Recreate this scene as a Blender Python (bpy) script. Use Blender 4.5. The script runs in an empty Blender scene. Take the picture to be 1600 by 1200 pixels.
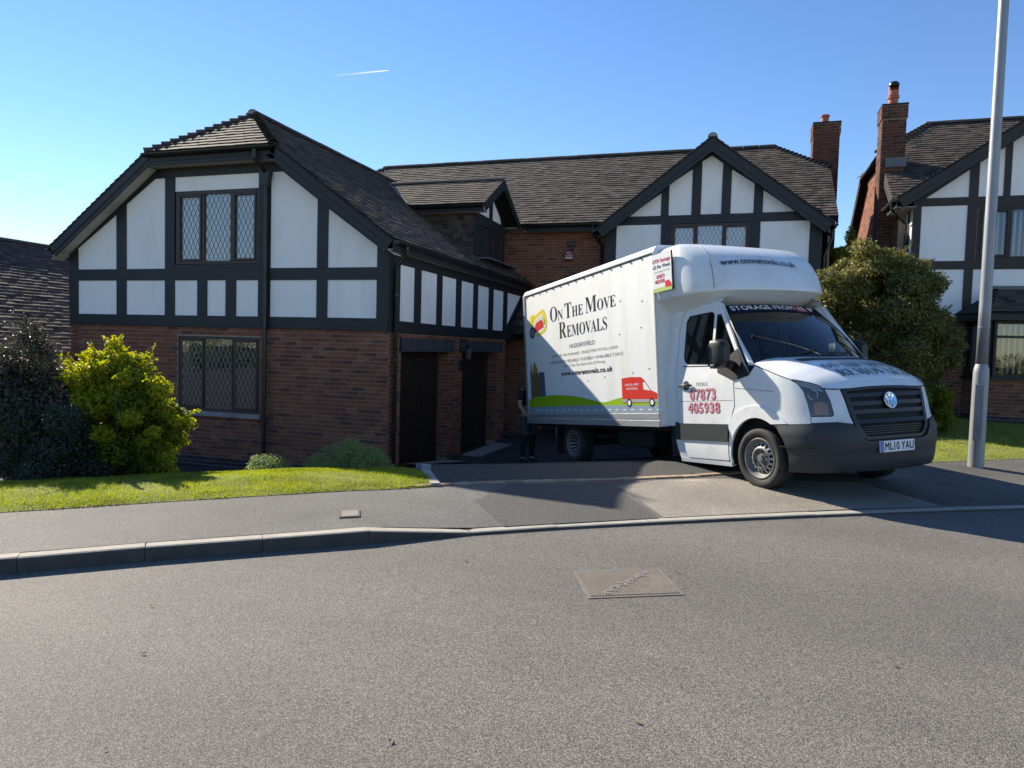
import bpy, bmesh, math, random
import numpy as np
from mathutils import Vector, Matrix
from mathutils.geometry import delaunay_2d_cdt
random.seed(7); rng = np.random.default_rng(7)
sc = bpy.context.scene
COL = sc.collection
R = math.radians

# ------------------------------------------------------------------ camera
def look(yaw, pitch, roll, loc):
    f = Vector((-math.sin(yaw)*math.cos(pitch), math.cos(yaw)*math.cos(pitch), math.sin(pitch)))
    r = Vector((math.cos(yaw), math.sin(yaw), 0)); u = r.cross(f)
    r2 = math.cos(roll)*r + math.sin(roll)*u; u2 = -math.sin(roll)*r + math.cos(roll)*u
    m = Matrix((r2, u2, -f)).transposed().to_4x4(); m.translation = loc
    return m
CAM_LOC = Vector((0, 0, 1.57))
cd = bpy.data.cameras.new('camera'); cam = bpy.data.objects.new('camera', cd); COL.objects.link(cam)
cd.sensor_width = 36.0; cd.lens = 1115/1600*36; cd.clip_start = .05; cd.clip_end = 40000
cam.matrix_world = look(R(17.55), R(-2.93), R(1.575), CAM_LOC)
sc.camera = cam
# ------------------------------------------------------------------ sky and sun
SUN_AZ, SUN_EL = R(-29.2), R(33.2)          # direction the light travels, from +X
SD = Vector((math.cos(SUN_AZ)*math.cos(SUN_EL), math.sin(SUN_AZ)*math.cos(SUN_EL), -math.sin(SUN_EL)))
wd = bpy.data.worlds.new('World'); sc.world = wd; wd.use_nodes = True
nt = wd.node_tree; bg = nt.nodes['Background']; bg.inputs[1].default_value = .107
sk = nt.nodes.new('ShaderNodeTexSky'); sk.sky_type = 'NISHITA'; sk.sun_disc = False
sk.sun_elevation = SUN_EL; sk.sun_rotation = math.atan2(-SD.x, -SD.y)
sk.altitude = 100; sk.air_density = 1.0; sk.dust_density = 0.0; sk.ozone_density = 3.2
hsv = nt.nodes.new('ShaderNodeHueSaturation'); hsv.inputs['Hue'].default_value = .507; hsv.inputs['Saturation'].default_value = 1.14; hsv.inputs['Value'].default_value = .82
nt.links.new(sk.outputs[0], hsv.inputs['Color']); nt.links.new(hsv.outputs[0], bg.inputs[0])
sl = bpy.data.lights.new('sun', 'SUN'); sl.energy = 5.0; sl.angle = R(.53); sl.color = (1, .91, .76)
so = bpy.data.objects.new('sun', sl); COL.objects.link(so); so.rotation_euler = SD.to_track_quat('-Z', 'Y').to_euler(); so.location = (-30, 20, 30)
sc.view_settings.view_transform = 'Standard'; sc.view_settings.look = 'None'; sc.view_settings.gamma = 1
sc.view_settings.use_curve_mapping = False; sc.view_settings.exposure = 1.1
sc.render.resolution_x = 1024; sc.render.resolution_y = 768
sc.render.engine = 'CYCLES'

# ------------------------------------------------------------------ helpers
WM = {}
def link(o, parent=None, world=None):
    """link object; world = its world matrix (identity when geometry is in world coordinates)"""
    COL.objects.link(o)
    world = world or Matrix.Identity(4)
    if parent is not None:
        o.parent = parent; o.matrix_parent_inverse = WM[parent.name].inverted()
    o.matrix_basis = world if parent is None or True else world
    WM[o.name] = world.copy()
    return o
def tag(o, label=None, cat=None, group=None, kind=None):
    if label: o['label'] = label
    if cat: o['category'] = cat
    if group: o['group'] = group
    if kind: o['kind'] = kind
    return o
def empty(name, loc, label=None, cat=None, group=None, mat=None):
    o = bpy.data.objects.new(name, None); o.empty_display_size = .2
    link(o, None, mat or Matrix.Translation(loc)); tag(o, label, cat, group)
    return o
class MB:
    def __init__(s): s.v = []; s.f = []
    def add(s, verts, faces):
        n = len(s.v); s.v += [tuple(p) for p in verts]; s.f += [tuple(i+n for i in f) for f in faces]; return s
    def box(s, a, b):
        x0, y0, z0 = (min(a[i], b[i]) for i in range(3)); x1, y1, z1 = (max(a[i], b[i]) for i in range(3))
        return s.add([(x0,y0,z0),(x1,y0,z0),(x1,y1,z0),(x0,y1,z0),(x0,y0,z1),(x1,y0,z1),(x1,y1,z1),(x0,y1,z1)],
              [(0,3,2,1),(4,5,6,7),(0,1,5,4),(1,2,6,5),(2,3,7,6),(3,0,4,7)])
    def prism(s, poly, vec):
        n = len(poly); vec = Vector(vec); a = [Vector(p) for p in poly]; b = [p+vec for p in a]
        nor = Vector((0,0,0))
        for i in range(n): nor += a[i].cross(a[(i+1) % n])
        fl = nor.dot(vec) > 0
        F = [tuple(reversed(range(n))), tuple(range(n, 2*n))] + [(i, (i+1) % n, n+(i+1) % n, n+i) for i in range(n)]
        if not fl: F = [tuple(reversed(f)) for f in F]
        return s.add(a+b, F)
    def tube(s, pts, rad, n=10, caps=True):
        pts = [Vector(p) for p in pts]; k = len(pts)
        rad = rad if isinstance(rad, (list, tuple)) else [rad]*k
        V = []; up = Vector((0, 0, 1)); prev = None
        for i, p in enumerate(pts):
            d = (pts[min(i+1, k-1)]-pts[max(i-1, 0)]).normalized()
            a = d.orthogonal().normalized() if prev is None else (prev-d*prev.dot(d)).normalized()
            prev = a; b = d.cross(a)
            V += [p+(a*math.cos(2*math.pi*j/n)+b*math.sin(2*math.pi*j/n))*rad[i] for j in range(n)]
        F = [(i*n+j, i*n+(j+1) % n, (i+1)*n+(j+1) % n, (i+1)*n+j) for i in range(k-1) for j in range(n)]
        if caps: F += [tuple(reversed(range(n))), tuple(range((k-1)*n, k*n))]
        return s.add(V, F)
    def lathe(s, prof, axis_o, axis, n=32, caps=True):
        """prof: (radius, height along axis)"""
        axis = Vector(axis).normalized(); a = axis.orthogonal().normalized(); b = axis.cross(a); O = Vector(axis_o); V = []
        for r, h in prof: V += [O+axis*h+(a*math.cos(2*math.pi*j/n)+b*math.sin(2*math.pi*j/n))*r for j in range(n)]
        k = len(prof); F = [(i*n+j, i*n+(j+1) % n, (i+1)*n+(j+1) % n, (i+1)*n+j) for i in range(k-1) for j in range(n)]
        if caps: F += [tuple(reversed(range(n))), tuple(range((k-1)*n, k*n))]
        return s.add(V, F)
    def grid(s, rows):
        m = len(rows[0]); V = [p for r in rows for p in r]
        return s.add(V, [(i*m+j, i*m+j+1, (i+1)*m+j+1, (i+1)*m+j) for i in range(len(rows)-1) for j in range(m-1)])
    def mesh(s, name='m', mat=None, smooth=False, fix=False):
        me = bpy.data.meshes.new(name); me.from_pydata([tuple(p) for p in s.v], [], s.f)
        if fix:
            bm = bmesh.new(); bm.from_mesh(me); bmesh.ops.recalc_face_normals(bm, faces=bm.faces); bm.to_mesh(me); bm.free()
        if mat: me.materials.append(mat)
        if smooth: me.shade_smooth()
        me.update(); return me
    def build(s, name, mat, parent=None, smooth=False, fix=False, world=None, bevel=0, kind=None, auto=None):
        o = bpy.data.objects.new(name, s.mesh(name, mat, smooth, fix)); link(o, parent, world)
        if bevel:
            m = o.modifiers.new('bevel', 'BEVEL'); m.width = bevel; m.segments = 2; m.limit_method = 'ANGLE'; m.angle_limit = R(40)
        if auto: o.data.shade_smooth(); o.data.set_sharp_from_angle(angle=R(auto))
        if kind: o['kind'] = kind
        return o
def inst(name, me, parent, world):
    return link(bpy.data.objects.new(name, me), parent, world)
def inside(p, poly):
    x, y = p; c = False; j = len(poly)-1
    for i in range(len(poly)):
        xi, yi = poly[i]; xj, yj = poly[j]
        if (yi > y) != (yj > y) and x < (xj-xi)*(y-yi)/(yj-yi)+xi: c = not c
        j = i
    return c
def cdt(outline, holes=(), g=.1, gy=None):
    """triangulated 2-D region with an interior grid: (points, triangles)"""
    gy = gy or g; loops = [outline]+list(holes); V = []; E = []
    for L in loops:
        b = len(V); P = []
        for i, a in enumerate(L):
            c = L[(i+1) % len(L)]; n = max(1, int(max(abs(c[0]-a[0])/g, abs(c[1]-a[1])/gy)))
            P += [(a[0]+(c[0]-a[0])*k/n, a[1]+(c[1]-a[1])*k/n) for k in range(n)]
        V += P; E += [(b+i, b+(i+1) % len(P)) for i in range(len(P))]
    xs = [p[0] for p in outline]; ys = [p[1] for p in outline]
    nb = len(V)
    bx = np.array(V)
    for i in range(1, int((max(xs)-min(xs))/g)+1):
        for j in range(1, int((max(ys)-min(ys))/gy)+1):
            p = (min(xs)+i*g*.9973, min(ys)+j*gy*.9971)
            if inside(p, outline) and not any(inside(p, h) for h in holes):
                if np.min(((bx[:, 0]-p[0])/g)**2+((bx[:, 1]-p[1])/gy)**2) > .12: V.append(p)
    r = delaunay_2d_cdt([Vector(v) for v in V], E, [], 0, 1e-7)
    P = [tuple(v) for v in r[0]]; T = []
    for f in r[2]:
        c = (sum(P[i][0] for i in f)/3, sum(P[i][1] for i in f)/3)
        if inside(c, outline) and not any(inside(c, h) for h in holes): T.append(tuple(f))
    return P, T

# ------------------------------------------------------------------ materials
def new_mat(name):
    m = bpy.data.materials.new(name); m.use_nodes = True
    return m, m.node_tree, m.node_tree.nodes, m.node_tree.links, m.node_tree.nodes['Principled BSDF']
def N(nodes, t, **kw):
    n = nodes.new(t)
    for k, v in kw.items():
        if hasattr(n, k) and k not in ('Scale', 'Detail', 'Roughness'): setattr(n, k, v)
        else: n.inputs[k].default_value = v
    return n
def ramp(nodes, stops):
    r = nodes.new('ShaderNodeValToRGB'); e = r.color_ramp.elements
    while len(e) < len(stops): e.new(.5)
    for i, (p, c) in enumerate(stops): e[i].position = p; e[i].color = (*c, 1)
    return r
def pos(nodes, links, scale=(1, 1, 1), obj=False):
    if obj: out = nodes.new('ShaderNodeTexCoord').outputs['Object']
    else: out = nodes.new('ShaderNodeNewGeometry').outputs['Position']
    if scale != (1, 1, 1):
        mp_ = nodes.new('ShaderNodeMapping'); mp_.inputs['Scale'].default_value = scale; links.new(out, mp_.inputs[0]); out = mp_.outputs[0]
    return out
def mat(name, col, rough=.6, var=.12, scale=6, fine=0, bump=0, bscale=60, metallic=0, spec=.5, coat=0, obj=False, stretch=(1, 1, 1), dirt=None, dscale=1.2, island=0):
    m, t, nd, lk, b = new_mat(name)
    p = pos(nd, lk, stretch, obj)
    n1 = N(nd, 'ShaderNodeTexNoise', Scale=scale, Detail=6, Roughness=.6); lk.new(p, n1.inputs['Vector'])
    c0 = tuple(max(0, c*(1-var)) for c in col); c1 = tuple(min(1, c*(1+var)) for c in col)
    r = ramp(nd, [(.25, c0), (.75, c1)]); lk.new(n1.outputs[0], r.inputs[0]); out = r.outputs[0]
    if fine:
        n2 = N(nd, 'ShaderNodeTexNoise', Scale=scale*14, Detail=3); lk.new(p, n2.inputs['Vector'])
        mx = N(nd, 'ShaderNodeMixRGB', blend_type='OVERLAY'); mx.inputs[0].default_value = fine; lk.new(out, mx.inputs[1]); lk.new(n2.outputs[0], mx.inputs[2]); out = mx.outputs[0]
    if dirt:
        n3 = N(nd, 'ShaderNodeTexNoise', Scale=dscale, Detail=8, Roughness=.7); lk.new(p, n3.inputs['Vector'])
        r3 = ramp(nd, [(.5, (0, 0, 0)), (.72, (1, 1, 1))]); lk.new(n3.outputs[0], r3.inputs[0])
        mx = N(nd, 'ShaderNodeMixRGB'); lk.new(r3.outputs[0], mx.inputs[0]); lk.new(out, mx.inputs[1]); mx.inputs[2].default_value = (*dirt, 1); out = mx.outputs[0]
    if island:
        g = nd.new('ShaderNodeNewGeometry'); oi = nd.new('ShaderNodeObjectInfo')
        a = N(nd, 'ShaderNodeMath', operation='ADD'); lk.new(g.outputs['Random Per Island'], a.inputs[0]); lk.new(oi.outputs['Random'], a.inputs[1])
        fr = N(nd, 'ShaderNodeMath', operation='FRACT'); lk.new(a.outputs[0], fr.inputs[0])
        mr = N(nd, 'ShaderNodeMapRange'); lk.new(fr.outputs[0], mr.inputs[0]); mr.inputs[3].default_value = 1-island; mr.inputs[4].default_value = 1+island
        hs = nd.new('ShaderNodeHueSaturation'); lk.new(mr.outputs[0], hs.inputs['Value']); lk.new(out, hs.inputs['Color']); out = hs.outputs[0]
    lk.new(out, b.inputs['Base Color'])
    b.inputs['Roughness'].default_value = rough; b.inputs['Metallic'].default_value = metallic; b.inputs['Specular IOR Level'].default_value = spec
    if coat: b.inputs['Coat Weight'].default_value = coat; b.inputs['Coat Roughness'].default_value = .08
    if bump:
        nb = N(nd, 'ShaderNodeTexNoise', Scale=bscale, Detail=4); lk.new(p, nb.inputs['Vector'])
        bp = nd.new('ShaderNodeBump'); bp.inputs['Strength'].default_value = bump; bp.inputs['Distance'].default_value = .01
        lk.new(nb.outputs[0], bp.inputs['Height']); lk.new(bp.outputs[0], b.inputs['Normal'])
    return m
def piece_mat(name, cols, rough=.85, bump=.5, bscale=90, stain=None, nvar=.3):
    """bricks or tiles: colour drawn per piece, then broken up by noise"""
    m, t, nd, lk, b = new_mat(name)
    g = nd.new('ShaderNodeNewGeometry'); oi = nd.new('ShaderNodeObjectInfo')
    a = N(nd, 'ShaderNodeMath', operation='ADD'); lk.new(g.outputs['Random Per Island'], a.inputs[0]); lk.new(oi.outputs['Random'], a.inputs[1])
    fr = N(nd, 'ShaderNodeMath', operation='FRACT'); lk.new(a.outputs[0], fr.inputs[0])
    r = ramp(nd, [(i/len(cols), c) for i, c in enumerate(cols)]); r.color_ramp.interpolation = 'CONSTANT'; lk.new(fr.outputs[0], r.inputs[0])
    n1 = N(nd, 'ShaderNodeTexNoise', Scale=14, Detail=7, Roughness=.65); lk.new(g.outputs['Position'], n1.inputs['Vector'])
    mr = N(nd, 'ShaderNodeMapRange'); lk.new(n1.outputs[0], mr.inputs[0]); mr.inputs[1].default_value = .25; mr.inputs[2].default_value = .75; mr.inputs[3].default_value = 1-nvar; mr.inputs[4].default_value = 1+nvar
    mx = N(nd, 'ShaderNodeMixRGB', blend_type='MULTIPLY'); mx.inputs[0].default_value = 1; lk.new(r.outputs[0], mx.inputs[1]); lk.new(mr.outputs[0], mx.inputs[2]); out = mx.outputs[0]
    if stain:
        n3 = N(nd, 'ShaderNodeTexNoise', Scale=9, Detail=10, Roughness=.75); lk.new(g.outputs['Position'], n3.inputs['Vector'])
        r3 = ramp(nd, [(.58, (0, 0, 0)), (.68, (1, 1, 1))]); lk.new(n3.outputs[0], r3.inputs[0])
        m3 = N(nd, 'ShaderNodeMixRGB'); lk.new(r3.outputs[0], m3.inputs[0]); lk.new(out, m3.inputs[1]); m3.inputs[2].default_value = (*stain, 1); out = m3.outputs[0]
    lk.new(out, b.inputs['Base Color']); b.inputs['Roughness'].default_value = rough; b.inputs['Specular IOR Level'].default_value = .3
    nb = N(nd, 'ShaderNodeTexNoise', Scale=bscale, Detail=4); lk.new(g.outputs['Position'], nb.inputs['Vector'])
    bp = nd.new('ShaderNodeBump'); bp.inputs['Strength'].default_value = bump; bp.inputs['Distance'].default_value = .006
    lk.new(nb.outputs[0], bp.inputs['Height']); lk.new(bp.outputs[0], b.inputs['Normal'])
    return m
def asphalt(name, base, tint, contrast=1.0, patch=.25, cell=150, streak=0, cracks=False):
    m, t, nd, lk, b = new_mat(name)
    p = pos(nd, lk)
    v = N(nd, 'ShaderNodeTexVoronoi', Scale=cell); lk.new(p, v.inputs['Vector'])
    sx = nd.new('ShaderNodeSeparateColor'); lk.new(v.outputs['Color'], sx.inputs[0])
    v2 = N(nd, 'ShaderNodeTexNoise', Scale=cell*1.6, Detail=2); lk.new(p, v2.inputs['Vector'])
    ad = N(nd, 'ShaderNodeMath', operation='MULTIPLY'); lk.new(sx.outputs[0], ad.inputs[0]); lk.new(v2.outputs[0], ad.inputs[1])
    lo = tuple(c*(1-.62*contrast) for c in base); hi = tuple(min(1, c*(1+1.1*contrast)) for c in tint)
    r = ramp(nd, [(.04, lo), (.28, base), (.62, hi)]); lk.new(ad.outputs[0], r.inputs[0])
    n1 = N(nd, 'ShaderNodeTexNoise', Scale=.55, Detail=8, Roughness=.62); lk.new(p, n1.inputs['Vector'])
    mr = N(nd, 'ShaderNodeMapRange'); lk.new(n1.outputs[0], mr.inputs[0]); mr.inputs[1].default_value = .3; mr.inputs[2].default_value = .7; mr.inputs[3].default_value = 1-patch; mr.inputs[4].default_value = 1+patch
    mx = N(nd, 'ShaderNodeMixRGB', blend_type='MULTIPLY'); mx.inputs[0].default_value = 1; lk.new(r.outputs[0], mx.inputs[1]); lk.new(mr.outputs[0], mx.inputs[2])
    out = mx.outputs[0]
    if streak:                                   # wheel-polished bands along the road
        mp_ = nd.new('ShaderNodeMapping'); mp_.inputs['Rotation'].default_value = (0, 0, R(-34)); mp_.inputs['Scale'].default_value = (.06, .9, 1); lk.new(p, mp_.inputs[0])
        n5 = N(nd, 'ShaderNodeTexNoise', Scale=1.0, Detail=5, Roughness=.55); lk.new(mp_.outputs[0], n5.inputs['Vector'])
        m5 = N(nd, 'ShaderNodeMapRange'); lk.new(n5.outputs[0], m5.inputs[0]); m5.inputs[1].default_value = .3; m5.inputs[2].default_value = .7; m5.inputs[3].default_value = 1-streak; m5.inputs[4].default_value = 1+streak
        x5 = N(nd, 'ShaderNodeMixRGB', blend_type='MULTIPLY'); x5.inputs[0].default_value = 1; lk.new(out, x5.inputs[1]); lk.new(m5.outputs[0], x5.inputs[2]); out = x5.outputs[0]
        n6 = N(nd, 'ShaderNodeTexNoise', Scale=2.3, Detail=9, Roughness=.7); lk.new(p, n6.inputs['Vector'])
        r6 = ramp(nd, [(.60, (1, 1, 1)), (.74, (.72, .71, .70))]); lk.new(n6.outputs[0], r6.inputs[0])
        x6 = N(nd, 'ShaderNodeMixRGB', blend_type='MULTIPLY'); x6.inputs[0].default_value = 1; lk.new(out, x6.inputs[1]); lk.new(r6.outputs[0], x6.inputs[2]); out = x6.outputs[0]
    if cracks:
        n7 = N(nd, 'ShaderNodeTexNoise', Scale=1.4, Detail=6); lk.new(p, n7.inputs['Vector'])
        a7 = N(nd, 'ShaderNodeMixRGB', blend_type='ADD'); a7.inputs[0].default_value = .55; lk.new(p, a7.inputs[1]); lk.new(n7.outputs['Color'], a7.inputs[2])
        v7 = N(nd, 'ShaderNodeTexVoronoi', feature='DISTANCE_TO_EDGE', Scale=.33); lk.new(a7.outputs[0], v7.inputs['Vector'])
        r7 = ramp(nd, [(0, (.45, .44, .42)), (.0012, (.6, .6, .6)), (.0022, (1, 1, 1))]); lk.new(v7.outputs['Distance'], r7.inputs[0])
        x7 = N(nd, 'ShaderNodeMixRGB', blend_type='MULTIPLY'); x7.inputs[0].default_value = .28; lk.new(out, x7.inputs[1]); lk.new(r7.outputs[0], x7.inputs[2]); out = x7.outputs[0]
    lk.new(out, b.inputs['Base Color']); b.inputs['Roughness'].default_value = .82; b.inputs['Specular IOR Level'].default_value = .35
    bp = nd.new('ShaderNodeBump'); bp.inputs['Strength'].default_value = .8; bp.inputs['Distance'].default_value = .005
    lk.new(ad.outputs[0], bp.inputs['Height']); lk.new(bp.outputs[0], b.inputs['Normal'])
    return m
def leaf_mat(name, cols, trans=.35, rough=.45, spec=.5, patch=0):
    m, t, nd, lk, b = new_mat(name)
    g = nd.new('ShaderNodeNewGeometry')
    r = ramp(nd, [(i/max(1, len(cols)-1), c) for i, c in enumerate(cols)]); lk.new(g.outputs['Random Per Island'], r.inputs[0])
    rout = r.outputs[0]
    if patch:
        n1 = N(nd, 'ShaderNodeTexNoise', Scale=2.6, Detail=6, Roughness=.65); lk.new(g.outputs['Position'], n1.inputs['Vector'])
        mr = N(nd, 'ShaderNodeMapRange'); lk.new(n1.outputs[0], mr.inputs[0]); mr.inputs[1].default_value = .35; mr.inputs[2].default_value = .65; mr.inputs[3].default_value = 1-patch; mr.inputs[4].default_value = 1+patch*.4
        mxp = N(nd, 'ShaderNodeMixRGB', blend_type='MULTIPLY'); mxp.inputs[0].default_value = 1; lk.new(rout, mxp.inputs[1]); lk.new(mr.outputs[0], mxp.inputs[2]); rout = mxp.outputs[0]
    lk.new(rout, b.inputs['Base Color']); b.inputs['Roughness'].default_value = rough; b.inputs['Specular IOR Level'].default_value = spec
    tr = nd.new('ShaderNodeBsdfTranslucent'); hs = nd.new('ShaderNodeHueSaturation'); hs.inputs['Saturation'].default_value = 1.15; hs.inputs['Value'].default_value = 1.7
    lk.new(rout, hs.inputs['Color']); lk.new(hs.outputs[0], tr.inputs[0])
    mx = nd.new('ShaderNodeMixShader'); mx.inputs[0].default_value = trans; lk.new(b.outputs[0], mx.inputs[1]); lk.new(tr.outputs[0], mx.inputs[2])
    lk.new(mx.outputs[0], nd['Material Output'].inputs[0])
    return m
def glass_mat(name, tint=(.9, .95, 1), ior=1.5, boost=1.0):
    m, t, nd, lk, b = new_mat(name)
    nd.remove(b)
    tr = nd.new('ShaderNodeBsdfTransparent'); tr.inputs[0].default_value = (*tint, 1)
    gl = nd.new('ShaderNodeBsdfGlossy'); gl.inputs['Roughness'].default_value = .015
    fr = nd.new('ShaderNodeFresnel'); fr.inputs[0].default_value = ior
    n = N(nd, 'ShaderNodeTexNoise', Scale=2.2, Detail=1); lk.new(pos(nd, lk), n.inputs['Vector'])
    bp = nd.new('ShaderNodeBump'); bp.inputs['Strength'].default_value = .06; bp.inputs['Distance'].default_value = .02
    lk.new(n.outputs[0], bp.inputs['Height']); lk.new(bp.outputs[0], gl.inputs['Normal'])
    mu = N(nd, 'ShaderNodeMath', operation='MULTIPLY'); lk.new(fr.outputs[0], mu.inputs[0]); mu.inputs[1].default_value = boost; mu.use_clamp = True
    mx = nd.new('ShaderNodeMixShader'); lk.new(mu.outputs[0], mx.inputs[0]); lk.new(tr.outputs[0], mx.inputs[1]); lk.new(gl.outputs[0], mx.inputs[2])
    lk.new(mx.outputs[0], nd['Material Output'].inputs[0])
    return m
M = {}
M['timber'] = mat('painted_timber', (.012, .0142, .0172), .55, .2, 3, bump=.12, bscale=30, stretch=(1, 1, 1))
M['timber_brown'] = mat('brown_timber', (.022, .017, .015), .55, .2, 3, bump=.12, bscale=30)
M['render'] = mat('white_render', (.91, .88, .84), .8, .03, 2.2, fine=.05, bump=.08, bscale=45, dirt=(.80, .77, .73), dscale=3.0, stretch=(1, 1, .22))
M['brick'] = piece_mat('red_brick', [(.225, .082, .046), (.245, .095, .054), (.205, .074, .043), (.17, .064, .043), (.23, .090, .049), (.115, .052, .042), (.26, .108, .060), (.205, .080, .046)], .9, .6)
M['brick_stack'] = piece_mat('shade_darkened_brick', [(.105, .044, .030), (.13, .054, .035), (.085, .038, .029), (.055, .030, .026), (.115, .052, .033)], .9, .6)  # chimney brick darkened: shade on the stacks put into the colour
M['brick_dark'] = piece_mat('blue_brick', [(.030, .031, .036), (.040, .040, .045), (.024, .025, .03)], .7, .4)
M['mortar'] = mat('mortar', (.31, .25, .19), .95, .15, 9, bump=.3, bscale=120)
M['tile'] = piece_mat('roof_tile', [(.086, .066, .052), (.064, .050, .041), (.100, .078, .062), (.074, .060, .050), (.122, .094, .074), (.048, .039, .034), (.090, .072, .056), (.070, .056, .045), (.036, .030, .027), (.080, .063, .050)], .85, .7, 70, stain=(.14, .125, .095))
M['ridge'] = piece_mat('ridge_tile', [(.075, .066, .060), (.06, .055, .052), (.085, .074, .066)], .85, .6, 60, stain=(.13, .125, .10))
M['felt'] = mat('roof_underlay', (.02, .018, .017), .9)
M['pointing'] = mat('verge_mortar', (.26, .25, .23), .95, .25, 12, bump=.5, bscale=80)
M['lead'] = mat('lead_flashing', (.13, .14, .15), .55, .2, 5, metallic=.3)
M['soffit'] = mat('soffit_board', (.45, .43, .37), .7, .1, 4)
M['gutter'] = mat('black_plastic_gutter', (.010, .0105, .0115), .35, .15, 5)
M['frame'] = mat('dark_stained_frame', (.040, .024, .018), .45, .25, 4, stretch=(3, 3, 1))
M['glass'] = glass_mat('window_glass', (.92, .96, .99), 1.55, 3.0)
M['leading'] = mat('lead_came', (.05, .055, .065), .5, .1, 8, metallic=.4)
M['leading_light'] = mat('weathered_lead_came', (.33, .34, .33), .6, .1, 8)
M['curtain'] = mat('net_curtain', (.86, .88, .90), .9, .05, 12, stretch=(8, 8, .5))
M['interior'] = mat('dim_room', (.03, .03, .03), .9)
M['blind'] = mat('vertical_blind', (.60, .58, .53), .85, .05, 4)
M['door'] = mat('brown_door', (.024, .014, .010), .5, .3, 3, stretch=(6, 6, .6))
M['terracotta'] = mat('terracotta', (.36, .12, .07), .8, .2, 7)
M['kerb'] = mat('shade_dark_kerb_concrete', (.075, .067, .056), .92, .25, 6, fine=.4, bump=.5, bscale=120, dirt=(.04, .037, .032), dscale=3.5)  # kerb faces: grime, plus their shade put into the colour
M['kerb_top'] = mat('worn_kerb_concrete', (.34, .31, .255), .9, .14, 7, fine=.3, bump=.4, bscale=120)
M['concrete'] = mat('concrete', (.30, .285, .26), .9, .16, 7, fine=.35, bump=.4, bscale=120, dirt=(.17, .16, .145), dscale=2.5)
M['paver'] = piece_mat('buff_sett', [(.30, .21, .14), (.34, .25, .17), (.26, .18, .125), (.33, .27, .20)], .9, .5)
M['road'] = asphalt('road_asphalt', (.128, .117, .103), (.215, .197, .172), 1.05, .12, 250, streak=.13, cracks=True)
M['path'] = asphalt('footway_asphalt', (.104, .098, .089), (.185, .174, .156), 1.0, .42, 260)
M['path_light'] = asphalt('worn_footway_asphalt', (.235, .212, .172), (.34, .305, .25), .85, .25, 250)
M['path_dark'] = asphalt('new_footway_asphalt', (.070, .067, .062), (.12, .115, .105), 1.0, .15, 240)
M['drive'] = asphalt('drive_asphalt', (.045, .043, .040), (.085, .08, .075), .8, .15, 180)
M['soil'] = mat('soil', (.035, .027, .02), .95, .4, 12, bump=.8, bscale=30)
M['turf'] = mat('turf_base', (.15, .17, .028), .95, .35, 5, fine=.4, bump=.6, bscale=90)
M['grass'] = leaf_mat('grass_blade', [(.19, .24, .016), (.24, .29, .02), (.30, .33, .035), (.21, .26, .018), (.17, .20, .02), (.38, .35, .13)], .45, .55, .3, patch=.42)
M['iron'] = mat('rusty_iron', (.155, .137, .118), .7, .3, 30, bump=.3, bscale=150, metallic=.3, dirt=(.20, .175, .15), dscale=5)
M['galv'] = mat('galvanised_steel', (.27, .28, .29), .5, .14, 9, fine=.2, metallic=.45, stretch=(1, 1, .4))
M['bark'] = mat('bark', (.06, .045, .035), .9, .3, 14, bump=.8, bscale=40)
M['alarm'] = mat('red_alarm_box', (.24, .02, .03), .4, .06, 4)
M['white_print'] = mat('white_print', (.75, .75, .75), .6, .03, 4)
# ------------------------------------------------------------------ ground
KERB = [(-60, -44.2), (-12, -3.03), (-4.527, 3.367), (-3.907, 3.935), (-3.31, 4.435), (-2.70, 4.941), (-2.059, 5.490), (-1.442, 5.963), (-.785, 6.423), (.155, 7.057), (1.258, 7.76), (2.957, 8.80), (6.5, 10.85), (14, 15.0), (60, 40)]
def lerp(x, tab):
    return float(np.interp(x, [a for a, b in tab], [b for a, b in tab]))
def kerb_near(x, y):
    best = None
    for a, b in zip(KERB, KERB[1:]):
        dx, dy = b[0]-a[0], b[1]-a[1]; L = math.hypot(dx, dy)
        t = max(0, min(1, ((x-a[0])*dx+(y-a[1])*dy)/L/L)); px, py = a[0]+dx*t, a[1]+dy*t
        d = math.hypot(x-px, y-py)
        if best is None or d < best[0]:
            best = (d, px, py, (x-px)*(-dy)+(y-py)*dx)
    return (best[0] if best[3] >= 0 else -best[0]), best[1], best[2]
EW = [(-60, 1.3), (-4.5, 1.33), (-2.1, 1.5), (-1.4, 1.65), (.5, 1.75), (2.5, 2.2), (6, 2.5)]
ZK = [(-2.70, .105), (-2.06, .028)]
ZB = [(-2.7, .135), (-.6, .065), (1.2, .085), (3.2, .12), (6, .15)]
def ground_z(x, y):
    s, kx, ky = kerb_near(x, y)
    e = lerp(kx, EW); zk = lerp(kx, ZK); zb = lerp(kx, ZB)
    if s <= 0: return 0.0
    if s <= e: return zk+(zb-zk)*s/e
    d = s-e
    f = max(0, min(1, (2.3-x)/2.4)); f = f*f*(3-2*f)
    z = zb+.02*min(d, .6)/.6
    h = max(0, d-.75); soft = h*h/(h+.5) if h < 30 else h-.5
    z = z-.172*f*soft + (1-f)*min(.14, .02*d)
    return max(z, -.80)
def offset_kerb(off, x0, x1, step=.3):
    """points at distance off behind the kerb line, between kerb abscissae"""
    out = []; xs = np.arange(x0, x1+1e-6, step)
    for x in xs:
        y = lerp(x, KERB); e = .05
        tx, ty = 2*e, lerp(x+e*4, KERB)-lerp(x-e*4, KERB); tx = 8*e; L = math.hypot(tx, ty)
        o = off(x) if callable(off) else off
        out.append((x-ty/L*o, y+tx/L*o))
    return out
def turf_dz(x, y):
    s, kx, ky = kerb_near(x, y); return .004+.02*max(0, min(1, (s-lerp(kx, EW)+.03)/.16))
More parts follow.
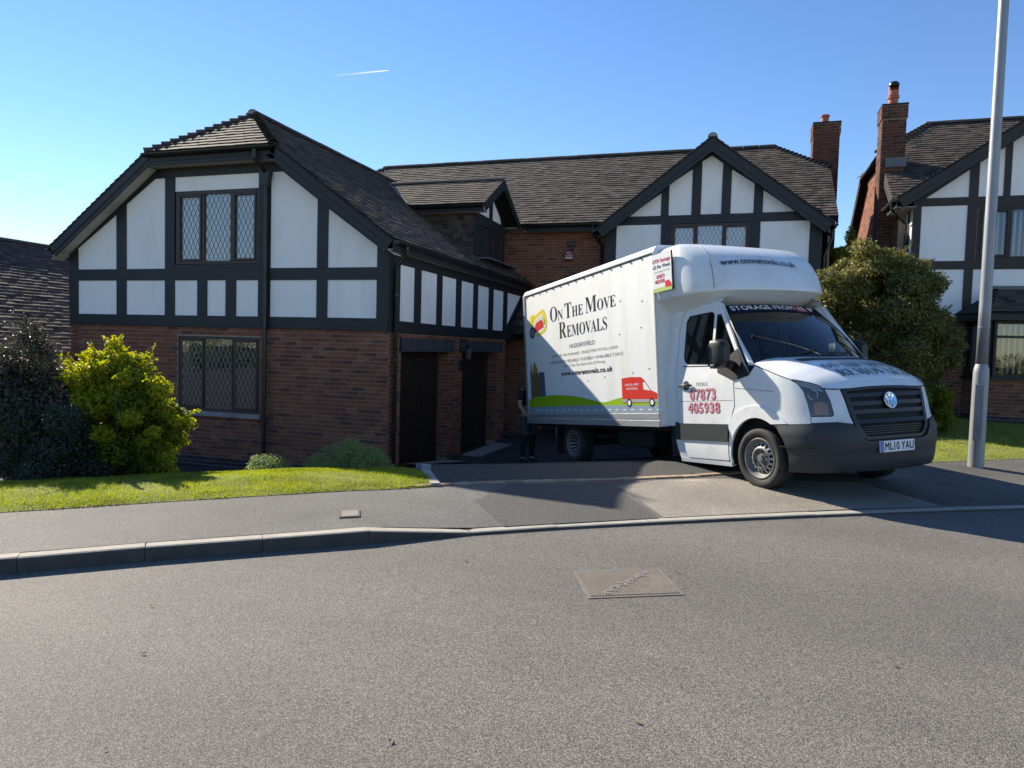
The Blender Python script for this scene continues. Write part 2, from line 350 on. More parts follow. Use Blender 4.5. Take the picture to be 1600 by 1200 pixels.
def sheet(name, outline, dz, material, g=.35, parent=None, holes=(), kind='structure', lip=0):
    P, T = cdt(outline, holes, g)
    mb = MB(); mb.add([(x, y, ground_z(x, y)+(dz(x, y) if callable(dz) else dz)) for x, y in P], T)
    o = mb.build(name, material, parent, smooth=True)
    if o.data.polygons[0].normal.z < 0: o.data.flip_normals()
    if kind and parent is None: o['kind'] = kind
    return o
# road: everything on the camera's side of the kerb
rd = MB()
kp = [p for p in KERB]
rd.add([(x, y, 0) for x, y in kp]+[(x, -90, 0) for x, y in kp], [(i, len(kp)+i, len(kp)+i+1, i+1) for i in range(len(kp)-1)])
road = tag(rd.build('road', M['road'], fix=True), kind='structure')
if road.data.polygons[0].normal.z < 0: road.data.flip_normals()
# ground behind the kerb (soil of the beds), out to the horizon
far = MB()
ring = [-60, -30, -20, -14, -12, -10, -8, -6, -4.5, -3, -1.5, 0, 1.5, 3, 5, 8, 12, 16, 20, 30, 60]
offs = [.1, 1.3, 2.2, 3, 4, 5, 6, 8, 10, 13, 17, 22, 30, 60, 140]
rows = []
for o_ in offs:
    row = []
    for x in ring:
        y = lerp(x, KERB); tx, ty = 1.0, lerp(x+.5, KERB)-lerp(x-.5, KERB); L = math.hypot(tx, ty)
        px, py = x-.62*o_, y+.78*o_
        row.append((px, py, ground_z(px, py)-.03))
    rows.append(row)
far.grid(rows); gr = tag(far.build('ground', M['soil'], smooth=True), kind='structure')
if gr.data.polygons[0].normal.z < 0: gr.data.flip_normals()
# footway
KT = .115                                        # kerbstone width
front = offset_kerb(KT, -14, 13); back = offset_kerb(lambda x: lerp(x, EW), -14, 13)
footway = sheet('footpath', front+back[::-1], 0, M['path'], .3)
# lighter worn area beside the van and the darker reinstated strip, as the surface shows them
sheet('worn_surface', [(-.60, 6.68), (.2, 7.22), (1.2, 7.88), (2.1, 8.42), (1.4, 9.35), (.3, 8.95), (-.2, 8.78), (-.86, 8.36), (-1.22, 7.86)], .004, M['path_light'], .3, parent=footway)
sheet('reinstated_strip', [(-1.86, 5.76), (-.64, 6.645), (-1.26, 7.84), (-1.30, 8.0), (-2.3, 7.28), (-2.38, 6.44)], .004, M['path_dark'], .3, parent=footway)
# driveway
LB = [(-2.98, 6.80), (-3.25, 7.25), (-3.9, 8.6), (-5.0, 10.4), (-5.62, 11.0), (-5.62, 18.7)]
drive = sheet('driveway', [(-2.98, 6.80)]+[p for p in offset_kerb(lambda x: lerp(x, EW)+.12, -2.2, 2.4, .4)]+[(2.6, 12.0), (1.9, 18.0), (-3.3, 18.7)]+LB[::-1][:-1], .012, M['drive'], .35)
# edging setts along the back of the footway
def along(poly, s):
    for a, b in zip(poly, poly[1:]):
        L = math.hypot(b[0]-a[0], b[1]-a[1])
        if s <= L: return (a[0]+(b[0]-a[0])*s/L, a[1]+(b[1]-a[1])*s/L), math.atan2(b[1]-a[1], b[0]-a[0])
        s -= L
    return None
edge = offset_kerb(lambda x: lerp(x, EW)+.06, -2.25, 2.3, .25)
sett = MB().box((-.098, -.05, -.05), (.098, .05, .012)).mesh('sett', M['paver'])
s = .1
while True:
    r = along(edge, s)
    if not r: break
    (x, y), a = r
    w = Matrix.Translation((x, y, ground_z(x, y)+.004+random.uniform(-.002, .003))) @ Matrix.Rotation(a+random.uniform(-.02, .02), 4, 'Z')
    inst('sett', sett, drive, w); s += .205
# light concrete edging down the lawn side of the drive
conc = MB().box((-.44, -.05, -.1), (.44, .05, .02)).mesh('edging_stone', M['concrete'])
ed = [(-2.93, 6.74), (-3.25, 7.25), (-3.9, 8.6), (-4.7, 9.9)]
for s in (.46, 1.36, 2.26):
    (x, y), a = along(ed, s); dz = ground_z(x+.3*math.cos(a), y+.3*math.sin(a))-ground_z(x-.3*math.cos(a), y-.3*math.sin(a))
    inst('edging_stone', conc, drive, Matrix.Translation((x, y, ground_z(x, y)+.01)) @ Matrix.Rotation(a, 4, 'Z') @ Matrix.Rotation(-math.atan2(dz, .6), 4, 'Y'))
# concrete door aprons of the garage
for y0, y1 in ((11.35, 13.5), (14.2, 16.5)):
    mb = MB(); mb.add([(-5.62, y0, ground_z(-5.62, y0)+.03), (-5.62, y1, ground_z(-5.62, y1)+.03), (-5.15, y1, ground_z(-5.15, y1)+.025), (-5.15, y0, ground_z(-5.15, y0)+.025)], [(0, 1, 2, 3)])
    a = mb.build('door_apron', M['concrete'], drive)
    if a.data.polygons[0].normal.z < 0: a.data.flip_normals()
# kerbstones
kerb = tag(empty('kerb', (-2.7, 4.9, 0)), kind='structure')
def kerbstone(a, b, za, zb):
    dx, dy = b[0]-a[0], b[1]-a[1]; L = math.hypot(dx, dy); nx, ny = -dy/L, dx/L; g = .002
    ux, uy = dx/L*g, dy/L*g; mb = MB(); V = []
    for (px, py, z) in ((a[0]+ux, a[1]+uy, za), (b[0]-ux, b[1]-uy, zb)):
        V += [(px, py, -.1), (px, py, z-.02), (px+nx*.006, py+ny*.006, z-.007), (px+nx*.02, py+ny*.02, z), (px+nx*KT, py+ny*KT, z+.001), (px+nx*KT, py+ny*KT, -.1)]
    mb.add(V, [(i, i+1, 7+i, 6+i) for i in range(5)]+[(0, 5, 4, 3, 2, 1), (6, 7, 8, 9, 10, 11)])
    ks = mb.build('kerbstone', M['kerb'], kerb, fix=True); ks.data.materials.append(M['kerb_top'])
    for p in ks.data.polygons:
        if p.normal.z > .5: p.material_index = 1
kx = [-12.0, -11.28, -10.56, -9.84, -9.1, -8.4, -7.7, -7.0, -6.3, -5.6, -5.0, -4.459, -3.907, -3.31, -2.70, -2.059]
x = -2.059
while x < 12.5:
    x += .74 if x > -1.9 else .617; kx.append(x)
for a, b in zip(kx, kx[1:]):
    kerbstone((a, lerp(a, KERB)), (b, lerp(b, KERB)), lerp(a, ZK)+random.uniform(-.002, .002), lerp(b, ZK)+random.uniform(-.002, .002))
# front lawn on the left
lawn_edge = offset_kerb(lambda x: lerp(x, EW)-.035, -12.5, -2.05, .3)
lawn_edge = [p for p in lawn_edge if p[0] < -2.95]+[(-2.93, 6.73)]
crest = [(-3.2, 7.15), (-3.7, 7.5), (-4.6, 7.35), (-5.4, 6.75), (-6.3, 6.2), (-7.5, 5.2), (-10.5, 2.6), (-13, .2)]
lawn_poly = lawn_edge+crest
lawn = sheet('front_lawn', lawn_poly, turf_dz, M['turf'], .12)
# lawn of the next house on the right
rl_poly = [p for p in offset_kerb(lambda x: lerp(x, EW)-.035, 3.6, 14, .5)]+[(12, 19.0), (3.4, 17.9), (2.3, 15.5), (2.35, 12.2), (2.62, 11.45)]
rlawn = sheet('neighbour_lawn', rl_poly, turf_dz, M['turf'], .25)
def grass(name, poly, n, h0, h1, w, label, ok=None):
    xs = [p[0] for p in poly]; ys = [p[1] for p in poly]; V = []; F = []; k = 0
    while k < n:
        x = random.uniform(min(xs), max(xs)); y = random.uniform(min(ys), max(ys))
        if not inside((x, y), poly) or (ok and not ok(x, y)): continue
        z = ground_z(x, y)+turf_dz(x, y)-.004; a = random.uniform(0, 6.283); h = random.uniform(h0, h1)*(.72+.38*math.sin(x*3.1+1.7*math.sin(y*2.3))*math.sin(y*4.3+x*1.1)+.25*random.random()); ln = random.uniform(.1, .8)*h; b = random.uniform(0, 6.283)
        ca, sa = math.cos(a)*w, math.sin(a)*w; tx, ty = math.cos(b)*ln, math.sin(b)*ln; i = len(V)
        V += [(x-ca, y-sa, z), (x+ca, y+sa, z), (x+ca*.7+tx*.4, y+sa*.7+ty*.4, z+h*.62), (x-ca*.7+tx*.4, y-sa*.7+ty*.4, z+h*.62), (x+tx, y+ty, z+h)]
        F += [(i, i+1, i+2, i+3), (i+3, i+2, i+4)]; k += 1
    mb = MB(); mb.v = V; mb.f = F
    return tag(mb.build(name, M['grass']), label, 'grass', kind='stuff')
grass('grass', lawn_poly, 115000, .012, .034, .0021, 'short sunlit grass of the front lawn by the pavement', lambda x, y: x > -8)
grass('grass', rl_poly, 38000, .018, .042, .0032, 'shaded grass of the lawn behind the lamp post', lambda x, y: x < 8.5)
# ribbed iron chamber cover in the road
A, B, D_ = Vector((-1.031, 4.876, 0)), Vector((-.496, 5.162, 0)), Vector((-.83, 4.403, 0))
U = (B-A).normalized(); V_ = (D_-A).normalized(); LU = (B-A).length; LV = (D_-A).length
mh = empty('chamber_cover', A+U*LU/2+V_*LV/2, 'ribbed rusty iron chamber cover set in the road', 'cover')
def uv(u, v, z): return A+U*u+V_*v+Vector((0, 0, z))
MB().prism([uv(0, 0, .001), uv(LU, 0, .001), uv(LU, LV, .001), uv(0, LV, .001)], (0, 0, .003)).build('plate', mat('dark_plate_iron', (.085, .074, .064), .9, .3, 20), mh)  # plate coloured darker than the ribs so the pattern reads
fr = MB()
for (u0, v0, u1, v1) in ((-.02, -.02, LU+.02, 0), (-.02, LV, LU+.02, LV+.02), (-.02, 0, 0, LV), (LU, 0, LU+.02, LV)):
    fr.prism([uv(u0, v0, .001), uv(u1, v0, .001), uv(u1, v1, .001), uv(u0, v1, .001)], (0, 0, .004))
fr.build('frame', M['iron'], mh)
rb = MB(); n = 32
for i in range(n):
    u = .008+(LU-.016)*i/(n-1)
    rb.prism([uv(u-.0047, .012, .004), uv(u+.0047, .012, .004), uv(u+.0047, LV-.012, .004), uv(u-.0047, LV-.012, .004)], (0, 0, .005))
rb.build('rib', M['iron'], mh, kind='stuff')
M['worn_iron'] = mat('worn_iron', (.24, .215, .19), .7, .25, 60, metallic=.2)
pd = MB()
for i in range(9):
    t = i/8; u = .13+.36*t; v = LV*(.86-.7*t)
    for q in range(3):
        uu = u+random.uniform(-.02, .02); vv = v+(q-1)*.022; l = random.uniform(.012, .03)
        pd.prism([uv(uu-l, vv-.007, .0091), uv(uu+l, vv-.007, .0091), uv(uu+l, vv+.007, .0091), uv(uu-l, vv+.007, .0091)], (0, 0, .002))
pd.build('raised_marking', M['worn_iron'], mh, kind='stuff')
sv = empty('service_cover', (-3.09, 5.31, .12), 'small square water service cover set in the pavement', 'cover')
cs = [(-3.217, 5.357), (-3.083, 5.471), (-2.967, 5.267), (-3.102, 5.158)]
MB().prism([(x, y, ground_z(x, y)+.003) for x, y in cs], (0, 0, .006)).build('frame', M['kerb'], sv)
cx, cy = sum(p[0] for p in cs)/4, sum(p[1] for p in cs)/4
MB().prism([(cx+(x-cx)*.82, cy+(y-cy)*.82, ground_z(x, y)+.0095) for x, y in cs], (0, 0, .003)).build('lid', mat('cast_lid', (.17, .145, .125), .7, .2, 30, bump=.4, bscale=200), sv)
# grit washed up against the kerb and a few stray leaves and chips
gt_ = MB()
for i in range(2600):
    x = random.uniform(-4.4, 4.5); d = -abs(random.gauss(0, .05))-.006; y = lerp(x, KERB); ty = (lerp(x+.2, KERB)-lerp(x-.2, KERB))/.4; L = math.hypot(1, ty)
    px, py = x-ty/L*d, y+d/L; r = random.uniform(.0015, .0045); a = random.uniform(0, 6.28)
    gt_.add([(px+r*math.cos(a+q*2.09), py+r*math.sin(a+q*2.09), .0005) for q in range(3)]+[(px, py, r*1.1)], [(0, 1, 3), (1, 2, 3), (2, 0, 3)])
tag(gt_.build('grit', mat('grit', (.16, .14, .115), .95, .4, 60)), 'fine grit washed up along the kerb edge of the road', 'grit', kind='stuff')
lf_ = MB()
for i in range(30):
    x, y = (random.uniform(-5, 3.5), random.uniform(1.2, 9)); z = ground_z(x, y)+.026; r = random.uniform(.008, .02); a = random.uniform(0, 6.28)
    ca, sa = math.cos(a), math.sin(a); lf_.add([(x-ca*r, y-sa*r, z-.02), (x+sa*r*.5, y-ca*r*.5, z-.012), (x+ca*r, y+sa*r, z-.018), (x-sa*r*.5, y+ca*r*.5, z-.014)], [(0, 1, 2), (0, 2, 3)])
tag(lf_.build('fallen_leaves', leaf_mat('dry_leaf', [(.20, .14, .06), (.28, .21, .10), (.12, .09, .05), (.33, .29, .2)], .2, .7, .2)), 'small dry leaves scattered on the road and pavement', 'leaves', kind='stuff')
# ------------------------------------------------------------------ building helpers
class Fr:
    """wall frame: u along the wall, v up, w out of the wall"""
    def __init__(s, o, u, n): s.o = Vector(o); s.u = Vector(u); s.n = Vector(n); s.v = Vector((0, 0, 1))
    def p(s, u, v, w=0): return s.o+s.u*u+s.v*v+s.n*w
    def prism(s, mb, poly, w0, w1): return mb.prism([s.p(u, v, w0) for u, v in poly], s.n*(w1-w0))
    def rect(s, mb, u0, u1, v0, v1, w0, w1): return s.prism(mb, [(u0, v0), (u1, v0), (u1, v1), (u0, v1)], w0, w1)
def rc(u0, u1, v0, v1): return [(u0, v0), (u1, v0), (u1, v1), (u0, v1)]
def timbers(fr, parent, beams, m, w=.03, name='timber_beam'):
    for i, b in enumerate(beams):
        fr.prism(MB(), b, 0, w+.0007*(i % 5)).build(name, m, parent)
def panels(fr, parent, polys, m, w=.012):
    for p in polys: fr.prism(MB(), p, 0, w).build('render_panel', m, parent)
BL, BH, BJ = .215, .065, .010
def brick_rects(u0, u1, v0, v1, holes=(), phase=0):
    out = []; v = v0; row = phase
    while v < v1-.02:
        vt = min(v+BH, v1); off = 0 if row % 2 == 0 else -(BL+BJ)/2
        spans = [(u0, u1)]
        for (a, b, c, d) in holes:
            if c < (v+vt)/2 < d:
                ns = []
                for (p, q) in spans:
                    if b <= p or a >= q: ns.append((p, q))
                    else:
                        if a > p: ns.append((p, a))
                        if b < q: ns.append((b, q))
                spans = ns
        for (p, q) in spans:
            u = u0+off
            while u < q:
                a, b = max(u, p), min(u+BL, q)
                if b-a > .03: out.append((a, b, v, vt))
                u += BL+BJ
        v += BH+BJ; row += 1
    return out
def brick_box(mb, fr, a, b, c, d, w):
    V = [fr.p(a, c, 0), fr.p(b, c, 0), fr.p(b, d, 0), fr.p(a, d, 0), fr.p(a, c, w), fr.p(b, c, w), fr.p(b, d, w), fr.p(a, d, w)]
    F = [(4, 5, 6, 7), (0, 1, 5, 4), (1, 2, 6, 5), (2, 3, 7, 6), (3, 0, 4, 7)]
    if fr.u.cross(fr.v).dot(fr.n) < 0: F = [tuple(reversed(f)) for f in F]
    mb.add(V, F)
def brickwork(fr, parent, u0, u1, v0, v1, holes=(), m=None, single=None, phase=0, limit=0):
    """lays bricks on the wall; those picked by single become objects of their own (largest in view first)"""
    m = m or M['brick']; rs = brick_rects(u0, u1, v0, v1, holes, phase); ones = []
    if single:
        cand = [r for r in rs if single(r)]
        cand.sort(key=lambda r: (fr.p((r[0]+r[1])/2, (r[2]+r[3])/2)-CAM_LOC).length); ones = cand[:limit]
    st = set(ones); mb = MB()
    for r in rs:
        if r not in st: brick_box(mb, fr, *r, .006+random.uniform(-.0015, .002))
    if mb.f: mb.build('brickwork', m, parent, kind='stuff')
    full = None
    rot = Matrix((fr.u, fr.v, fr.n)).transposed().to_4x4()
    base = MB(); f0 = Fr((0, 0, 0), (1, 0, 0), (0, 0, 1)); f0.v = Vector((0, 1, 0)); brick_box(base, f0, 0, BL, 0, BH, .0062); full = base.mesh('brick', m)
    for r in ones:
        if abs(r[1]-r[0]-BL) < 1e-4 and abs(r[3]-r[2]-BH) < 1e-4: me = full
        else:
            b = MB(); brick_box(b, f0, 0, r[1]-r[0], 0, r[3]-r[2], .0062); me = b.mesh('brick', m)
        w = rot.copy(); w.translation = fr.p(r[0], r[2], random.uniform(-.0015, .0015)); inst('brick', me, parent, w)
    return len(ones)
def window(fr, parent, u0, u1, v0, v1, n=3, frame=None, deep=.06, curtain='curtain', lead=True, leadmat='leading', widths=None, sill=False, dia=(.098, .205), proud=.02, blinds=False, openers=(0, 2)):
    frame = frame or M['frame']
    W = .055; mb = MB()
    fr.rect(mb, u0, u0+W, v0, v1, -deep, proud); fr.rect(mb, u1-W, u1, v0, v1, -deep, proud)
    fr.rect(mb, u0+W, u1-W, v0, v0+W, -deep, proud+.002); fr.rect(mb, u0+W, u1-W, v1-W, v1, -deep, proud+.002)
    edges = [u0+W+(u1-u0-2*W)*i/n for i in range(n+1)]
    if widths:
        acc = 0; edges = [u0+W]
        for w_ in widths: acc += w_; edges.append(u0+W+(u1-u0-2*W)*acc/sum(widths))
    for e in edges[1:-1]: fr.rect(mb, e-.03, e+.03, v0+W, v1-W, -deep, proud-.003)
    win = mb.build('window', frame, parent, bevel=.004)
    for i in range(n):
        a = edges[i]+(.03 if i else 0); b = edges[i+1]-(.03 if i < n-1 else 0); c = v0+W; d = v1-W
        if i in openers:                                       # opening light with its own sash
            sb = MB(); t = .042
            fr.rect(sb, a+.003, a+t, c+.003, d-.003, -.03, proud+.012); fr.rect(sb, b-t, b-.003, c+.003, d-.003, -.03, proud+.012)
            fr.rect(sb, a+t, b-t, c+.003, c+t, -.03, proud+.011); fr.rect(sb, a+t, b-t, d-t, d-.003, -.03, proud+.011)
            sb.build('sash', frame, win, bevel=.004); a += t; b -= t; c += t; d -= t
        g = MB(); g.add([fr.p(a-.005, c-.005, -.012), fr.p(b+.005, c-.005, -.012), fr.p(b+.005, d+.005, -.012), fr.p(a-.005, d+.005, -.012)], [(0, 1, 2, 3)])
        g.build('pane', M['glass'], win)
        if lead:
            lb = MB(); dw, dh = dia; k = dh/dw
            for sgn in (1, -1):
                t0 = -(b-a)*k if sgn > 0 else 0; t1 = (d-c) if sgn > 0 else (d-c)+(b-a)*k
                q = t0+dh*.3
                while q < t1:
                    # v = q + sgn*k*u (u from 0..b-a)
                    us = [0, b-a]
                    cand = sorted([0, b-a, (0-q)/(sgn*k), ((d-c)-q)/(sgn*k)])
                    seg = [u for u in cand if -1e-6 <= u <= b-a+1e-6 and -1e-6 <= q+sgn*k*u <= d-c+1e-6]
                    if len(seg) >= 2 and seg[-1]-seg[0] > .01:
                        ua, ub = seg[0], seg[-1]; va, vb = q+sgn*k*ua, q+sgn*k*ub
                        L = math.hypot(ub-ua, vb-va); nx, ny = -(vb-va)/L*.0030, (ub-ua)/L*.0030
                        lb.prism([fr.p(a+ua-nx, c+va-ny, -.0105), fr.p(a+ub-nx, c+vb-ny, -.0105), fr.p(a+ub+nx, c+vb+ny, -.0105), fr.p(a+ua+nx, c+va+ny, -.0105)], fr.n*.004)
                    q += dh
            lb.build('leading', M[leadmat], win)
    if curtain:
        cu = MB(); rows = [[], []]; k = int((u1-u0)/.03)
        for i in range(k+1):
            u = u0+.02+(u1-u0-.04)*i/k; w_ = -.036+.007*math.sin(i*1.3)+.004*math.sin(i*.37)
            rows[0].append(fr.p(u, v0+.02, w_)); rows[1].append(fr.p(u, v1-.02, w_))
        cu.grid(rows).build('curtain', M[curtain], win, smooth=True)
    elif blinds:
        k = int((u1-u0-.1)/.105)
        for i in range(k):
            u = u0+.08+i*.105
            b_ = MB(); b_.prism([fr.p(u, v0+.09, -deep-.05), fr.p(u+.052, v0+.09, -deep-.085), fr.p(u+.053, v0+.09, -deep-.083), fr.p(u+.001, v0+.09, -deep-.048)], (0, 0, v1-v0-.17))
            b_.build('blind_slat', M['blind'], win)
    rb = MB(); dd = .55
    rb.grid([[fr.p(u0, v0, -deep), fr.p(u1, v0, -deep), fr.p(u1, v1, -deep), fr.p(u0, v1, -deep), fr.p(u0, v0, -deep)],
             [fr.p(u0, v0, -dd), fr.p(u1, v0, -dd), fr.p(u1, v1, -dd), fr.p(u0, v1, -dd), fr.p(u0, v0, -dd)]])
    n0 = len(rb.v); rb.add([fr.p(u0, v0, -dd), fr.p(u1, v0, -dd), fr.p(u1, v1, -dd), fr.p(u0, v1, -dd)], [(0, 1, 2, 3)])
    rb.build('room', M['interior'], win)
    if sill:
        fr.rect(MB(), u0-.06, u1+.06, v0-.085, v0-.003, -.01, .07).build('sill', M['concrete'] if sill is True else sill, win, bevel=.006)
    return win
TW, TG = .20, .142
TILE_N = [0]
def tiles(parent, O, U, V, poly, limit=0, m=None, gauge=TG, tw=TW, jit=.004, name='tile'):
    """plain tiles over a roof slope; O eave origin, U along the eave, V up the slope, poly convex in (u, v)"""
    m = m or M['tile']; O = Vector(O); U = Vector(U).normalized(); V = Vector(V).normalized(); Nn = U.cross(V)
    if Nn.z < 0: Nn = -Nn
    vs = [p[1] for p in poly]; v = min(vs); row = 0; spec = []
    def span(vv):
        xs = []
        for i in range(len(poly)):
            a, b = poly[i], poly[(i+1) % len(poly)]
            if (a[1]-vv)*(b[1]-vv) < 0: xs.append(a[0]+(b[0]-a[0])*(vv-a[1])/(b[1]-a[1]))
        return (min(xs), max(xs)) if len(xs) >= 2 else None
    while v < max(vs)-.02:
        s = span(v+gauge*.5)
        if s:
            u = math.floor(s[0]/tw)*tw-(tw/2 if row % 2 else 0)
            while u < s[1]:
                a, b = max(u, s[0]), min(u+tw-.003, s[1])
                if b-a > .025: spec.append((a, b, v))
                u += tw
        v += gauge; row += 1
    th, ln, lift = .018, gauge+.05, .018
    def corners(a, b, v, j, k):
        out = []
        for (uu, vv, n) in ((a, v-.005+k, lift+j), (b, v-.005+k, lift+j), (b, v+ln, .001), (a, v+ln, .001), (a, v-.005+k, lift+th+j), (b, v-.005+k, lift+th+j), (b, v+ln, th-.004), (a, v+ln, th-.004)):
            out.append(O+U*uu+V*vv+Nn*n)
        return out
    F = [(0, 3, 2, 1), (4, 5, 6, 7), (0, 1, 5, 4), (1, 2, 6, 5), (3, 0, 4, 7)]
    if U.cross(V).z < 0: F = [tuple(reversed(f)) for f in F]
    near = sorted(spec, key=lambda t: (O+U*t[0]+V*t[2]-CAM_LOC).length)[:limit] if limit else []
    st = set(near); mb = MB()
    for t in spec:
        if t not in st: mb.add(corners(*t, random.uniform(-jit*.5, jit), random.uniform(-.006, .006)), F)
    if mb.f: mb.build('roof_tiles', m, parent, kind='stuff')
    if near:
        B = MB(); full = tw-.003
        V8 = [(0, -.005, lift), (full, -.005, lift), (full, ln, .001), (0, ln, .001), (0, -.005, lift+th), (full, -.005, lift+th), (full, ln, th-.004), (0, ln, th-.004)]
        F2 = [(0, 3, 2, 1), (4, 5, 6, 7), (0, 1, 5, 4), (1, 2, 6, 5), (3, 0, 4, 7)]
        flip = U.cross(V).dot(Nn) < 0
        if flip: F2 = [tuple(reversed(f)) for f in F2]
        B.add(V8, F2); me = B.mesh('tile', m)
        rot = Matrix((U, V, Nn)).transposed().to_4x4()
        for (a, b, v_) in near:
            if abs(b-a-full) < 1e-4: mm = me
            else:
                C = MB(); C.add([((b-a) if p[0] else 0, p[1], p[2]) for p in V8], F2); mm = C.mesh('tile', m)
            w = rot.copy(); w.translation = O+U*a+V*(v_+random.uniform(-.006, .006))+Nn*random.uniform(-jit*.5, jit); inst(name, mm, parent, w)
def slab(parent, name, m, pts, th=.03, low=.004):
    """roof deck just under the tiles"""
    P = [Vector(p) for p in pts]; n = (P[1]-P[0]).cross(P[2]-P[0]).normalized()
    if n.z < 0: n = -n
    return MB().prism([p-n*low for p in P], -n*th).build(name, m, parent)
def half_round(r, L, n=8, flare=1.0):
    mb = MB(); rows = []
    for x, rr in ((0, r), (L, r*flare)):
        rows.append([(x, -rr*math.cos(math.pi*i/n), rr*math.sin(math.pi*i/n)*.85) for i in range(n+1)])
    mb.grid(rows); rows2 = []
    for x, rr in ((0, r-.014), (L, r*flare-.014)):
        rows2.append([(x, -rr*math.cos(math.pi*i/n), rr*math.sin(math.pi*i/n)*.85) for i in range(n+1)])
    mb.grid([list(reversed(q)) for q in rows2]); m = n+1
    for e in (0, 1):
        for i in range(n):
            q = (e*m+i, e*m+i+1, 2*m+e*m+(m-1-i-1), 2*m+e*m+(m-1-i)); mb.f.append(q if e else tuple(reversed(q)))
    return mb
def ridge(parent, a, b, r=.11, L=.45, name='ridge_tile'):
    a, b = Vector(a), Vector(b); d = (b-a); n = max(1, round(d.length/L)); x = d.normalized(); y = Vector((0, 0, 1)).cross(x).normalized(); z = x.cross(y)
    st = d.length/n; me = half_round(r, st-.008).mesh('ridge_tile', M['ridge'], False, True)
    rot = Matrix((x, y, z)).transposed().to_4x4()
    MB().prism([a-x*.004+y*(r*.92*math.cos(t))+z*(r*.78*math.sin(t)-.022) for t in np.linspace(0, math.pi, 9)], x*.02).build('ridge_mortar', M['pointing'], parent)
    for i in range(n):
        w = rot.copy(); w.translation = a+x*(st*i)+z*(-.02+random.uniform(-.004, .004)); inst(name, me, parent, w)
def hip(parent, low, high, r=.10):
    """bonnet tiles, one to each course, each kicked up over the one below"""
    a, b = Vector(low), Vector(high); d = b-a; n = max(1, round(d.length/.165)); x = d.normalized(); y = Vector((0, 0, 1)).cross(x).normalized(); z = x.cross(y)
    me = half_round(r*1.05, .25, 6, .6).mesh('hip_tile', M['ridge'], True, True)
    rot = Matrix((x, y, z)).transposed().to_4x4()
    for i in range(n):
        w = rot @ Matrix.Rotation(R(9), 4, 'Y'); w.translation = a+x*(d.length*i/n)+z*.012; inst('hip_tile', me, parent, w)
def gutter(parent, a, b, m=None, r=.06):
    a, b = Vector(a), Vector(b); x = (b-a).normalized(); y = Vector((0, 0, 1)).cross(x).normalized(); rows = []
    for p in (a, b):
        rows.append([p+y*(-r*math.cos(math.pi*i/8))+Vector((0, 0, -r*math.sin(math.pi*i/8))) for i in range(9)])
    mb = MB(); mb.grid(rows); rows2 = [[p+(q-p)*.9 for q in row] for p, row in zip((a, b), rows)]; mb.grid(rows2)
    for row in rows: mb.add(row, [tuple(range(9))])
    return mb.build('gutter', m or M['gutter'], parent, smooth=False)
def downpipe(parent, pts, r=.034, m=None, brackets=()):
    o = MB().tube(pts, r, 12).build('downpipe', m or M['gutter'], parent, auto=40)
    for (x, y, z) in brackets: MB().lathe([(r+.002, -.025), (r+.011, -.025), (r+.011, .025), (r+.002, .025)], (x, y, z), (0, 0, 1), 14).build('pipe_bracket', m or M['gutter'], o)
    return o
def text_mesh(txt, size=1, serif=False, bold=0.0, align='LEFT', sx=1.0, spacing=1.0):
    """mesh of the lettering in its own xy plane"""
    if serif: txt = ''.join(chr(0x1D400+ord(c)-65) if 'A' <= c <= 'Z' else c for c in txt)
    cu = bpy.data.curves.new('t', 'FONT'); cu.body = txt; cu.size = size; cu.align_x = align; cu.resolution_u = 4; cu.space_character = spacing
    o = bpy.data.objects.new('t', cu); COL.objects.link(o)
    me = bpy.data.meshes.new_from_object(o.evaluated_get(bpy.context.evaluated_depsgraph_get()))
    key = {}; V = []; ix = []
    for v in me.vertices:
        k = (round(v.co.x, 5), round(v.co.y, 5))
        if k not in key: key[k] = len(V); V.append((v.co.x, v.co.y))
        ix.append(key[k])
    F = []
    for p in me.polygons:
        f = [ix[i] for i in p.vertices]; f = [a for i, a in enumerate(f) if a != f[i-1]]
        if len(f) < 3: continue
        ar = sum(V[f[i-1]][0]*V[f[i]][1]-V[f[i]][0]*V[f[i-1]][1] for i in range(len(f)))
        if abs(ar) < 1e-9: continue
        F.append(tuple(f) if ar > 0 else tuple(reversed(f)))
    if bold:                                     # grow or thin the strokes: move the outline along its own normals
        ed = {}
        for f in F:
            for i in range(len(f)):
                a, b = f[i-1], f[i]; ed[(a, b)] = 1
        nr_ = {}
        for (a, b) in ed:
            if (b, a) in ed: continue
            dx, dy = V[b][0]-V[a][0], V[b][1]-V[a][1]; L = math.hypot(dx, dy) or 1
            for i in (a, b): q = nr_.setdefault(i, []); q.append((dy/L, -dx/L))
        W = list(V)
        for i, ns in nr_.items():
            sx_, sy_ = sum(n[0] for n in ns), sum(n[1] for n in ns); L = math.hypot(sx_, sy_)
            if L < 1e-6: continue
            c_ = max(.5, (sx_/L)*ns[0][0]+(sy_/L)*ns[0][1]); W[i] = (V[i][0]+sx_/L*bold*size/c_, V[i][1]+sy_/L*bold*size/c_)
        V = W
    V = [(x*sx, y) for x, y in V]
    bpy.data.objects.remove(o); bpy.data.curves.remove(cu); bpy.data.meshes.remove(me)
    return V, F
def fit_text(txt, x0, x1, y0, y1, serif=False, bold=0.0, caps=True):
    """lettering stretched to the box x0..x1, y0..y1 (y1 = cap height)"""
    V, F = text_mesh(txt, 1, serif, bold, spacing=1.0+max(0, bold)*4)
    xs = [v[0] for v in V]; ys = [v[1] for v in V]
    H, _ = text_mesh('H', 1, serif, bold); hc = max(v[1] for v in H); hb = min(v[1] for v in H)
    sx = (x1-x0)/(max(xs)-min(xs)); sy = (y1-y0)/(hc-hb)
    return [((x-min(xs))*sx+x0, (y-hb)*sy+y0) for x, y in V], F
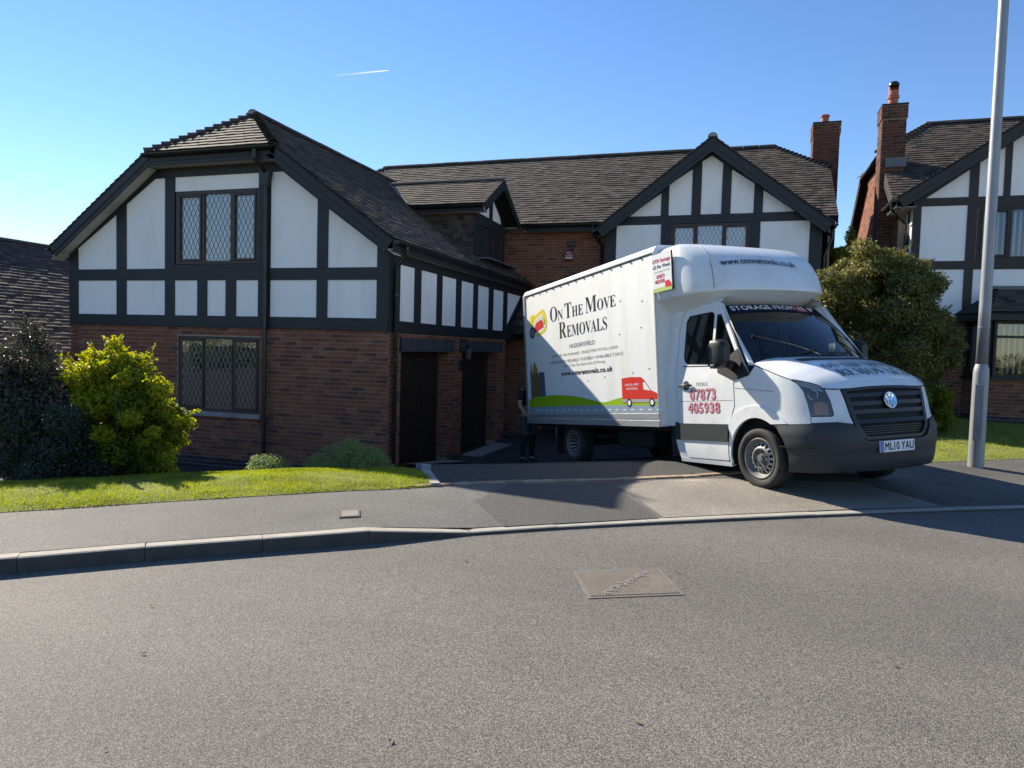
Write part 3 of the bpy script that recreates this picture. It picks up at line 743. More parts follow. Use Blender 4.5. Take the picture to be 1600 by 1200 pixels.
def chimney(parent, x0, x1, y0, y1, z0, z1, pots):
    ch = MB().box((x0+.006, y0+.006, z0), (x1-.006, y1-.006, z1-.01)).build('chimney', M['mortar'], parent)
    for fr, u0, u1 in ((Fr((0, y0, 0), (1, 0, 0), (0, -1, 0)), x0, x1), (Fr((x0, 0, 0), (0, 1, 0), (-1, 0, 0)), y0, y1), (Fr((x1, 0, 0), (0, 1, 0), (1, 0, 0)), y0, y1)):
        brickwork(fr, ch, u0+.006, u1-.006, z0, z1-.33, m=M['brick_stack'])
        fr2 = Fr(fr.o+fr.n*.022, fr.u, fr.n)
        brickwork(fr2, ch, u0-.02, u1+.02, z1-.325, z1-.03, m=M['brick_stack'])
    MB().box((x0-.02, y0-.02, z1-.33), (x1+.02, y1+.02, z1-.02)).build('corbel', M['mortar'], ch)
    MB().box((x0-.035, y0-.035, z1-.02), (x1+.035, y1+.035, z1+.03)).build('chimney_cap', M['brick_dark'], ch, bevel=.01)
    return ch
# ------------------------------------------------------------------ the house with the garage wing
YF, XR = 10.844, -5.627
WX0, WX1 = -12.60, XR
RZ, EZ, XC, HS = 5.92, 3.28, -9.1, 3.68          # wing roof: ridge, eave, centre line, half span
WK = (RZ-EZ)/HS
house = empty('detached_house', (-5.6, 14.0, -.85), 'large brick house with dark timbered white gables, tiled roof and garage wing', 'house')
def wz(x): return RZ-WK*abs(x-XC)
fw = Fr((0, YF, 0), (1, 0, 0), (0, -1, 0))
fs = Fr((XR, 0, 0), (0, 1, 0), (1, 0, 0))
T_, PNL = M['timber'], M['render']
# --- front wall of the wing: brick storey
LW = (-10.0, -8.19, .24, 1.62)
wall = MB()
for r in (rc(WX0, LW[0], -1.1, 1.78), rc(LW[1], WX1-.001, -1.1, 1.78), rc(LW[0], LW[1], -1.1, LW[2]), rc(LW[0], LW[1], LW[3], 1.78)): fw.prism(wall, r, -.25, 0)
wall = wall.build('front_wall', M['mortar'], house)
brickwork(fw, wall, WX0, WX1, -.60, 1.785, holes=[LW], single=lambda r: r[0] > -8.2 and r[2] > -.35, limit=300)
brickwork(fw, wall, WX0, WX1, -1.05, -.61, m=M['brick_dark'])
# --- timbered gable of the wing
UW = (-10.036, -8.22, 2.94, 4.262)
core = MB(); top = 4.83
def gz(x): return min(top, wz(x)-.05)
fw.prism(core, [(WX0, 1.79), (UW[0], 1.79), (UW[0], gz(UW[0])), (XC-(RZ-top-.05)/WK, top), (WX0, gz(WX0))], -.2, 0)
fw.prism(core, [(UW[1], 1.79), (WX1-.001, 1.79), (WX1-.001, gz(WX1)), (XC+(RZ-top-.05)/WK, top), (UW[1], gz(UW[1]))], -.2, 0)
fw.prism(core, rc(UW[0], UW[1], 1.79, UW[2]), -.2, 0); fw.prism(core, rc(UW[0], UW[1], UW[3], top), -.2, 0)
gw = core.build('gable_wall', T_, house)
panels(fw, gw, [
    [(-12.39, 2.86), (-11.43, 2.86), (-11.43, 3.90), (-12.39, 3.275)],
    [(-11.196, 2.86), (-10.278, 2.86), (-10.278, 4.53), (-10.515, 4.53), (-11.196, 4.08)],
    rc(-10.057, -8.22, 4.275, 4.535),
    [(-7.97, 2.855), (-7.018, 2.855), (-7.018, 4.024), (-7.72, 4.535), (-7.97, 4.535)],
    [(-6.807, 2.855), (-5.856, 2.855), (-5.856, 3.206), (-6.807, 3.865)]]+
    [rc(a, b, 1.998, 2.645) for a, b in ((-12.39, -11.43), (-11.196, -10.278), (-10.057, -9.539), (-9.325, -8.915), (-8.693, -8.22), (-7.97, -7.018), (-6.807, -5.856))], PNL)
def vz(x): return wz(x)-.09
tb = [rc(WX0-.01, WX1+.012, 1.79, 1.998), rc(-12.39, -10.05, 2.645, 2.86), rc(-10.05, -8.22, 2.645, 2.93), rc(-8.22, -5.856, 2.645, 2.856),
      [(WX0-.01, 2.0), (-12.39, 2.0), (-12.39, vz(-12.39)), (WX0-.01, vz(WX0))],
      [(-5.856, 2.0), (WX1+.012, 2.0), (WX1+.012, vz(WX1)), (-5.856, vz(-5.856))]]
for a, b in ((-11.43, -11.196), (-10.278, -10.057), (-8.22, -7.97), (-7.018, -6.807)):
    tb.append(rc(a, b, 2.0, 2.645)); h = 4.53 if -10.6 < a < -7.7 else min(vz(a), vz(b)); tb.append(rc(a, b, 2.862, h))
for a, b in ((-9.539, -9.325), (-8.915, -8.693)): tb.append(rc(a, b, 2.0, 2.645))
tb.append([(-12.39, 3.275), (-11.43, 3.90), (-11.43, vz(-11.43)), (-12.39, vz(-12.39))]); tb.append([(-11.196, 4.08), (-10.515, 4.53), (-10.515, 4.76), (-11.196, vz(-11.196))])
tb.append([(-7.72, 4.53), (-7.018, 4.024), (-7.018, vz(-7.018)), (-7.72, 4.76)]); tb.append([(-6.807, 3.865), (-5.856, 3.206), (-5.856, vz(-5.856)), (-6.807, vz(-6.807))])
tb.append(rc(-10.515, -7.72, 4.535, 4.80))
timbers(fw, gw, tb, T_)
window(fw, house, *UW, n=3, widths=(1.0, 1.13, .95), openers=(0, 2))
window(fw, house, *LW, n=3, widths=(1.0, 1.13, .95), curtain=None, leadmat='leading_light', sill=True, openers=(0, 2), proud=-.02, deep=.10)
# --- side wall over the garage doors
D1, D2 = (11.30, 13.48, -1.1, 1.44), (14.22, 16.52, -1.1, 1.44)
WE = 17.12
sw = MB()
for r in (rc(YF+.004, D1[0], -1.1, 1.76), rc(D1[1], D2[0], -1.1, 1.76), rc(D2[1], WE, -1.1, 1.76), rc(D1[0], D1[1], 1.44, 1.76), rc(D2[0], D2[1], 1.44, 1.76)): fs.prism(sw, r, -.27, -.0)
fs.prism(sw, rc(YF+.25, 18.6, 1.77, 3.2), -.2, 0)
side = sw.build('side_wall', M['mortar'], house)
L1, L2 = (11.24, 13.70, 1.44, 1.69), (14.02, 16.84, 1.44, 1.69)
brickwork(fs, side, YF, WE, -.72, 1.765, holes=[D1, D2, L1, L2])
brickwork(fs, side, YF, WE, -1.05, -.73, holes=[D1, D2], m=M['brick_dark'])
rv = Fr((0, D1[1], 0), (-1, 0, 0), (0, -1, 0)); brickwork(rv, side, 5.63, 5.89, -.72, 1.43)
rv = Fr((0, D2[1], 0), (-1, 0, 0), (0, -1, 0)); brickwork(rv, side, 5.63, 5.89, -.72, 1.43)
M['soldier'] = piece_mat('grey_soldier_brick', [(.055, .057, .062), (.066, .068, .072), (.048, .05, .056)], .75, .4)
for (a, b, c, d) in (L1, L2):
    l = fs.rect(MB(), a, b, c, d, .002, .03).build('lintel', M['brick_dark'], house)
    n = int((b-a)/.075); me = MB().box((0, 0, 0), (.064, .012, d-c-.012)).mesh('soldier_brick', M['soldier'])
    for i in range(n):
        w = Matrix(((0, 1, 0), (1, 0, 0), (0, 0, 1))).to_4x4(); w.translation = fs.p(a+.004+i*(b-a-.008)/n, c+.006, .03); inst('soldier_brick', me, l, w)
for (a, b, c, d) in (D1, D2):
    dr = fs.rect(MB(), a, b, c, d, -.31, -.275).build('garage_door', M['door'], house)
    n = 11; wd_ = (b-a-.16)/n
    for i in range(n): fs.rect(MB(), a+.08+i*wd_+.006, a+.08+(i+1)*wd_-.006, -.72, d-.30, -.275, -.259).build('door_plank', M['door'], dr, bevel=.003)
    fs.rect(MB(), a+.08, b-.08, d-.28, d-.10, -.275, -.259).build('top_rail', M['door'], dr)
    for p in (rc(a, a+.075, -1.0, d), rc(b-.075, b, -1.0, d), rc(a+.075, b-.075, d-.075, d)): fs.prism(MB(), p, -.275, -.235).build('door_frame', M['frame'], dr)
uw = fs.rect(MB(), YF+.25, 18.6, 1.77, 3.2, 0, .002).build('upper_side_wall', T_, house)
pn = [(11.176, 11.759), (12.03, 12.756), (13.006, 13.737), (14.02, 14.739), (15.02, 15.746), (16.063, 16.832)]
panels(fs, uw, [rc(a, b, 1.972, 2.94) for a, b in pn]+[[(17.13, 2.10), (18.30, 2.94), (17.13, 2.94)]], PNL, .014)
pe = [YF+.0]+[e for p in pn for e in p]+[17.13]
timbers(fs, uw, [rc(YF-.03, 17.13, 1.765, 1.972), rc(YF-.03, 18.6, 2.94, 3.19)]+[rc(pe[i], pe[i+1], 1.973, 2.939) for i in range(0, len(pe), 2)]+[[(17.0, 1.765), (17.25, 1.765), (18.6, 2.75), (18.6, 2.939), (18.30, 2.939), (17.13, 2.10), (17.0, 2.0)]], T_)
# left side of the wing
MB().box((WX0, YF, -1.1), (WX0+.2, 18.6, 3.2)).build('left_wall', M['mortar'], house)
# --- wing roof
YV, YB, HZ = 10.54, 20.2, 4.93
hx = (RZ-HZ)/WK; AY = YV+(RZ-HZ)/.75
rf = slab(house, 'wing_roof', M['felt'], [(XC+HS, YV, EZ), (XC+HS, YB, EZ), (XC, YB, RZ), (XC, AY, RZ), (XC+hx, YV, HZ)])
slab(rf, 'roof_deck', M['felt'], [(XC-HS, YV, EZ), (XC-HS, YB, EZ), (XC, YB, RZ), (XC, AY, RZ), (XC-hx, YV, HZ)])
slab(rf, 'roof_deck', M['felt'], [(XC-hx, YV, HZ), (XC+hx, YV, HZ), (XC, AY, RZ)])
sl_len = math.hypot(HS, RZ-EZ); cs = HS/sl_len; sn = (RZ-EZ)/sl_len
hv = sl_len*(HZ-EZ)/(RZ-EZ)
tiles(rf, (XC+HS, 0, EZ), (0, 1, 0), (-cs, 0, sn), [(YV, 0), (YB, 0), (YB, sl_len), (AY, sl_len), (YV, hv)], limit=190)
tiles(rf, (XC-HS, 0, EZ), (0, 1, 0), (cs, 0, sn), [(YV, 0), (YB, 0), (YB, sl_len), (AY, sl_len), (YV, hv)])
hl = math.hypot(AY-YV, RZ-HZ)
tiles(rf, (XC, YV, HZ), (1, 0, 0), (0, (AY-YV)/hl, (RZ-HZ)/hl), [(-hx, 0), (hx, 0), (0, hl)], limit=110)
ridge(rf, (XC, AY-.12, RZ+.01), (XC, YB-.2, RZ+.01))
hip(rf, (XC-hx, YV, HZ+.0), (XC, AY, RZ+.0)); hip(rf, (XC+hx, YV, HZ+.0), (XC, AY, RZ+.0))
def verge(parent, a, b, n=(0, -1, 0), bw=.20, m=None, th=.025, drop=.035, mortar=True):
    VC[0] += 1; sh = Vector(n)*(.0035*(VC[0] % 2)); a = Vector(a)+sh; b = Vector(b)+sh
    """barge board and mortared verge from a (low) to b (high)"""
    a, b, n = Vector(a), Vector(b), Vector(n); d = (b-a).normalized(); up = (Vector((0, 0, 1))-d*d.z).normalized()
    if up.z < 0: up = -up
    o = MB().prism([a-up*drop, b-up*drop, b-up*(drop+bw), a-up*(drop+bw)], -n*th).build('barge_board', m or T_, parent)
    MB().prism([a-up*(drop+bw*.52), b-up*(drop+bw*.52), b-up*(drop+bw*.60), a-up*(drop+bw*.60)], n*.012).build('board_moulding', m or T_, o)
    if mortar: MB().prism([a-up*.006-n*.01, b-up*.006-n*.01, b-up*(drop-.002)-n*.01, a-up*(drop-.002)-n*.01], -n*.05).build('verge_mortar', M['pointing'], o)
    return o
VC = [0]
def soffit(parent, pts, th=.012):
    MB().prism(pts, (0, 0, th)).build('soffit', M['soffit'], parent)
verge(house, (XC-HS, YV, EZ), (XC-hx, YV, HZ)); verge(house, (XC+HS, YV, EZ), (XC+hx, YV, HZ))
for sgn in (-1, 1):
    a = Vector((XC+sgn*HS, YV+.026, EZ-.25)); b = Vector((XC+sgn*hx, YV+.026, HZ-.25))
    MB().prism([a, b, b+Vector((0, YF-YV-.03, 0)), a+Vector((0, YF-YV-.03, 0))], (0, 0, .012)).build('soffit', M['soffit'], house)
# half hip: fascia, gutter, soffit
MB().box((XC-hx-.02, YV, HZ-.24), (XC+hx+.02, YV+.025, HZ-.02)).build('fascia', T_, house)
MB().box((XC-hx, YV-.012, HZ-.17), (XC+hx, YV-.001, HZ-.155)).build('fascia_moulding', T_, house)
soffit(house, [(XC-hx, YV+.026, HZ-.225), (XC+hx, YV+.026, HZ-.225), (XC+hx, YF, HZ-.225), (XC-hx, YF, HZ-.225)])
gutter(house, (XC-hx+.02, YV-.065, HZ-.035), (XC+hx-.02, YV-.065, HZ-.035))
dp = downpipe(house, [(-8.06, YV-.065, HZ-.06), (-8.06, YV-.065, HZ-.22), (-8.02, YF-.12, HZ-.42)], .036)
MB().prism([(-8.14, YF-.15, 4.52), (-7.92, YF-.15, 4.52), (-7.98, YF-.15, 4.28), (-8.08, YF-.15, 4.28)], (0, .11, 0)).build('hopper', M['gutter'], house)
downpipe(house, [(-8.03, YF-.085, 4.3), (-8.03, YF-.085, -1.0)], .036, brackets=[(-8.03, YF-.085, z) for z in (3.5, 2.3, 1.1, .0)])
# side eave
MB().box((XC+HS-.02, YV+.02, EZ-.19), (XC+HS+.005, 18.6, EZ-.012)).build('fascia', T_, house)
soffit(house, [(XR, YV+.03, EZ-.17), (XC+HS-.021, YV+.03, EZ-.17), (XC+HS-.021, 18.6, EZ-.17), (XR, 18.6, EZ-.17)])
gutter(house, (XC+HS+.07, YV-.02, EZ-.03), (XC+HS+.07, 18.55, EZ-.03))
downpipe(house, [(XC+HS+.07, YF+.06, EZ-.07), (XC+HS+.07, YF+.06, EZ-.2), (XR+.075, YF+.10, EZ-.42), (XR+.075, YF+.10, -.9)], .036, brackets=[(XR+.075, YF+.10, z) for z in (2.4, 1.3, .2)])
MB().box((XC-HS-.005, YV+.02, EZ-.19), (XC-HS+.02, 18.6, EZ-.012)).build('fascia', T_, house)
gutter(house, (XC-HS-.07, YV-.02, EZ-.03), (XC-HS-.07, 18.0, EZ-.03))
downpipe(house, [(XC-HS-.07, YF+.2, EZ-.07), (XC-HS-.07, YF+.2, EZ-.2), (WX0-.07, YF+.2, EZ-.45), (WX0-.07, YF+.2, -.9)], .034)
MB().box((XC-HS, YV+.03, EZ-.17), (WX0, YF+.3, EZ-.158)).build('soffit', M['soffit'], house)
# --- dormer over the garage
DY, DZ, DE, DH = 16.67, 5.62, 4.80, 1.37
dk = (DZ-DE)/DH; DX = -5.60
def wing_x(z): return XC+(RZ-z)/WK
dm = MB(); f = Fr((0, 15.6, 0), (1, 0, 0), (0, -1, 0))
f.prism(dm, [(wing_x(4.72), 4.72), (-5.95, wz(-5.95)-.05), (-5.95, 4.72)], -.15, 0)
dorm = dm.build('dormer', M['felt'], house)
M['tile_hung'] = M['tile']
cy0 = 15.6; zz = 3.70; rowsn = 0; th_ = MB()
while zz < 4.70:
    x0 = wing_x(zz+.05)
    x = x0-(.08 if rowsn % 2 else 0)
    while x < -5.96:
        a, b = max(x, x0), min(x+.162, -5.955)
        if b-a > .02: th_.add([(a, cy0-.022, zz), (b, cy0-.022, zz), (b, cy0-.004, zz+.14), (a, cy0-.004, zz+.14), (a, cy0-.008, zz), (b, cy0-.008, zz)], [(0, 1, 2, 3), (4, 5, 1, 0)])
        x += .165
    zz += .1; rowsn += 1
th_.build('hanging_tiles', M['tile'], dorm, kind='stuff')
fd = Fr((-5.95, 0, 0), (0, 1, 0), (1, 0, 0))
fd.prism(MB(), [(15.6, 3.62), (17.75, 3.62), (17.75, 4.75), (16.67, 5.42), (15.6, 4.75)], -.1, 0).build('dormer_front', T_, dorm)
timbers(fd, dorm, [rc(15.585, 15.78, 3.66, 4.74), rc(17.57, 17.765, 3.66, 4.74), rc(15.78, 17.57, 4.42, 4.66), rc(16.57, 16.77, 4.66, 5.32)], T_)
panels(fd, dorm, [[(15.86, 4.70), (16.55, 4.70), (16.55, 5.20), (15.98, 4.86)], [(16.79, 4.70), (17.48, 4.70), (17.36, 4.86), (16.79, 5.20)]], PNL)
window(fd, house, 15.80, 17.55, 3.74, 4.40, n=3, leadmat='leading', curtain=None, openers=())
MB().box((-5.94, 15.55, 3.60), (-5.55, 17.8, 3.63)).build('apron_flashing', M['lead'], dorm)
for sgn in (-1, 1):
    ye = DY+sgn*DH
    slab(dorm, 'dormer_deck', M['felt'], [(DX, ye, DE), (wing_x(DE)-.1, ye, DE), (wing_x(DZ)-.1, DY, DZ), (DX, DY, DZ)])
    L = math.hypot(DH, DZ-DE)
    xb = wing_x(DE)
    tiles(dorm, (DX, ye, DE), (-1, 0, 0), (0, -sgn*DH/L, (DZ-DE)/L), [(0, 0), (DX-xb+.05, 0), (DX-wing_x(DZ)+.05, L), (0, L)])
    MB().box((xb-.1, ye+sgn*.012, DE-.16), (DX-.02, ye-sgn*.014, DE-.012)).build('fascia', T_, dorm)
    MB().box((xb, ye-sgn*.0, DE-.15), (DX-.03, DY+sgn*1.07, DE-.138)).build('soffit', M['soffit'], dorm)
    verge(dorm, (DX, ye, DE), (DX, DY, DZ), (1, 0, 0), .15, th=.025)
    gutter(dorm, (xb+.1, ye+sgn*.06, DE-.03), (DX-.03, ye+sgn*.06, DE-.03))
ridge(dorm, (DX+.01, DY, DZ+.012), (wing_x(DZ)-.05, DY, DZ+.012), .10)
MB().prism([(wing_x(DE)+.06, DY-DH+.01, DE+.05), (wing_x(DZ)+.0, DY-.02, DZ+.06), (wing_x(DZ)-.06, DY-.02, DZ+.10), (wing_x(DE)-.02, DY-DH+.01, DE+.09)], (0, 0, -.03)).build('valley_mortar', M['pointing'], dorm)
# --- main range: wall, roof
YM, YG = 18.6, 18.0
ME, MR, MY0, MYR = 4.83, 7.50, 18.3, 22.0
MX0, MX1 = -13.0, 2.08
fm = Fr((0, YM, 0), (1, 0, 0), (0, -1, 0)); fg = Fr((0, YG, 0), (1, 0, 0), (0, -1, 0))
mw = fm.prism(MB(), rc(-12.9, 1.9, -1.1, ME), -.25, 0).build('main_wall', M['mortar'], house)
brickwork(fm, mw, -8.0, -3.30, -.95, 4.72)
MB().box((1.7, YM+.0, -1.1), (1.95, 25.4, 4.8)).build('end_wall', M['mortar'], house)
fe = Fr((1.95, 0, 0), (0, 1, 0), (1, 0, 0))
ew = MB(); fe.prism(ew, [(YM, 4.8), (25.4, 4.8), (MYR+1.5, 6.45), (MYR-1.5, 6.45)], -.25, 0); ew = ew.build('end_gable', M['mortar'], house)
brickwork(fe, ew, YM, 22.0, -.9, 4.8)
mk = (MR-ME)/(MYR-MY0); RX0, RX1 = -11.57, .66
dxr = MX1-RX1; hzr = MR-dxr*mk
mr_ = slab(house, 'main_roof', M['felt'], [(MX0, MY0, ME), (MX1, MY0, ME), (MX1, MYR-dxr, hzr), (RX1, MYR, MR), (RX0, MYR, MR), (MX0, MYR-(RX0-MX0), MR-(RX0-MX0)*mk)])
slab(mr_, 'roof_deck', M['felt'], [(MX0, 2*MYR-MY0, ME), (MX1, 2*MYR-MY0, ME), (MX1, MYR+dxr, hzr), (RX1, MYR, MR), (RX0, MYR, MR), (MX0, MYR+(RX0-MX0), MR-(RX0-MX0)*mk)])
slab(mr_, 'roof_deck', M['felt'], [(MX1, MYR-dxr, hzr), (MX1, MYR+dxr, hzr), (RX1, MYR, MR)])
slab(mr_, 'roof_deck', M['felt'], [(MX0, MYR-(RX0-MX0), MR-(RX0-MX0)*mk), (MX0, MYR+(RX0-MX0), MR-(RX0-MX0)*mk), (RX0, MYR, MR)])
mL = math.hypot(MYR-MY0, MR-ME); hvr = mL*(hzr-ME)/(MR-ME); dl = RX0-MX0; hvl = mL*(MR-dl*mk-ME)/(MR-ME)
tiles(mr_, (0, MY0, ME), (1, 0, 0), (0, (MYR-MY0)/mL, (MR-ME)/mL), [(MX0, 0), (MX1, 0), (MX1, hvr), (RX1, mL), (RX0, mL), (MX0, hvl)], jit=.006)
L2_ = math.hypot(dxr, MR-hzr)
tiles(mr_, (MX1, MYR, hzr), (0, 1, 0), (-dxr/L2_, 0, (MR-hzr)/L2_), [(-dxr, 0), (dxr, 0), (0, L2_)])
ridge(mr_, (RX0-.1, MYR, MR+.012), (RX1+.1, MYR, MR+.012))
hip(mr_, (MX1, MYR-dxr, hzr), (RX1, MYR, MR)); hip(mr_, (MX0, MYR-dl, MR-dl*mk), (RX0, MYR, MR)); hip(mr_, (MX1, MYR+dxr, hzr), (RX1, MYR, MR))
verge(house, (MX1, MY0, ME), (MX1, MYR-dxr, hzr), (1, 0, 0)); verge(house, (MX1, 2*MYR-MY0, ME), (MX1, MYR+dxr, hzr), (1, 0, 0))
MB().box((-5.5, MY0, ME-.20), (-3.4, MY0+.024, ME-.012)).build('fascia', T_, house)
soffit(house, [(-5.6, MY0+.025, ME-.18), (-3.4, MY0+.025, ME-.18), (-3.4, YM, ME-.18), (-5.6, YM, ME-.18)])
gutter(house, (-5.6, MY0-.065, ME-.03), (-3.5, MY0-.065, ME-.03))
downpipe(house, [(-3.72, MY0-.065, ME-.07), (-3.72, MY0-.065, ME-.25), (-3.52, YM-.08, ME-.55), (-3.52, YM-.08, -.9)], .036, brackets=[(-3.52, YM-.08, z) for z in (3.9, 2.6)])
# --- projecting gable on the right
GX, GZ, GH, GK = -.80, 6.68, 2.72, .768
GE = GZ-GH*GK; GV = 17.70
def ggz(x): return GZ-GK*abs(x-GX)
GW = (-1.71, .13, 3.40, 4.69)
gc = MB(); fg.prism(gc, [(-3.30, -1.0), (1.71, -1.0), (1.71, GW[2]), (-3.30, GW[2])], -.2, 0)
fg.prism(gc, [(-3.30, GW[2]), (GW[0], GW[2]), (GW[0], ggz(GW[0])-.06), (-3.30, ggz(-3.30)-.06)], -.2, 0)
fg.prism(gc, [(GW[1], GW[2]), (1.71, GW[2]), (1.71, ggz(1.71)-.06), (GW[1], ggz(GW[1])-.06)], -.2, 0)
fg.prism(gc, [(GW[0], GW[3]), (GW[1], GW[3]), (GW[1], ggz(GW[1])-.06), (GX, GZ-.06), (GW[0], ggz(GW[0])-.06)], -.2, 0)
MBs = MB().box((-3.30, YG+.2, -1.0), (-3.1, YM, 4.5)).build('gable_return', T_, house)
MB().box((1.51, YG+.2, -1.0), (1.71, YM, 4.5)).build('gable_return', T_, house)
rg = gc.build('right_gable', T_, house)
panels(fg, rg, [[(-2.766, 4.905), (-1.97, 4.905), (-1.97, 5.453)], [(-1.785, 4.905), (-1.243, 4.905), (-1.243, 6.0), (-1.785, 5.655)],
    [(-1.025, 4.91), (-.547, 4.91), (-.547, 6.10), (-.81, 6.30), (-1.025, 6.17)], [(-.336, 4.91), (.186, 4.91), (.186, 5.595), (-.336, 5.948)], [(.393, 4.915), (1.105, 4.92), (.393, 5.437)],
    rc(-3.047, -1.95, 3.1, 4.69), rc(.36, 1.447, 3.1, 4.70), rc(-3.047, -1.95, 2.2, 2.9), rc(-1.7, -.8, 2.2, 2.9), rc(-.6, .2, 2.2, 2.9), rc(.45, 1.447, 2.2, 2.9)], PNL)
def gt(x): return ggz(x)-.10
tb = [rc(-3.30, 1.71, 4.70, 4.90), rc(-3.312, -3.047, 2.0, 4.70), rc(1.447, 1.722, 2.0, 4.70), rc(-1.95, -1.71, 3.1, 4.70), rc(.13, .36, 3.1, 4.70), rc(-3.047, 1.447, 2.9, 3.1), rc(-3.047, 1.447, 2.0, 2.2)]
for a, b in ((-1.97, -1.785), (-1.243, -1.025), (-.547, -.336), (.186, .393)): tb.append(rc(a, b, 4.905, min(gt(a), gt(b))))
for q in ([(-3.30, 4.905), (-2.766, 4.905), (-1.97, 5.453), (-1.97, gt(-1.97)), (-3.30, gt(-3.30))], [(-1.785, 5.655), (-1.243, 6.0), (-1.243, gt(-1.243)), (-1.785, gt(-1.785))], [(-1.025, 6.17), (-.81, 6.30), (-.81, gt(-.81)), (-1.025, gt(-1.025))],
          [(-.81, 6.30), (-.547, 6.10), (-.547, gt(-.547)), (-.81, gt(-.81))], [(-.336, 5.948), (.186, 5.595), (.186, gt(.186)), (-.336, gt(-.336))], [(.393, 5.437), (1.105, 4.92), (1.71, 4.905), (1.71, gt(1.71)), (.393, gt(.393))]): tb.append(q)
timbers(fg, rg, tb, T_)
window(fg, house, *GW, n=3, widths=(1, 1.13, 1), openers=(0, 2))
GB = 21.2
for sgn in (-1, 1):
    slab(mr_, 'roof_deck', M['felt'], [(GX+sgn*GH, GV, GE), (GX+sgn*GH, GB-1.5, GE), (GX, GB, GZ), (GX, GV, GZ)])
    gl_ = math.hypot(GH, GZ-GE)
    tiles(mr_, (GX+sgn*GH, 0, GE), (0, 1, 0), (-sgn*GH/gl_, 0, (GZ-GE)/gl_), [(GV, 0), (GB, 0), (GB, gl_), (GV, gl_)])
    verge(house, (GX+sgn*GH, GV, GE), (GX, GV, GZ), (0, -1, 0), .24)
    a = Vector((GX+sgn*GH, GV+.026, GE-.29)); b = Vector((GX, GV+.026, GZ-.29))
    MB().prism([a, b, b+Vector((0, YG-GV-.03, 0)), a+Vector((0, YG-GV-.03, 0))], (0, 0, .012)).build('soffit', T_, house)
    gutter(house, (GX+sgn*(GH+.05), GV, GE-.03), (GX+sgn*(GH+.05), 18.3, GE-.03))
ridge(mr_, (GX, GV-.02, GZ+.012), (GX, GB-.2, GZ+.012))
downpipe(house, [(1.95, 18.2, 4.5), (1.95, 18.2, 4.3), (1.80, 18.2, 3.9), (1.80, 18.2, -.5)], .034)
# porch roof on the main wall by the wing, with the front door under it
pl = math.hypot(1.05, .75)
pr = slab(house, 'porch_roof', M['felt'], [(-5.6, 17.55, 2.1), (-3.4, 17.55, 2.1), (-3.4, 18.6, 2.85), (-5.6, 18.6, 2.85)])
tiles(pr, (0, 17.55, 2.1), (1, 0, 0), (0, 1.05/pl, .75/pl), [(-5.6, 0), (-3.4, 0), (-3.4, pl), (-5.6, pl)])
MB().box((-5.6, 17.55, 1.92), (-3.4, 17.58, 2.085)).build('porch_fascia', T_, house)
MB().box((-5.0, YM-.03, -.9), (-4.0, YM-.008, 1.2)).build('front_door', M['door'], house)
# wall lantern between the garage doors, doorbell box, alarm, floodlight
lan = MB().box((XR+.0, 14.07, 1.52), (XR+.03, 14.17, 1.72)).build('wall_lantern', M['gutter'], house)
MB().tube([(XR+.03, 14.12, 1.66), (XR+.12, 14.12, 1.72), (XR+.18, 14.12, 1.60)], .012, 8).build('bracket', M['gutter'], lan)
MB().lathe([(.02, .0), (.085, -.07), (.09, -.08)], (XR+.18, 14.12, 1.60), (0, 0, 1), 6).build('lantern_cap', M['gutter'], lan)
MB().lathe([(.075, -.08), (.05, -.30)], (XR+.18, 14.12, 1.60), (0, 0, 1), 6).build('lantern_glass', mat('dull_glass', (.10, .10, .095), .25), lan)
MB().box((XR+.006, 14.02, 1.05), (XR+.05, 14.12, 1.28)).build('letter_box', M['gutter'], house, bevel=.01)
al = MB().lathe([(.15, 0), (.15, .05), (.13, .075), (.0, .08)], (-4.375, YM-.004, 4.04), (0, -1, 0), 8).build('alarm_box', M['alarm'], house)
def flat_text(parent, txt, fr, u0, u1, v0, v1, w, m, serif=False, bold=0, name='lettering'):
    V, F = fit_text(txt, u0, u1, v0, v1, serif, bold); mb = MB(); P = [fr.p(a, b, w) for a, b in V]; mb.add(P, F)
    return mb.build(name, m, parent, kind='stuff')
flat_text(al, 'R&T', fm, -4.44, -4.31, 4.07, 4.125, .0865, M['white_print'])
flat_text(al, 'SECURITY', fm, -4.48, -4.27, 4.01, 4.045, .0865, M['white_print'], bold=.01)
fm.rect(MB(), -4.48, -4.27, 3.955, 3.985, .084, .0868).build('printed_line', M['white_print'], al)
fl = MB().box((-4.42, YM-.10, 4.28), (-4.22, YM-.05, 4.40)).build('floodlight', M['gutter'], house, bevel=.01)
MB().box((-4.36, YM-.09, 4.18), (-4.28, YM-.004, 4.28)).build('sensor', M['gutter'], fl, bevel=.01)
# chimney of the right-hand end
ch = chimney(house, 1.72, 2.38, 21.6, 22.3, 4.0, 7.98, 1)
MB().lathe([(.115, 0), (.125, .03), (.105, .05), (.10, .22), (.125, .24), (.125, .28), (.10, .29)], (2.02, 21.95, 8.0), (0, 0, 1), 16).build('chimney_pot', M['terracotta'], ch, smooth=False, auto=40)
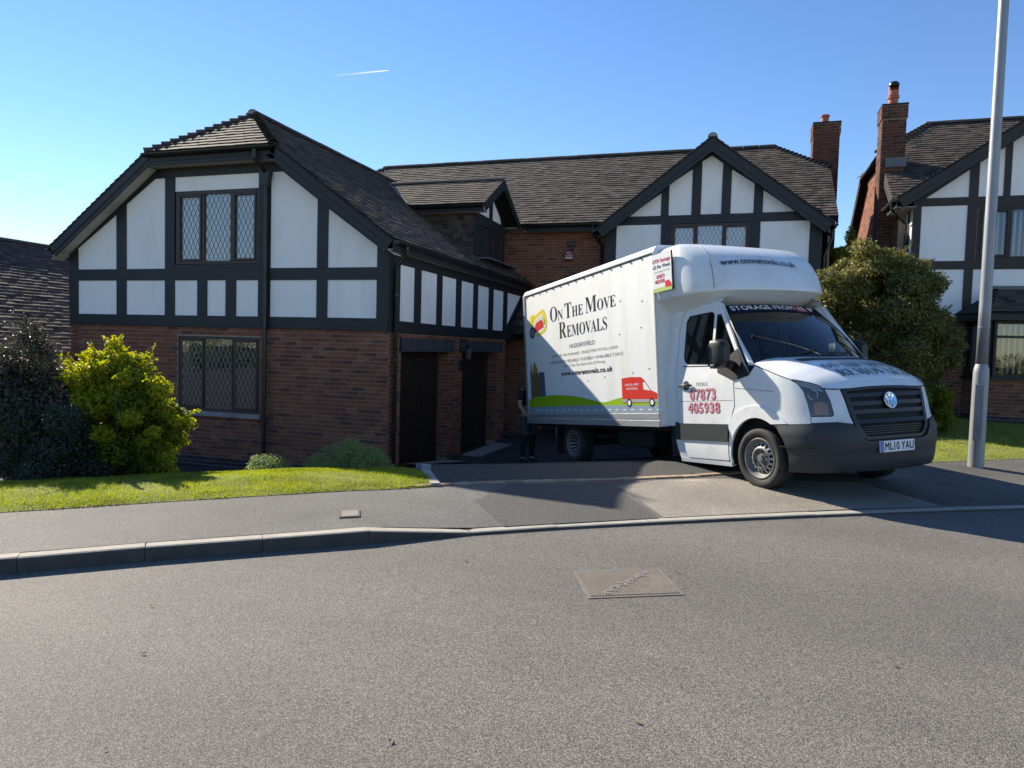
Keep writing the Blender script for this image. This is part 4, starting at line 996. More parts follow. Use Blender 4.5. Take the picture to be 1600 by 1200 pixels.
# ------------------------------------------------------------------ next house on the right
nb = empty('neighbour_house', (6.1, 18.5, .1), 'brick house with brown timbered gable and bay window behind the lamp post', 'house')
NT = M['timber_brown']; NY = 18.12
fn = Fr((0, NY, 0), (1, 0, 0), (0, -1, 0))
NX, NZ, NH, NK = 6.15, 7.06, 2.95, .66
NE = NZ-NH*NK; NV = 17.82
def nz(x): return NZ-NK*abs(x-NX)
W1 = (4.87, 7.4, 3.78, 4.90)
c = MB()
fn.prism(c, rc(3.60, 8.7, -.3, 2.3), -.25, 0); fn.prism(c, rc(3.60, 8.7, 2.3, W1[2]), -.2, 0)
fn.prism(c, [(3.60, W1[2]), (W1[0], W1[2]), (W1[0], nz(W1[0])-.06), (3.60, nz(3.6)-.06)], -.2, 0); fn.prism(c, [(W1[1], W1[2]), (8.7, W1[2]), (8.7, nz(8.7)-.06), (W1[1], nz(W1[1])-.06)], -.2, 0)
fn.prism(c, [(W1[0], W1[3]), (W1[1], W1[3]), (W1[1], nz(W1[1])-.06), (NX, NZ-.06), (W1[0], nz(W1[0])-.06)], -.2, 0)
nw = c.build('front_wall', M['mortar'], nb)
brickwork(fn, nw, 3.60, 8.7, .42, 2.3); brickwork(fn, nw, 3.60, 8.7, .04, .41, m=M['brick_dark'])
panels(fn, nw, [rc(3.754, 4.653, 3.75, 4.96), [(3.754, 3.56), (4.652, 3.56), (4.652, 2.5), (3.754, 2.5)], rc(4.825, 8.4, 2.5, 3.56),
    [(3.833, 5.143), (4.66, 5.143), (4.66, 5.735)], [(4.84, 5.143), (5.31, 5.143), (5.31, 6.19), (4.84, 5.875)], [(5.44, 5.143), (6.05, 5.143), (6.05, 6.70), (5.44, 6.28)], [(6.25, 5.143), (6.86, 5.143), (6.86, 6.28), (6.25, 6.70)], [(7.0, 5.143), (7.46, 5.143), (7.46, 5.875), (7.0, 6.19)]], PNL)
def nt2(x): return nz(x)-.10
tb = [rc(3.59, 8.71, 4.965, 5.14), rc(3.59, 3.754, 2.3, 4.96), rc(4.653, 4.84, 3.57, 4.96), rc(3.754, 4.84, 3.565, 3.748), rc(4.84, 8.4, 3.565, 3.77), rc(4.653, 4.825, 2.3, 3.56), rc(3.754, 8.7, 2.3, 2.5), rc(4.84, 7.45, 4.91, 4.962)]
for a, b in ((4.66, 4.84), (5.31, 5.44), (6.05, 6.25), (6.86, 7.0)): tb.append(rc(a, b, 5.143, min(nt2(a), nt2(b))))
for q in ([(3.59, 5.143), (3.833, 5.143), (4.66, 5.735), (4.66, nt2(4.66)), (3.59, nt2(3.59))], [(4.84, 5.875), (5.31, 6.19), (5.31, nt2(5.31)), (4.84, nt2(4.84))], [(5.44, 6.28), (6.05, 6.70), (6.05, nt2(6.05)), (5.44, nt2(5.44))]): tb.append(q)
timbers(fn, nw, tb, NT)
window(fn, nb, *W1, n=3, widths=(.6, 1, 1), curtain=None, lead=False, blinds=True, openers=(0,), frame=M['timber_brown'])
nr = None
for sgn in (-1, 1):
    pts = [(NX+sgn*NH, NV, NE), (NX+sgn*NH, 19.4, NE), (NX, 21.4, NZ), (NX, NV, NZ)]
    if nr is None: nr = slab(nb, 'roof', M['felt'], pts)
    else: slab(nr, 'roof_deck', M['felt'], pts)
    L = math.hypot(NH, NZ-NE)
    tiles(nr, (NX+sgn*NH, 0, NE), (0, 1, 0), (-sgn*NH/L, 0, (NZ-NE)/L), [(NV, 0), (21.0, 0), (21.4, L), (NV, L)])
    verge(nb, (NX+sgn*NH, NV, NE), (NX, NV, NZ), (0, -1, 0), .22, NT)
    a = Vector((NX+sgn*NH, NV+.026, NE-.27)); b = Vector((NX, NV+.026, NZ-.27))
    MB().prism([a, b, b+Vector((0, NY-NV-.03, 0)), a+Vector((0, NY-NV-.03, 0))], (0, 0, .012)).build('soffit', NT, nb)
ridge(nr, (NX, NV-.02, NZ+.012), (NX, 21.2, NZ+.012))
# white boarded return of the gable, gutter and pipe
MB().box((3.58, NY+.02, 2.3), (3.60, 18.75, 4.9)).build('side_panel', PNL, nb)
MB().box((3.562, NY+.22, 2.3), (3.579, NY+.36, 4.9)).build('timber_post', NT, nb)
MB().box((3.22, NV+.03, NE-.2), (3.6, 19.2, NE-.188)).build('soffit', M['soffit'], nb)
gutter(nb, (3.14, NV-.03, NE-.03), (3.14, 19.0, NE-.03))
MB().box((3.20, NV+.02, NE-.2), (3.222, 19.0, NE-.015)).build('fascia', NT, nb)
downpipe(nb, [(3.14, 18.05, NE-.06), (3.14, 18.05, NE-.2), (3.50, 18.3, NE-.5), (3.50, 18.3, .1)], .034)
# main range: gable end in the sun, half-hipped roof, chimney
EX, MYR2, MR2, ME2, MY2 = 3.42, 22.1, 7.90, 5.22, 18.4
k2 = (MR2-ME2)/(MYR2-MY2); X0, RX = 3.20, 4.66; dx2 = RX-X0; hz2 = MR2-dx2*k2
fl2 = Fr((EX, 0, 0), (0, 1, 0), (-1, 0, 0))
g2 = MB(); fl2.prism(g2, [(18.75, -.3), (25.4, -.3), (25.4, 5.0), (MYR2+dx2, hz2-.1), (MYR2-dx2, hz2-.1), (18.75, 5.2)], -.25, 0); g2 = g2.build('end_gable', M['mortar'], nb)
rs = []
brickwork(fl2, g2, 18.76, 25.4, .1, 5.0)
z = 5.0
while z < hz2-.15:
    yy0 = MY2+(z-ME2)/k2+.25; yy1 = 2*MYR2-yy0; brickwork(fl2, g2, max(18.76, yy0), min(25.4, yy1), z, z+.066, phase=int(z/.075)); z += .075
MB().box((EX+.25, 18.76, -.3), (14, 19.0, 5.2)).build('rear_wall', M['mortar'], nb)
MX2 = 13.0
slab(nr, 'roof_deck', M['felt'], [(X0, MY2, ME2), (MX2, MY2, ME2), (MX2, MYR2, MR2), (RX, MYR2, MR2), (X0, MYR2-dx2, hz2)])
slab(nr, 'roof_deck', M['felt'], [(X0, 2*MYR2-MY2, ME2), (MX2, 2*MYR2-MY2, ME2), (MX2, MYR2, MR2), (RX, MYR2, MR2), (X0, MYR2+dx2, hz2)])
slab(nr, 'roof_deck', M['felt'], [(X0, MYR2-dx2, hz2), (X0, MYR2+dx2, hz2), (RX, MYR2, MR2)])
L = math.hypot(MYR2-MY2, MR2-ME2); hv2 = L*(hz2-ME2)/(MR2-ME2)
tiles(nr, (0, MY2, ME2), (1, 0, 0), (0, (MYR2-MY2)/L, (MR2-ME2)/L), [(X0, 0), (9, 0), (9, L), (RX, L), (X0, hv2)], jit=.006)
ridge(nr, (RX-.1, MYR2, MR2+.012), (MX2, MYR2, MR2+.012))
hip(nr, (X0, MYR2-dx2, hz2), (RX, MYR2, MR2)); hip(nr, (X0, MYR2+dx2, hz2), (RX, MYR2, MR2))
verge(nb, (X0, MY2, ME2), (X0, MYR2-dx2, hz2), (-1, 0, 0), .2, NT); verge(nb, (X0, 2*MYR2-MY2, ME2), (X0, MYR2+dx2, hz2), (-1, 0, 0), .2, NT)
nc = chimney(nb, 3.10, 3.62, 19.55, 20.15, .0, 7.70, 1)
MB().box((3.20, 19.50, 6.20), (3.66, 19.545, 6.42)).build('flashing', M['lead'], nc)
MB().lathe([(.125, 0), (.135, .03), (.115, .05), (.11, .20), (.135, .215), (.135, .25), (.11, .26)], (3.36, 19.85, 7.72), (0, 0, 1), 16).build('chimney_pot', M['terracotta'], nc, auto=40)
cowl = MB(); n = 18; rws = []
for i in range(n+1):                                     # hooded cowl: short cylinder cut open towards the road
    a = 2*math.pi*i/n; x, y = .115*math.cos(a), .115*math.sin(a)
    rws.append([(3.36+x, 19.85+y, 7.98), (3.36+x, 19.85+y, 8.10+(.16 if y > -.05 else .02))])
cowl.grid([[r[0] for r in rws], [r[1] for r in rws]])
cowl.lathe([(.13, 0), (.135, .03), (.115, .035)], (3.36, 19.85, 7.97), (0, 0, 1), 18)
cowl.build('cowl', M['terracotta'], nc)
MB().lathe([(.12, 0), (.125, .05), (.08, .10), (.0, .12)], (3.36, 19.85, 8.24), (0, 0, 1), 18, caps=False).build('cowl_hood', M['gutter'], nc, smooth=True)
# bay window under its own tiled roof
by = 17.35
bay = MB(); pl_ = [(4.75, NY), (5.05, by), (8.0, by), (8.3, NY)]
bay.prism([(x, y, -.2) for x, y in pl_], (0, 0, 1.38)); bay = bay.build('bay', M['mortar'], nb)
fb = Fr((0, by, 0), (1, 0, 0), (0, -1, 0)); brickwork(fb, bay, 5.05, 8.0, .42, 1.18); brickwork(fb, bay, 5.05, 8.0, .04, .41, m=M['brick_dark'])
ang = math.atan2(by-NY, .3); cu = Vector((.3, by-NY, 0)).normalized(); cn = Vector((cu.y, -cu.x, 0)); fc = Fr((4.75, NY, 0), cu, cn); cl = math.hypot(.3, NY-by)
brickwork(fc, bay, 0, cl, .42, 1.18); brickwork(fc, bay, 0, cl, .04, .41, m=M['brick_dark'])
window(fb, nb, 5.08, 7.98, 1.22, 2.40, n=3, curtain=None, lead=False, blinds=True, frame=M['timber_brown'], openers=(), deep=.05)
window(fc, nb, .03, cl-.03, 1.22, 2.40, n=1, curtain=None, lead=False, blinds=True, frame=M['timber_brown'], openers=(), deep=.05)
MB().prism([(5.10, by-.012, 2.05), (7.96, by-.012, 2.05), (7.96, by-.012, 2.10), (5.10, by-.012, 2.10)], (0, -.02, 0)).build('transom', NT, bay)
MB().prism([(x, y, 1.17) for x, y in [(4.68, NY), (5.0, by-.06), (8.05, by-.06), (8.37, NY)]], (0, 0, .05)).build('bay_sill', NT, bay)
MB().prism([(x, y, 2.41) for x, y in [(4.55, NY), (4.9, by-.18), (8.15, by-.18), (8.5, NY)]], (0, 0, .16)).build('bay_fascia', NT, bay)
slab(bay, 'bay_roof', M['felt'], [(4.85, by-.22, 2.58), (8.2, by-.22, 2.58), (7.75, NY, 3.12), (5.3, NY, 3.12)])
sl2 = math.hypot(NY-by+.22, .54)
tiles(bay, (0, by-.22, 2.58), (1, 0, 0), (0, (NY-by+.22)/sl2, .54/sl2), [(4.85, 0), (8.2, 0), (7.75, sl2), (5.3, sl2)])
slab(bay, 'bay_roof', M['felt'], [(4.50, NY, 2.58), (4.85, by-.22, 2.58), (5.3, NY, 3.12)])
hip(bay, (4.85, by-.22, 2.60), (5.3, NY, 3.12), .08)
MB().box((5.2, NY-.045, 3.08), (7.9, NY-.035, 3.20)).build('bay_flashing', M['lead'], bay)
# ------------------------------------------------------------------ low house beyond the shrubs on the left
lb = empty('bungalow', (-18.3, 15, -.9), 'low house with dark tiled roof beyond the shrubs at far left', 'house')
BXR, BZR, BXE, BZE = -18.3, 3.98, -14.25, 1.17
lr = slab(lb, 'roof', M['felt'], [(BXE, 7, BZE), (BXE, 26, BZE), (BXR, 26, BZR), (BXR, 7, BZR)])
slab(lr, 'roof_deck', M['felt'], [(2*BXR-BXE, 7, BZE), (2*BXR-BXE, 26, BZE), (BXR, 26, BZR), (BXR, 7, BZR)])
L = math.hypot(BXE-BXR, BZR-BZE)
tiles(lr, (BXE, 0, BZE), (0, 1, 0), ((BXR-BXE)/L, 0, (BZR-BZE)/L), [(9, 0), (22, 0), (22, L), (9, L)], jit=.007)
ridge(lr, (BXR, 8, BZR+.01), (BXR, 25, BZR+.01))
MB().box((2*BXR-BXE+.4, 7.3, -1.2), (BXE-.4, 25.7, BZE+.1)).build('wall', M['mortar'], lb)
# ------------------------------------------------------------------ the removal van
VP = Vector((1.016, 9.144, .040))
def van_matrix(h, p, r=0):
    f = Vector((math.cos(h)*math.cos(p), math.sin(h)*math.cos(p), math.sin(p))); l = Vector((-math.sin(h), math.cos(h), 0)); u = f.cross(l)
    l, u = math.cos(r)*l+math.sin(r)*u, -math.sin(r)*l+math.cos(r)*u
    m = Matrix((f, l, u)).transposed().to_4x4(); m.translation = VP
    return m
VM0 = van_matrix(R(-48.06), R(5.455)); VM = van_matrix(R(-48.06), R(5.455), R(1.6))
VM.translation = VM0 @ Vector((0, -.97, 0))-VM.to_3x3() @ Vector((0, -.97, 0)); VP = VM.translation.copy()
van = empty('removal_van', VP, 'white box removal van with rounded pod over the cab parked across the drive', 'van', mat=VM)
def vb(mb, name, m, parent=None, **kw): return mb.build(name, m, parent or van, world=VM, **kw)
M['vwhite'] = mat('van_white_paint', (.74, .75, .74), .32, .02, 3, coat=.5, obj=True, dirt=(.62, .61, .575), dscale=2.0)
M['grp'] = mat('grp_panel', (.76, .765, .74), .42, .025, 2, coat=.15, obj=True, dirt=(.66, .65, .60), dscale=1.6, stretch=(2.2, 1, .35))
M['pod'] = mat('pod_gelcoat', (.76, .77, .76), .34, .025, 2, coat=.3, obj=True, dirt=(.60, .60, .55), dscale=2.2)
M['alu'] = mat('aluminium', (.48, .49, .50), .42, .1, 12, metallic=.6, obj=True, stretch=(.6, 1, 6), dirt=(.36, .35, .32), dscale=3)
M['trim'] = mat('grey_plastic_trim', (.024, .0265, .030), .55, .12, 8, bump=.1, bscale=300, obj=True)
M['black'] = mat('black_plastic', (.008, .008, .009), .5, .2, 8, obj=True)
M['under'] = mat('underbody', (.010, .010, .010), .85, .3, 8, obj=True)
M['rubber'] = mat('tyre_rubber', (.017, .0165, .016), .8, .25, 14, bump=.2, bscale=120, obj=True, dirt=(.05, .047, .042), dscale=6)
M['steel'] = mat('wheel_steel', (.33, .325, .31), .55, .2, 14, metallic=.2, obj=True, dirt=(.16, .13, .10), dscale=9)
M['hub'] = mat('hub_grey', (.13, .125, .12), .6, .25, 16, obj=True)
M['vglass'] = glass_mat('cab_glass', (.62, .68, .68), 1.5, 1.4)
M['lens'] = glass_mat('lamp_lens', (.95, .96, .96), 1.5, 2.0)
_m, _t, _nd, _lk, _b = M['lens'], M['lens'].node_tree, M['lens'].node_tree.nodes, M['lens'].node_tree.links, None
_df = _nd.new('ShaderNodeBsdfDiffuse'); _df.inputs[0].default_value = (.55, .56, .54, 1); _mx = _nd.new('ShaderNodeMixShader'); _mx.inputs[0].default_value = .10     # grey diffuse lightens the lens, standing in for reflected sky
_src = _nd['Material Output'].inputs[0].links[0].from_socket; _lk.new(_src, _mx.inputs[1]); _lk.new(_df.outputs[0], _mx.inputs[2]); _lk.new(_mx.outputs[0], _nd['Material Output'].inputs[0])
M['amber'] = mat('amber_bulb_cover', (.50, .15, .02), .25, .1, 6, obj=True)
M['chrome'] = mat('chrome', (.62, .63, .64), .12, .03, 4, metallic=1.0, obj=True)
M['ink'] = mat('black_ink', (.014, .014, .016), .8, .05, 5, obj=True, spec=.15)
M['ink_grey'] = mat('grey_ink', (.19, .19, .185), .5, .15, 9, obj=True)
M['navy'] = mat('navy_vinyl', (.010, .014, .035), .8, .05, 5, obj=True, spec=.1)
M['red'] = mat('red_vinyl', (.62, .035, .022), .4, .05, 5, obj=True)
M['crimson'] = mat('crimson_vinyl', (.50, .022, .055), .4, .05, 5, obj=True)
M['green'] = mat('green_vinyl', (.28, .46, .010), .4, .05, 4, obj=True)
M['roadgrey'] = mat('grey_vinyl', (.27, .34, .40), .4, .05, 4, obj=True)
M['vy'] = mat('yellow_vinyl', (.82, .66, .02), .4, .05, 4, obj=True)
M['ochre'] = mat('ochre_vinyl', (.36, .24, .05), .4, .05, 4, obj=True)
M['slate'] = mat('slate_vinyl', (.085, .12, .15), .4, .05, 4, obj=True)
M['wv'] = mat('white_vinyl', (.78, .78, .78), .4, .02, 4, obj=True)
M['blue'] = mat('blue_vinyl', (.06, .13, .45), .4, .05, 4, obj=True)
# ---- cab skin: q runs round the nose (0 = centre of the grille, minus = driver's side), z up
AZ = [(.2, .90), (.3, .96), (.5, .99), (.72, .99), (.78, .96), (1.0, .92), (1.15, .87), (1.25, .81), (1.5, .55)]
WZ = [(.2, .95), (.35, .985), (.5, .99), (1.25, .985), (1.5, .955), (2.25, .84)]
_t = np.linspace(0, np.pi/2, 400); PTX = .95*np.cos(_t)**.5; PTY = .99*np.sin(_t)**.5
_q = np.concatenate([[0], np.cumsum(np.hypot(np.diff(PTX), np.diff(PTY)))])
QS = _q[-1]                                     # q where x = 0
PTX = np.append(PTX, -1.7); PTY = np.append(PTY, .99); _q = np.append(_q, QS+1.7)
def skin0(q, z):
    x = float(np.interp(abs(q), _q, PTX)); y = float(np.interp(abs(q), _q, PTY))*(1 if q >= 0 else -1)
    if x > 0: x *= lerp(z, AZ)/.95
    return Vector((x, y*lerp(z, WZ)/.99, z))
def skin(q, z, off=0):
    p = skin0(q, z)
    if off:
        a = skin0(q+.02, z)-skin0(q-.02, z); b = skin0(q, z+.02)-skin0(q, z-.02); n = b.cross(a).normalized()
        if n.x*p.x+n.y*p.y*1.0 < 0: n = -n
        p = p+n*off
    return p
def qx(x): return -(QS-x)                        # driver's side, x <= 0
def patch(name, outline, m, off=0, lip=.02, holes=(), g=.09, fn=skin, parent=None, mirror=False, smooth=60, gy=None):
    P, T = cdt(outline, holes, g, gy); out = []
    for sgn in ((1, -1) if mirror else (1,)):
        mb = MB(); V = [fn(q*sgn, z, off) for q, z in P]; F = list(T)
        edges = {}
        for t in T:
            for i in range(3):
                e = (t[i], t[(i+1) % 3]); k = tuple(sorted(e)); edges[k] = None if k in edges else e
        n = len(V); bv = sorted({i for e in edges.values() if e for i in e}); idx = {b: n+i for i, b in enumerate(bv)}
        V += [fn(P[b][0]*sgn, P[b][1], off-lip) for b in bv]
        F += [(e[1], e[0], idx[e[0]], idx[e[1]]) for e in edges.values() if e]
        mb.add(V, F); o = vb(mb, name, m, parent, fix=True, auto=smooth); out.append(o)
        # outward normals
        po = o.data.polygons[0]; c = Vector(po.center)
        if fn is skin and po.normal.dot(Vector((c.x if c.x > 0 else 0, c.y, 0))) < 0: o.data.flip_normals()
    return out if mirror else out[0]
arch = [(-QS+.44*math.cos(a), .35+.47*math.sin(a)) for a in np.linspace(R(58), R(186), 22)]
wing = [(qx(-.33), 1.245), (qx(-.09), 1.30), (-1.70, 1.405), (-1.42, 1.325), (-1.139, 1.225), (-1.067, 1.179), (-1.017, 1.099), (-.999, .966), (-.988, .826), (-1.0, .752), (-1.203, .748), (-1.40, .742)]+arch+[(qx(-.44), .26), (qx(-.465), .26), (qx(-.455), .55), (qx(-.42), .76), (qx(-.33), .95)]
patch('wing', wing, M['vwhite'], 0, .025, mirror=True)
flare = [(-QS+.61*math.cos(a), .35+.60*math.sin(a)) for a in np.linspace(R(42), R(140), 22)]+[(-QS+.435*math.cos(a), .35+.465*math.sin(a)) for a in np.linspace(R(150), R(58), 22)]
patch('arch_flare', flare, M['vwhite'], .016, .03, mirror=True, g=.06)
# dark liner behind the joints
inner = [(qx(-1.60), .30), (qx(-1.60), 1.30), (qx(-.33), 1.28), (-1.70, 1.37), (-1.14, 1.19), (-.8, 1.08), (0, 1.10), (0, .30), (-1.25, .30)]+[(-QS+.46*math.cos(a), .35+.49*math.sin(a)) for a in np.linspace(R(5), R(186), 24)]
patch('inner_shell', inner, M['under'], -.022, .01, mirror=True, g=.12)
door_o = [(qx(-1.421), 1.30), (qx(-1.415), 1.95), (qx(-1.37), 2.15), (qx(-1.25), 2.235), (qx(-.74), 2.235), (qx(-.64), 2.20), (qx(-.33), 1.68), (qx(-.10), 1.31), (qx(-.342), 1.240), (qx(-.342), .95), (qx(-.433), .76), (qx(-.470), .55), (qx(-.482), .30), (qx(-1.24), .30), (qx(-1.345), .55), (qx(-1.39), .76)]
win_o = [(qx(-1.30), 1.60), (qx(-1.30), 2.06), (qx(-1.24), 2.125), (qx(-.80), 2.13), (qx(-.75), 2.09), (qx(-.75), 1.46), (qx(-1.20), 1.49), (qx(-1.27), 1.53)]
qtr_o = [(qx(-.71), 1.46), (qx(-.71), 2.08), (qx(-.63), 2.08), (qx(-.34), 1.60), (qx(-.22), 1.40)]
doors = patch('cab_door', door_o, M['vwhite'], .004, .03, holes=[win_o, qtr_o], mirror=True, g=.08)
def ring(o, k):
    cx = sum(p[0] for p in o)/len(o); cy = sum(p[1] for p in o)/len(o); return [(cx+(a-cx)*k, cy+(b-cy)*k) for a, b in o]
sail = [(qx(-.62), 1.44), (qx(-.30), 1.62), (qx(-.09), 1.30), (qx(-.335), 1.25), (qx(-.62), 1.36)]
for i, d in enumerate(doors):
    sg = 1 if i == 0 else -1; mir = lambda o: [(a*sg, b) for a, b in o]
    patch('window_seal', mir(ring(win_o, 1.035)), M['black'], -.004, .012, holes=[mir(ring(win_o, .965))], parent=d)
    patch('side_window', mir(ring(win_o, .99)), M['vglass'], -.012, .003, parent=d)
    patch('quarter_seal', mir(ring(qtr_o, 1.05)), M['black'], -.004, .012, holes=[mir(ring(qtr_o, .92))], parent=d)
    patch('quarter_window', mir(ring(qtr_o, .97)), M['vglass'], -.012, .003, parent=d)
    patch('rubbing_strip', mir([(qx(-1.385), .735), (qx(-.445), .735), (qx(-.463), .525), (qx(-1.355), .525)]), M['trim'], .020, .03, parent=d)
    patch('mirror_base', mir(sail), M['black'], .012, .02, parent=d)
    patch('handle_cup', mir([(qx(-1.215)+.062*math.cos(a), 1.222+.062*math.sin(a)) for a in np.linspace(0, 6.283, 17)[:-1]]), M['trim'], .006, .01, parent=d, g=.05)
    h = MB(); h.tube([Vector((x, y, z)) for x, y, z in [tuple(skin(sg*qx(-1.345), 1.222, .022)), tuple(skin(sg*qx(-1.25), 1.225, .034)), tuple(skin(sg*qx(-1.09), 1.22, .024))]], .014, 8)
    vb(h, 'door_handle', M['black'], d, smooth=True)
def skin_text(parent, txt, x0, x1, z0, z1, m, off, bold=0.0, serif=False, name='lettering'):
    V, F = fit_text(txt, x0, x1, z0, z1, serif, bold); mb = MB(); mb.add([skin(qx(a), b, off) for a, b in V], F)
    return vb(mb, name, m, parent, kind='stuff')
d0 = doors[0]
skin_text(d0, 'MOBILE', -1.01, -.80, 1.212, 1.255, M['ink_grey'], .0075)
skin_text(d0, '07873', -1.146, -.655, 1.032, 1.172, M['crimson'], .0075, .035); skin_text(d0, '07873', -1.14, -.66, 1.037, 1.168, mat('pink_vinyl', (.62, .30, .34), .4, .05, 5, obj=True), .0095, -.012)
skin_text(d0, '405938', -1.19, -.585, .866, 1.002, M['crimson'], .0075, .035); skin_text(d0, '405938', -1.183, -.59, .871, .998, bpy.data.materials['pink_vinyl'], .0095, -.012)
# sill under the doors
patch('sill', [(qx(-1.40), .29), (qx(-.45), .285), (qx(-.45), .23), (qx(-1.40), .24)], M['vwhite'], .002, .06, mirror=True)
# pillar panel between door and box
patch('rear_cab_panel', [(qx(-1.398), .76), (qx(-1.427), 1.30), (qx(-1.421), 1.95), (qx(-1.376), 2.156), (qx(-1.252), 2.242), (qx(-.80), 2.243), (qx(-1.2), 2.29), (qx(-1.66), 2.30), (qx(-1.66), .70), (qx(-1.40), .70)], M['vwhite'], .009, .03, mirror=True)
patch('step_panel', [(qx(-1.25), .29), (qx(-1.355), .55), (qx(-1.36), .52), (qx(-1.47), .52), (qx(-1.40), .28)], M['vwhite'], .0, .03, mirror=True)
patch('frame_band', [(qx(-1.40), .75), (qx(-1.46), .75), (qx(-1.47), .53), (qx(-1.37), .53)], M['trim'], .012, .03, mirror=True)
# headlamps
hl_o = [(-1.109, 1.232), (-1.036, 1.219), (-.915, 1.187), (-.831, 1.152), (-.794, 1.104), (-.772, .985), (-.762, .843), (-.777, .828), (-.984, .830), (-.996, .966), (-1.014, 1.099), (-1.064, 1.176)]
for sg in (1, -1):
    o = [(a*sg, b) for a, b in hl_o]
    lamp = patch('headlight', o, M['lens'], .001, .01)
    patch('lamp_bowl', ring(o, .98), mat('lamp_bowl_%d' % sg, (.50, .51, .50), .4, .1, 6, metallic=.2, obj=True), -.035, .01, parent=lamp)
    patch('lamp_rim', o, M['black'], -.004, .03, holes=[ring(o, .93)], parent=lamp)
    patch('indicator', [(-.94*sg, .84), (-.80*sg, .845), (-.80*sg, .955), (-.87*sg, .985), (-.94*sg, .96)], M['amber'], -.008, .02, parent=lamp)
    c = skin(-.925*sg, 1.06, -.03); n = (skin(-.925*sg, 1.06, .1)-skin(-.925*sg, 1.06, 0)).normalized()
    vb(MB().lathe([(.055, .0), (.05, .006), (.035, -.008), (.0, -.012)], c, n, 20), 'reflector', M['chrome'], lamp, smooth=True)
    c = skin(-.965*sg, .91, -.028)
    vb(MB().lathe([(.035, .0), (.02, -.012), (.0, -.012)], c, n, 14), 'reflector', M['chrome'], lamp, smooth=True)
# white panels between lamps and grille, under the bonnet edge
patch('front_panel', [(-.790, 1.106), (-.70, 1.098), (-.632, 1.100), (-.60, .90), (-.575, .74), (-.745, .765), (-.99, .760), (-.98, .822), (-.774, .820), (-.752, .843), (-.764, .985)], M['vwhite'], 0, .025, mirror=True, g=.06)
# grille: surround, slats, badge
gr_o = [(-.622, 1.098), (-.3, 1.118), (0, 1.125), (.3, 1.118), (.622, 1.098), (.567, .76), (.535, .66), (.47, .585), (.40, .565), (-.40, .565), (-.47, .585), (-.535, .66), (-.567, .76)]
gi_o = [(-.565, 1.07), (-.3, 1.088), (0, 1.094), (.3, 1.088), (.565, 1.07), (.515, .77), (.48, .67), (.43, .61), (.38, .597), (-.38, .597), (-.43, .61), (-.48, .67), (-.515, .77)]
M['grille'] = mat('grille_plastic', (.014, .015, .017), .5, .1, 8, obj=True)
grille = patch('grille', gr_o, M['grille'], .010, .05, holes=[gi_o], g=.07)
patch('grille_back', ring(gr_o, .99), M['under'], -.05, .01, parent=grille)
for z0 in (1.032, .945, .858, .755):
    w_ = np.interp(z0, [.6, .77, 1.07], [.43, .53, .585])
    patch('grille_slat', [(-w_, z0-.022), (w_, z0-.022), (w_, z0+.022), (-w_, z0+.022)], M['grille'], .004, .035, parent=grille, g=.1)
for z0 in (.70, .675, .65, .625): patch('mesh_bar', [(-.46, z0-.005), (.46, z0-.005), (.46, z0+.005), (-.46, z0+.005)], M['black'], -.012, .02, parent=grille, g=.12)
bc = skin(0, .965, .014)
fb_ = Fr(bc, (0, 1, 0), (1, 0, 0)); fb_.v = Vector((-.19, 0, .98)); fb_.n = Vector((.98, 0, .19))
badge = vb(MB().lathe([(.074, 0), (.086, .008), (.093, .002), (.093, -.01)], bc+fb_.n*.012, fb_.n, 40), 'badge', M['chrome'], grille, smooth=True)
vb(MB().lathe([(.0, .002), (.078, .002)], bc+fb_.n*.009, fb_.n, 32, caps=False), 'badge_disc', M['navy'], grille)
def stroke(fr, pts, w, h, parent, m, name):
    mb = MB()
    for a, b in zip(pts, pts[1:]):
        dx, dy = b[0]-a[0], b[1]-a[1]; L = math.hypot(dx, dy); nx, ny = -dy/L*w/2, dx/L*w/2
        mb.prism([fr.p(a[0]+nx, a[1]+ny, h), fr.p(b[0]+nx, b[1]+ny, h), fr.p(b[0]-nx, b[1]-ny, h), fr.p(a[0]-nx, a[1]-ny, h)], fr.n*.004)
    return vb(mb, name, m, parent)
stroke(fb_, [(-.034, .068), (0, .010), (.034, .068)], .013, .0125, grille, M['chrome'], 'emblem_letter')
stroke(fb_, [(-.068, .034), (-.030, -.066), (0, -.006), (.030, -.066), (.068, .034)], .013, .0135, grille, M['chrome'], 'emblem_letter')
# bumper
bt = [(-1.40, .742), (-1.203, .746), (-.99, .752), (-.745, .757), (-.580, .725), (-.545, .66), (-.48, .575), (-.41, .553), (.41, .553), (.48, .575), (.545, .66), (.580, .725), (.745, .757), (.99, .752), (1.203, .746), (1.40, .742)]
ar = [(-QS+.45*math.cos(a), .35+.48*math.sin(a)) for a in np.linspace(R(55), R(-14), 10)]
bump_o = bt+[(-q, z) for q, z in ar]+[(.6, .25), (.2, .235), (-.2, .235), (-.6, .25)]+ar[::-1]
def bfn(q, z, off=0):
    b = .012 if z > .70 else .03 if z > .48 else .018
    return skin(q, z, off+b)
bumper = patch('bumper', bump_o, M['trim'], 0, .05, fn=bfn, g=.055)
po = bumper.data.polygons[0]
for sg in (1, -1):
    patch('fog_recess', [(-.93*sg, .675), (-.66*sg, .69), (-.665*sg, .57), (-.90*sg, .56)], M['black'], .0215, .004, parent=bumper)
    patch('bumper_crease', [(-1.36*sg, .515), (-.95*sg, .505), (-.95*sg, .493), (-1.36*sg, .503)], M['black'], .034, .006, parent=bumper, g=.06)
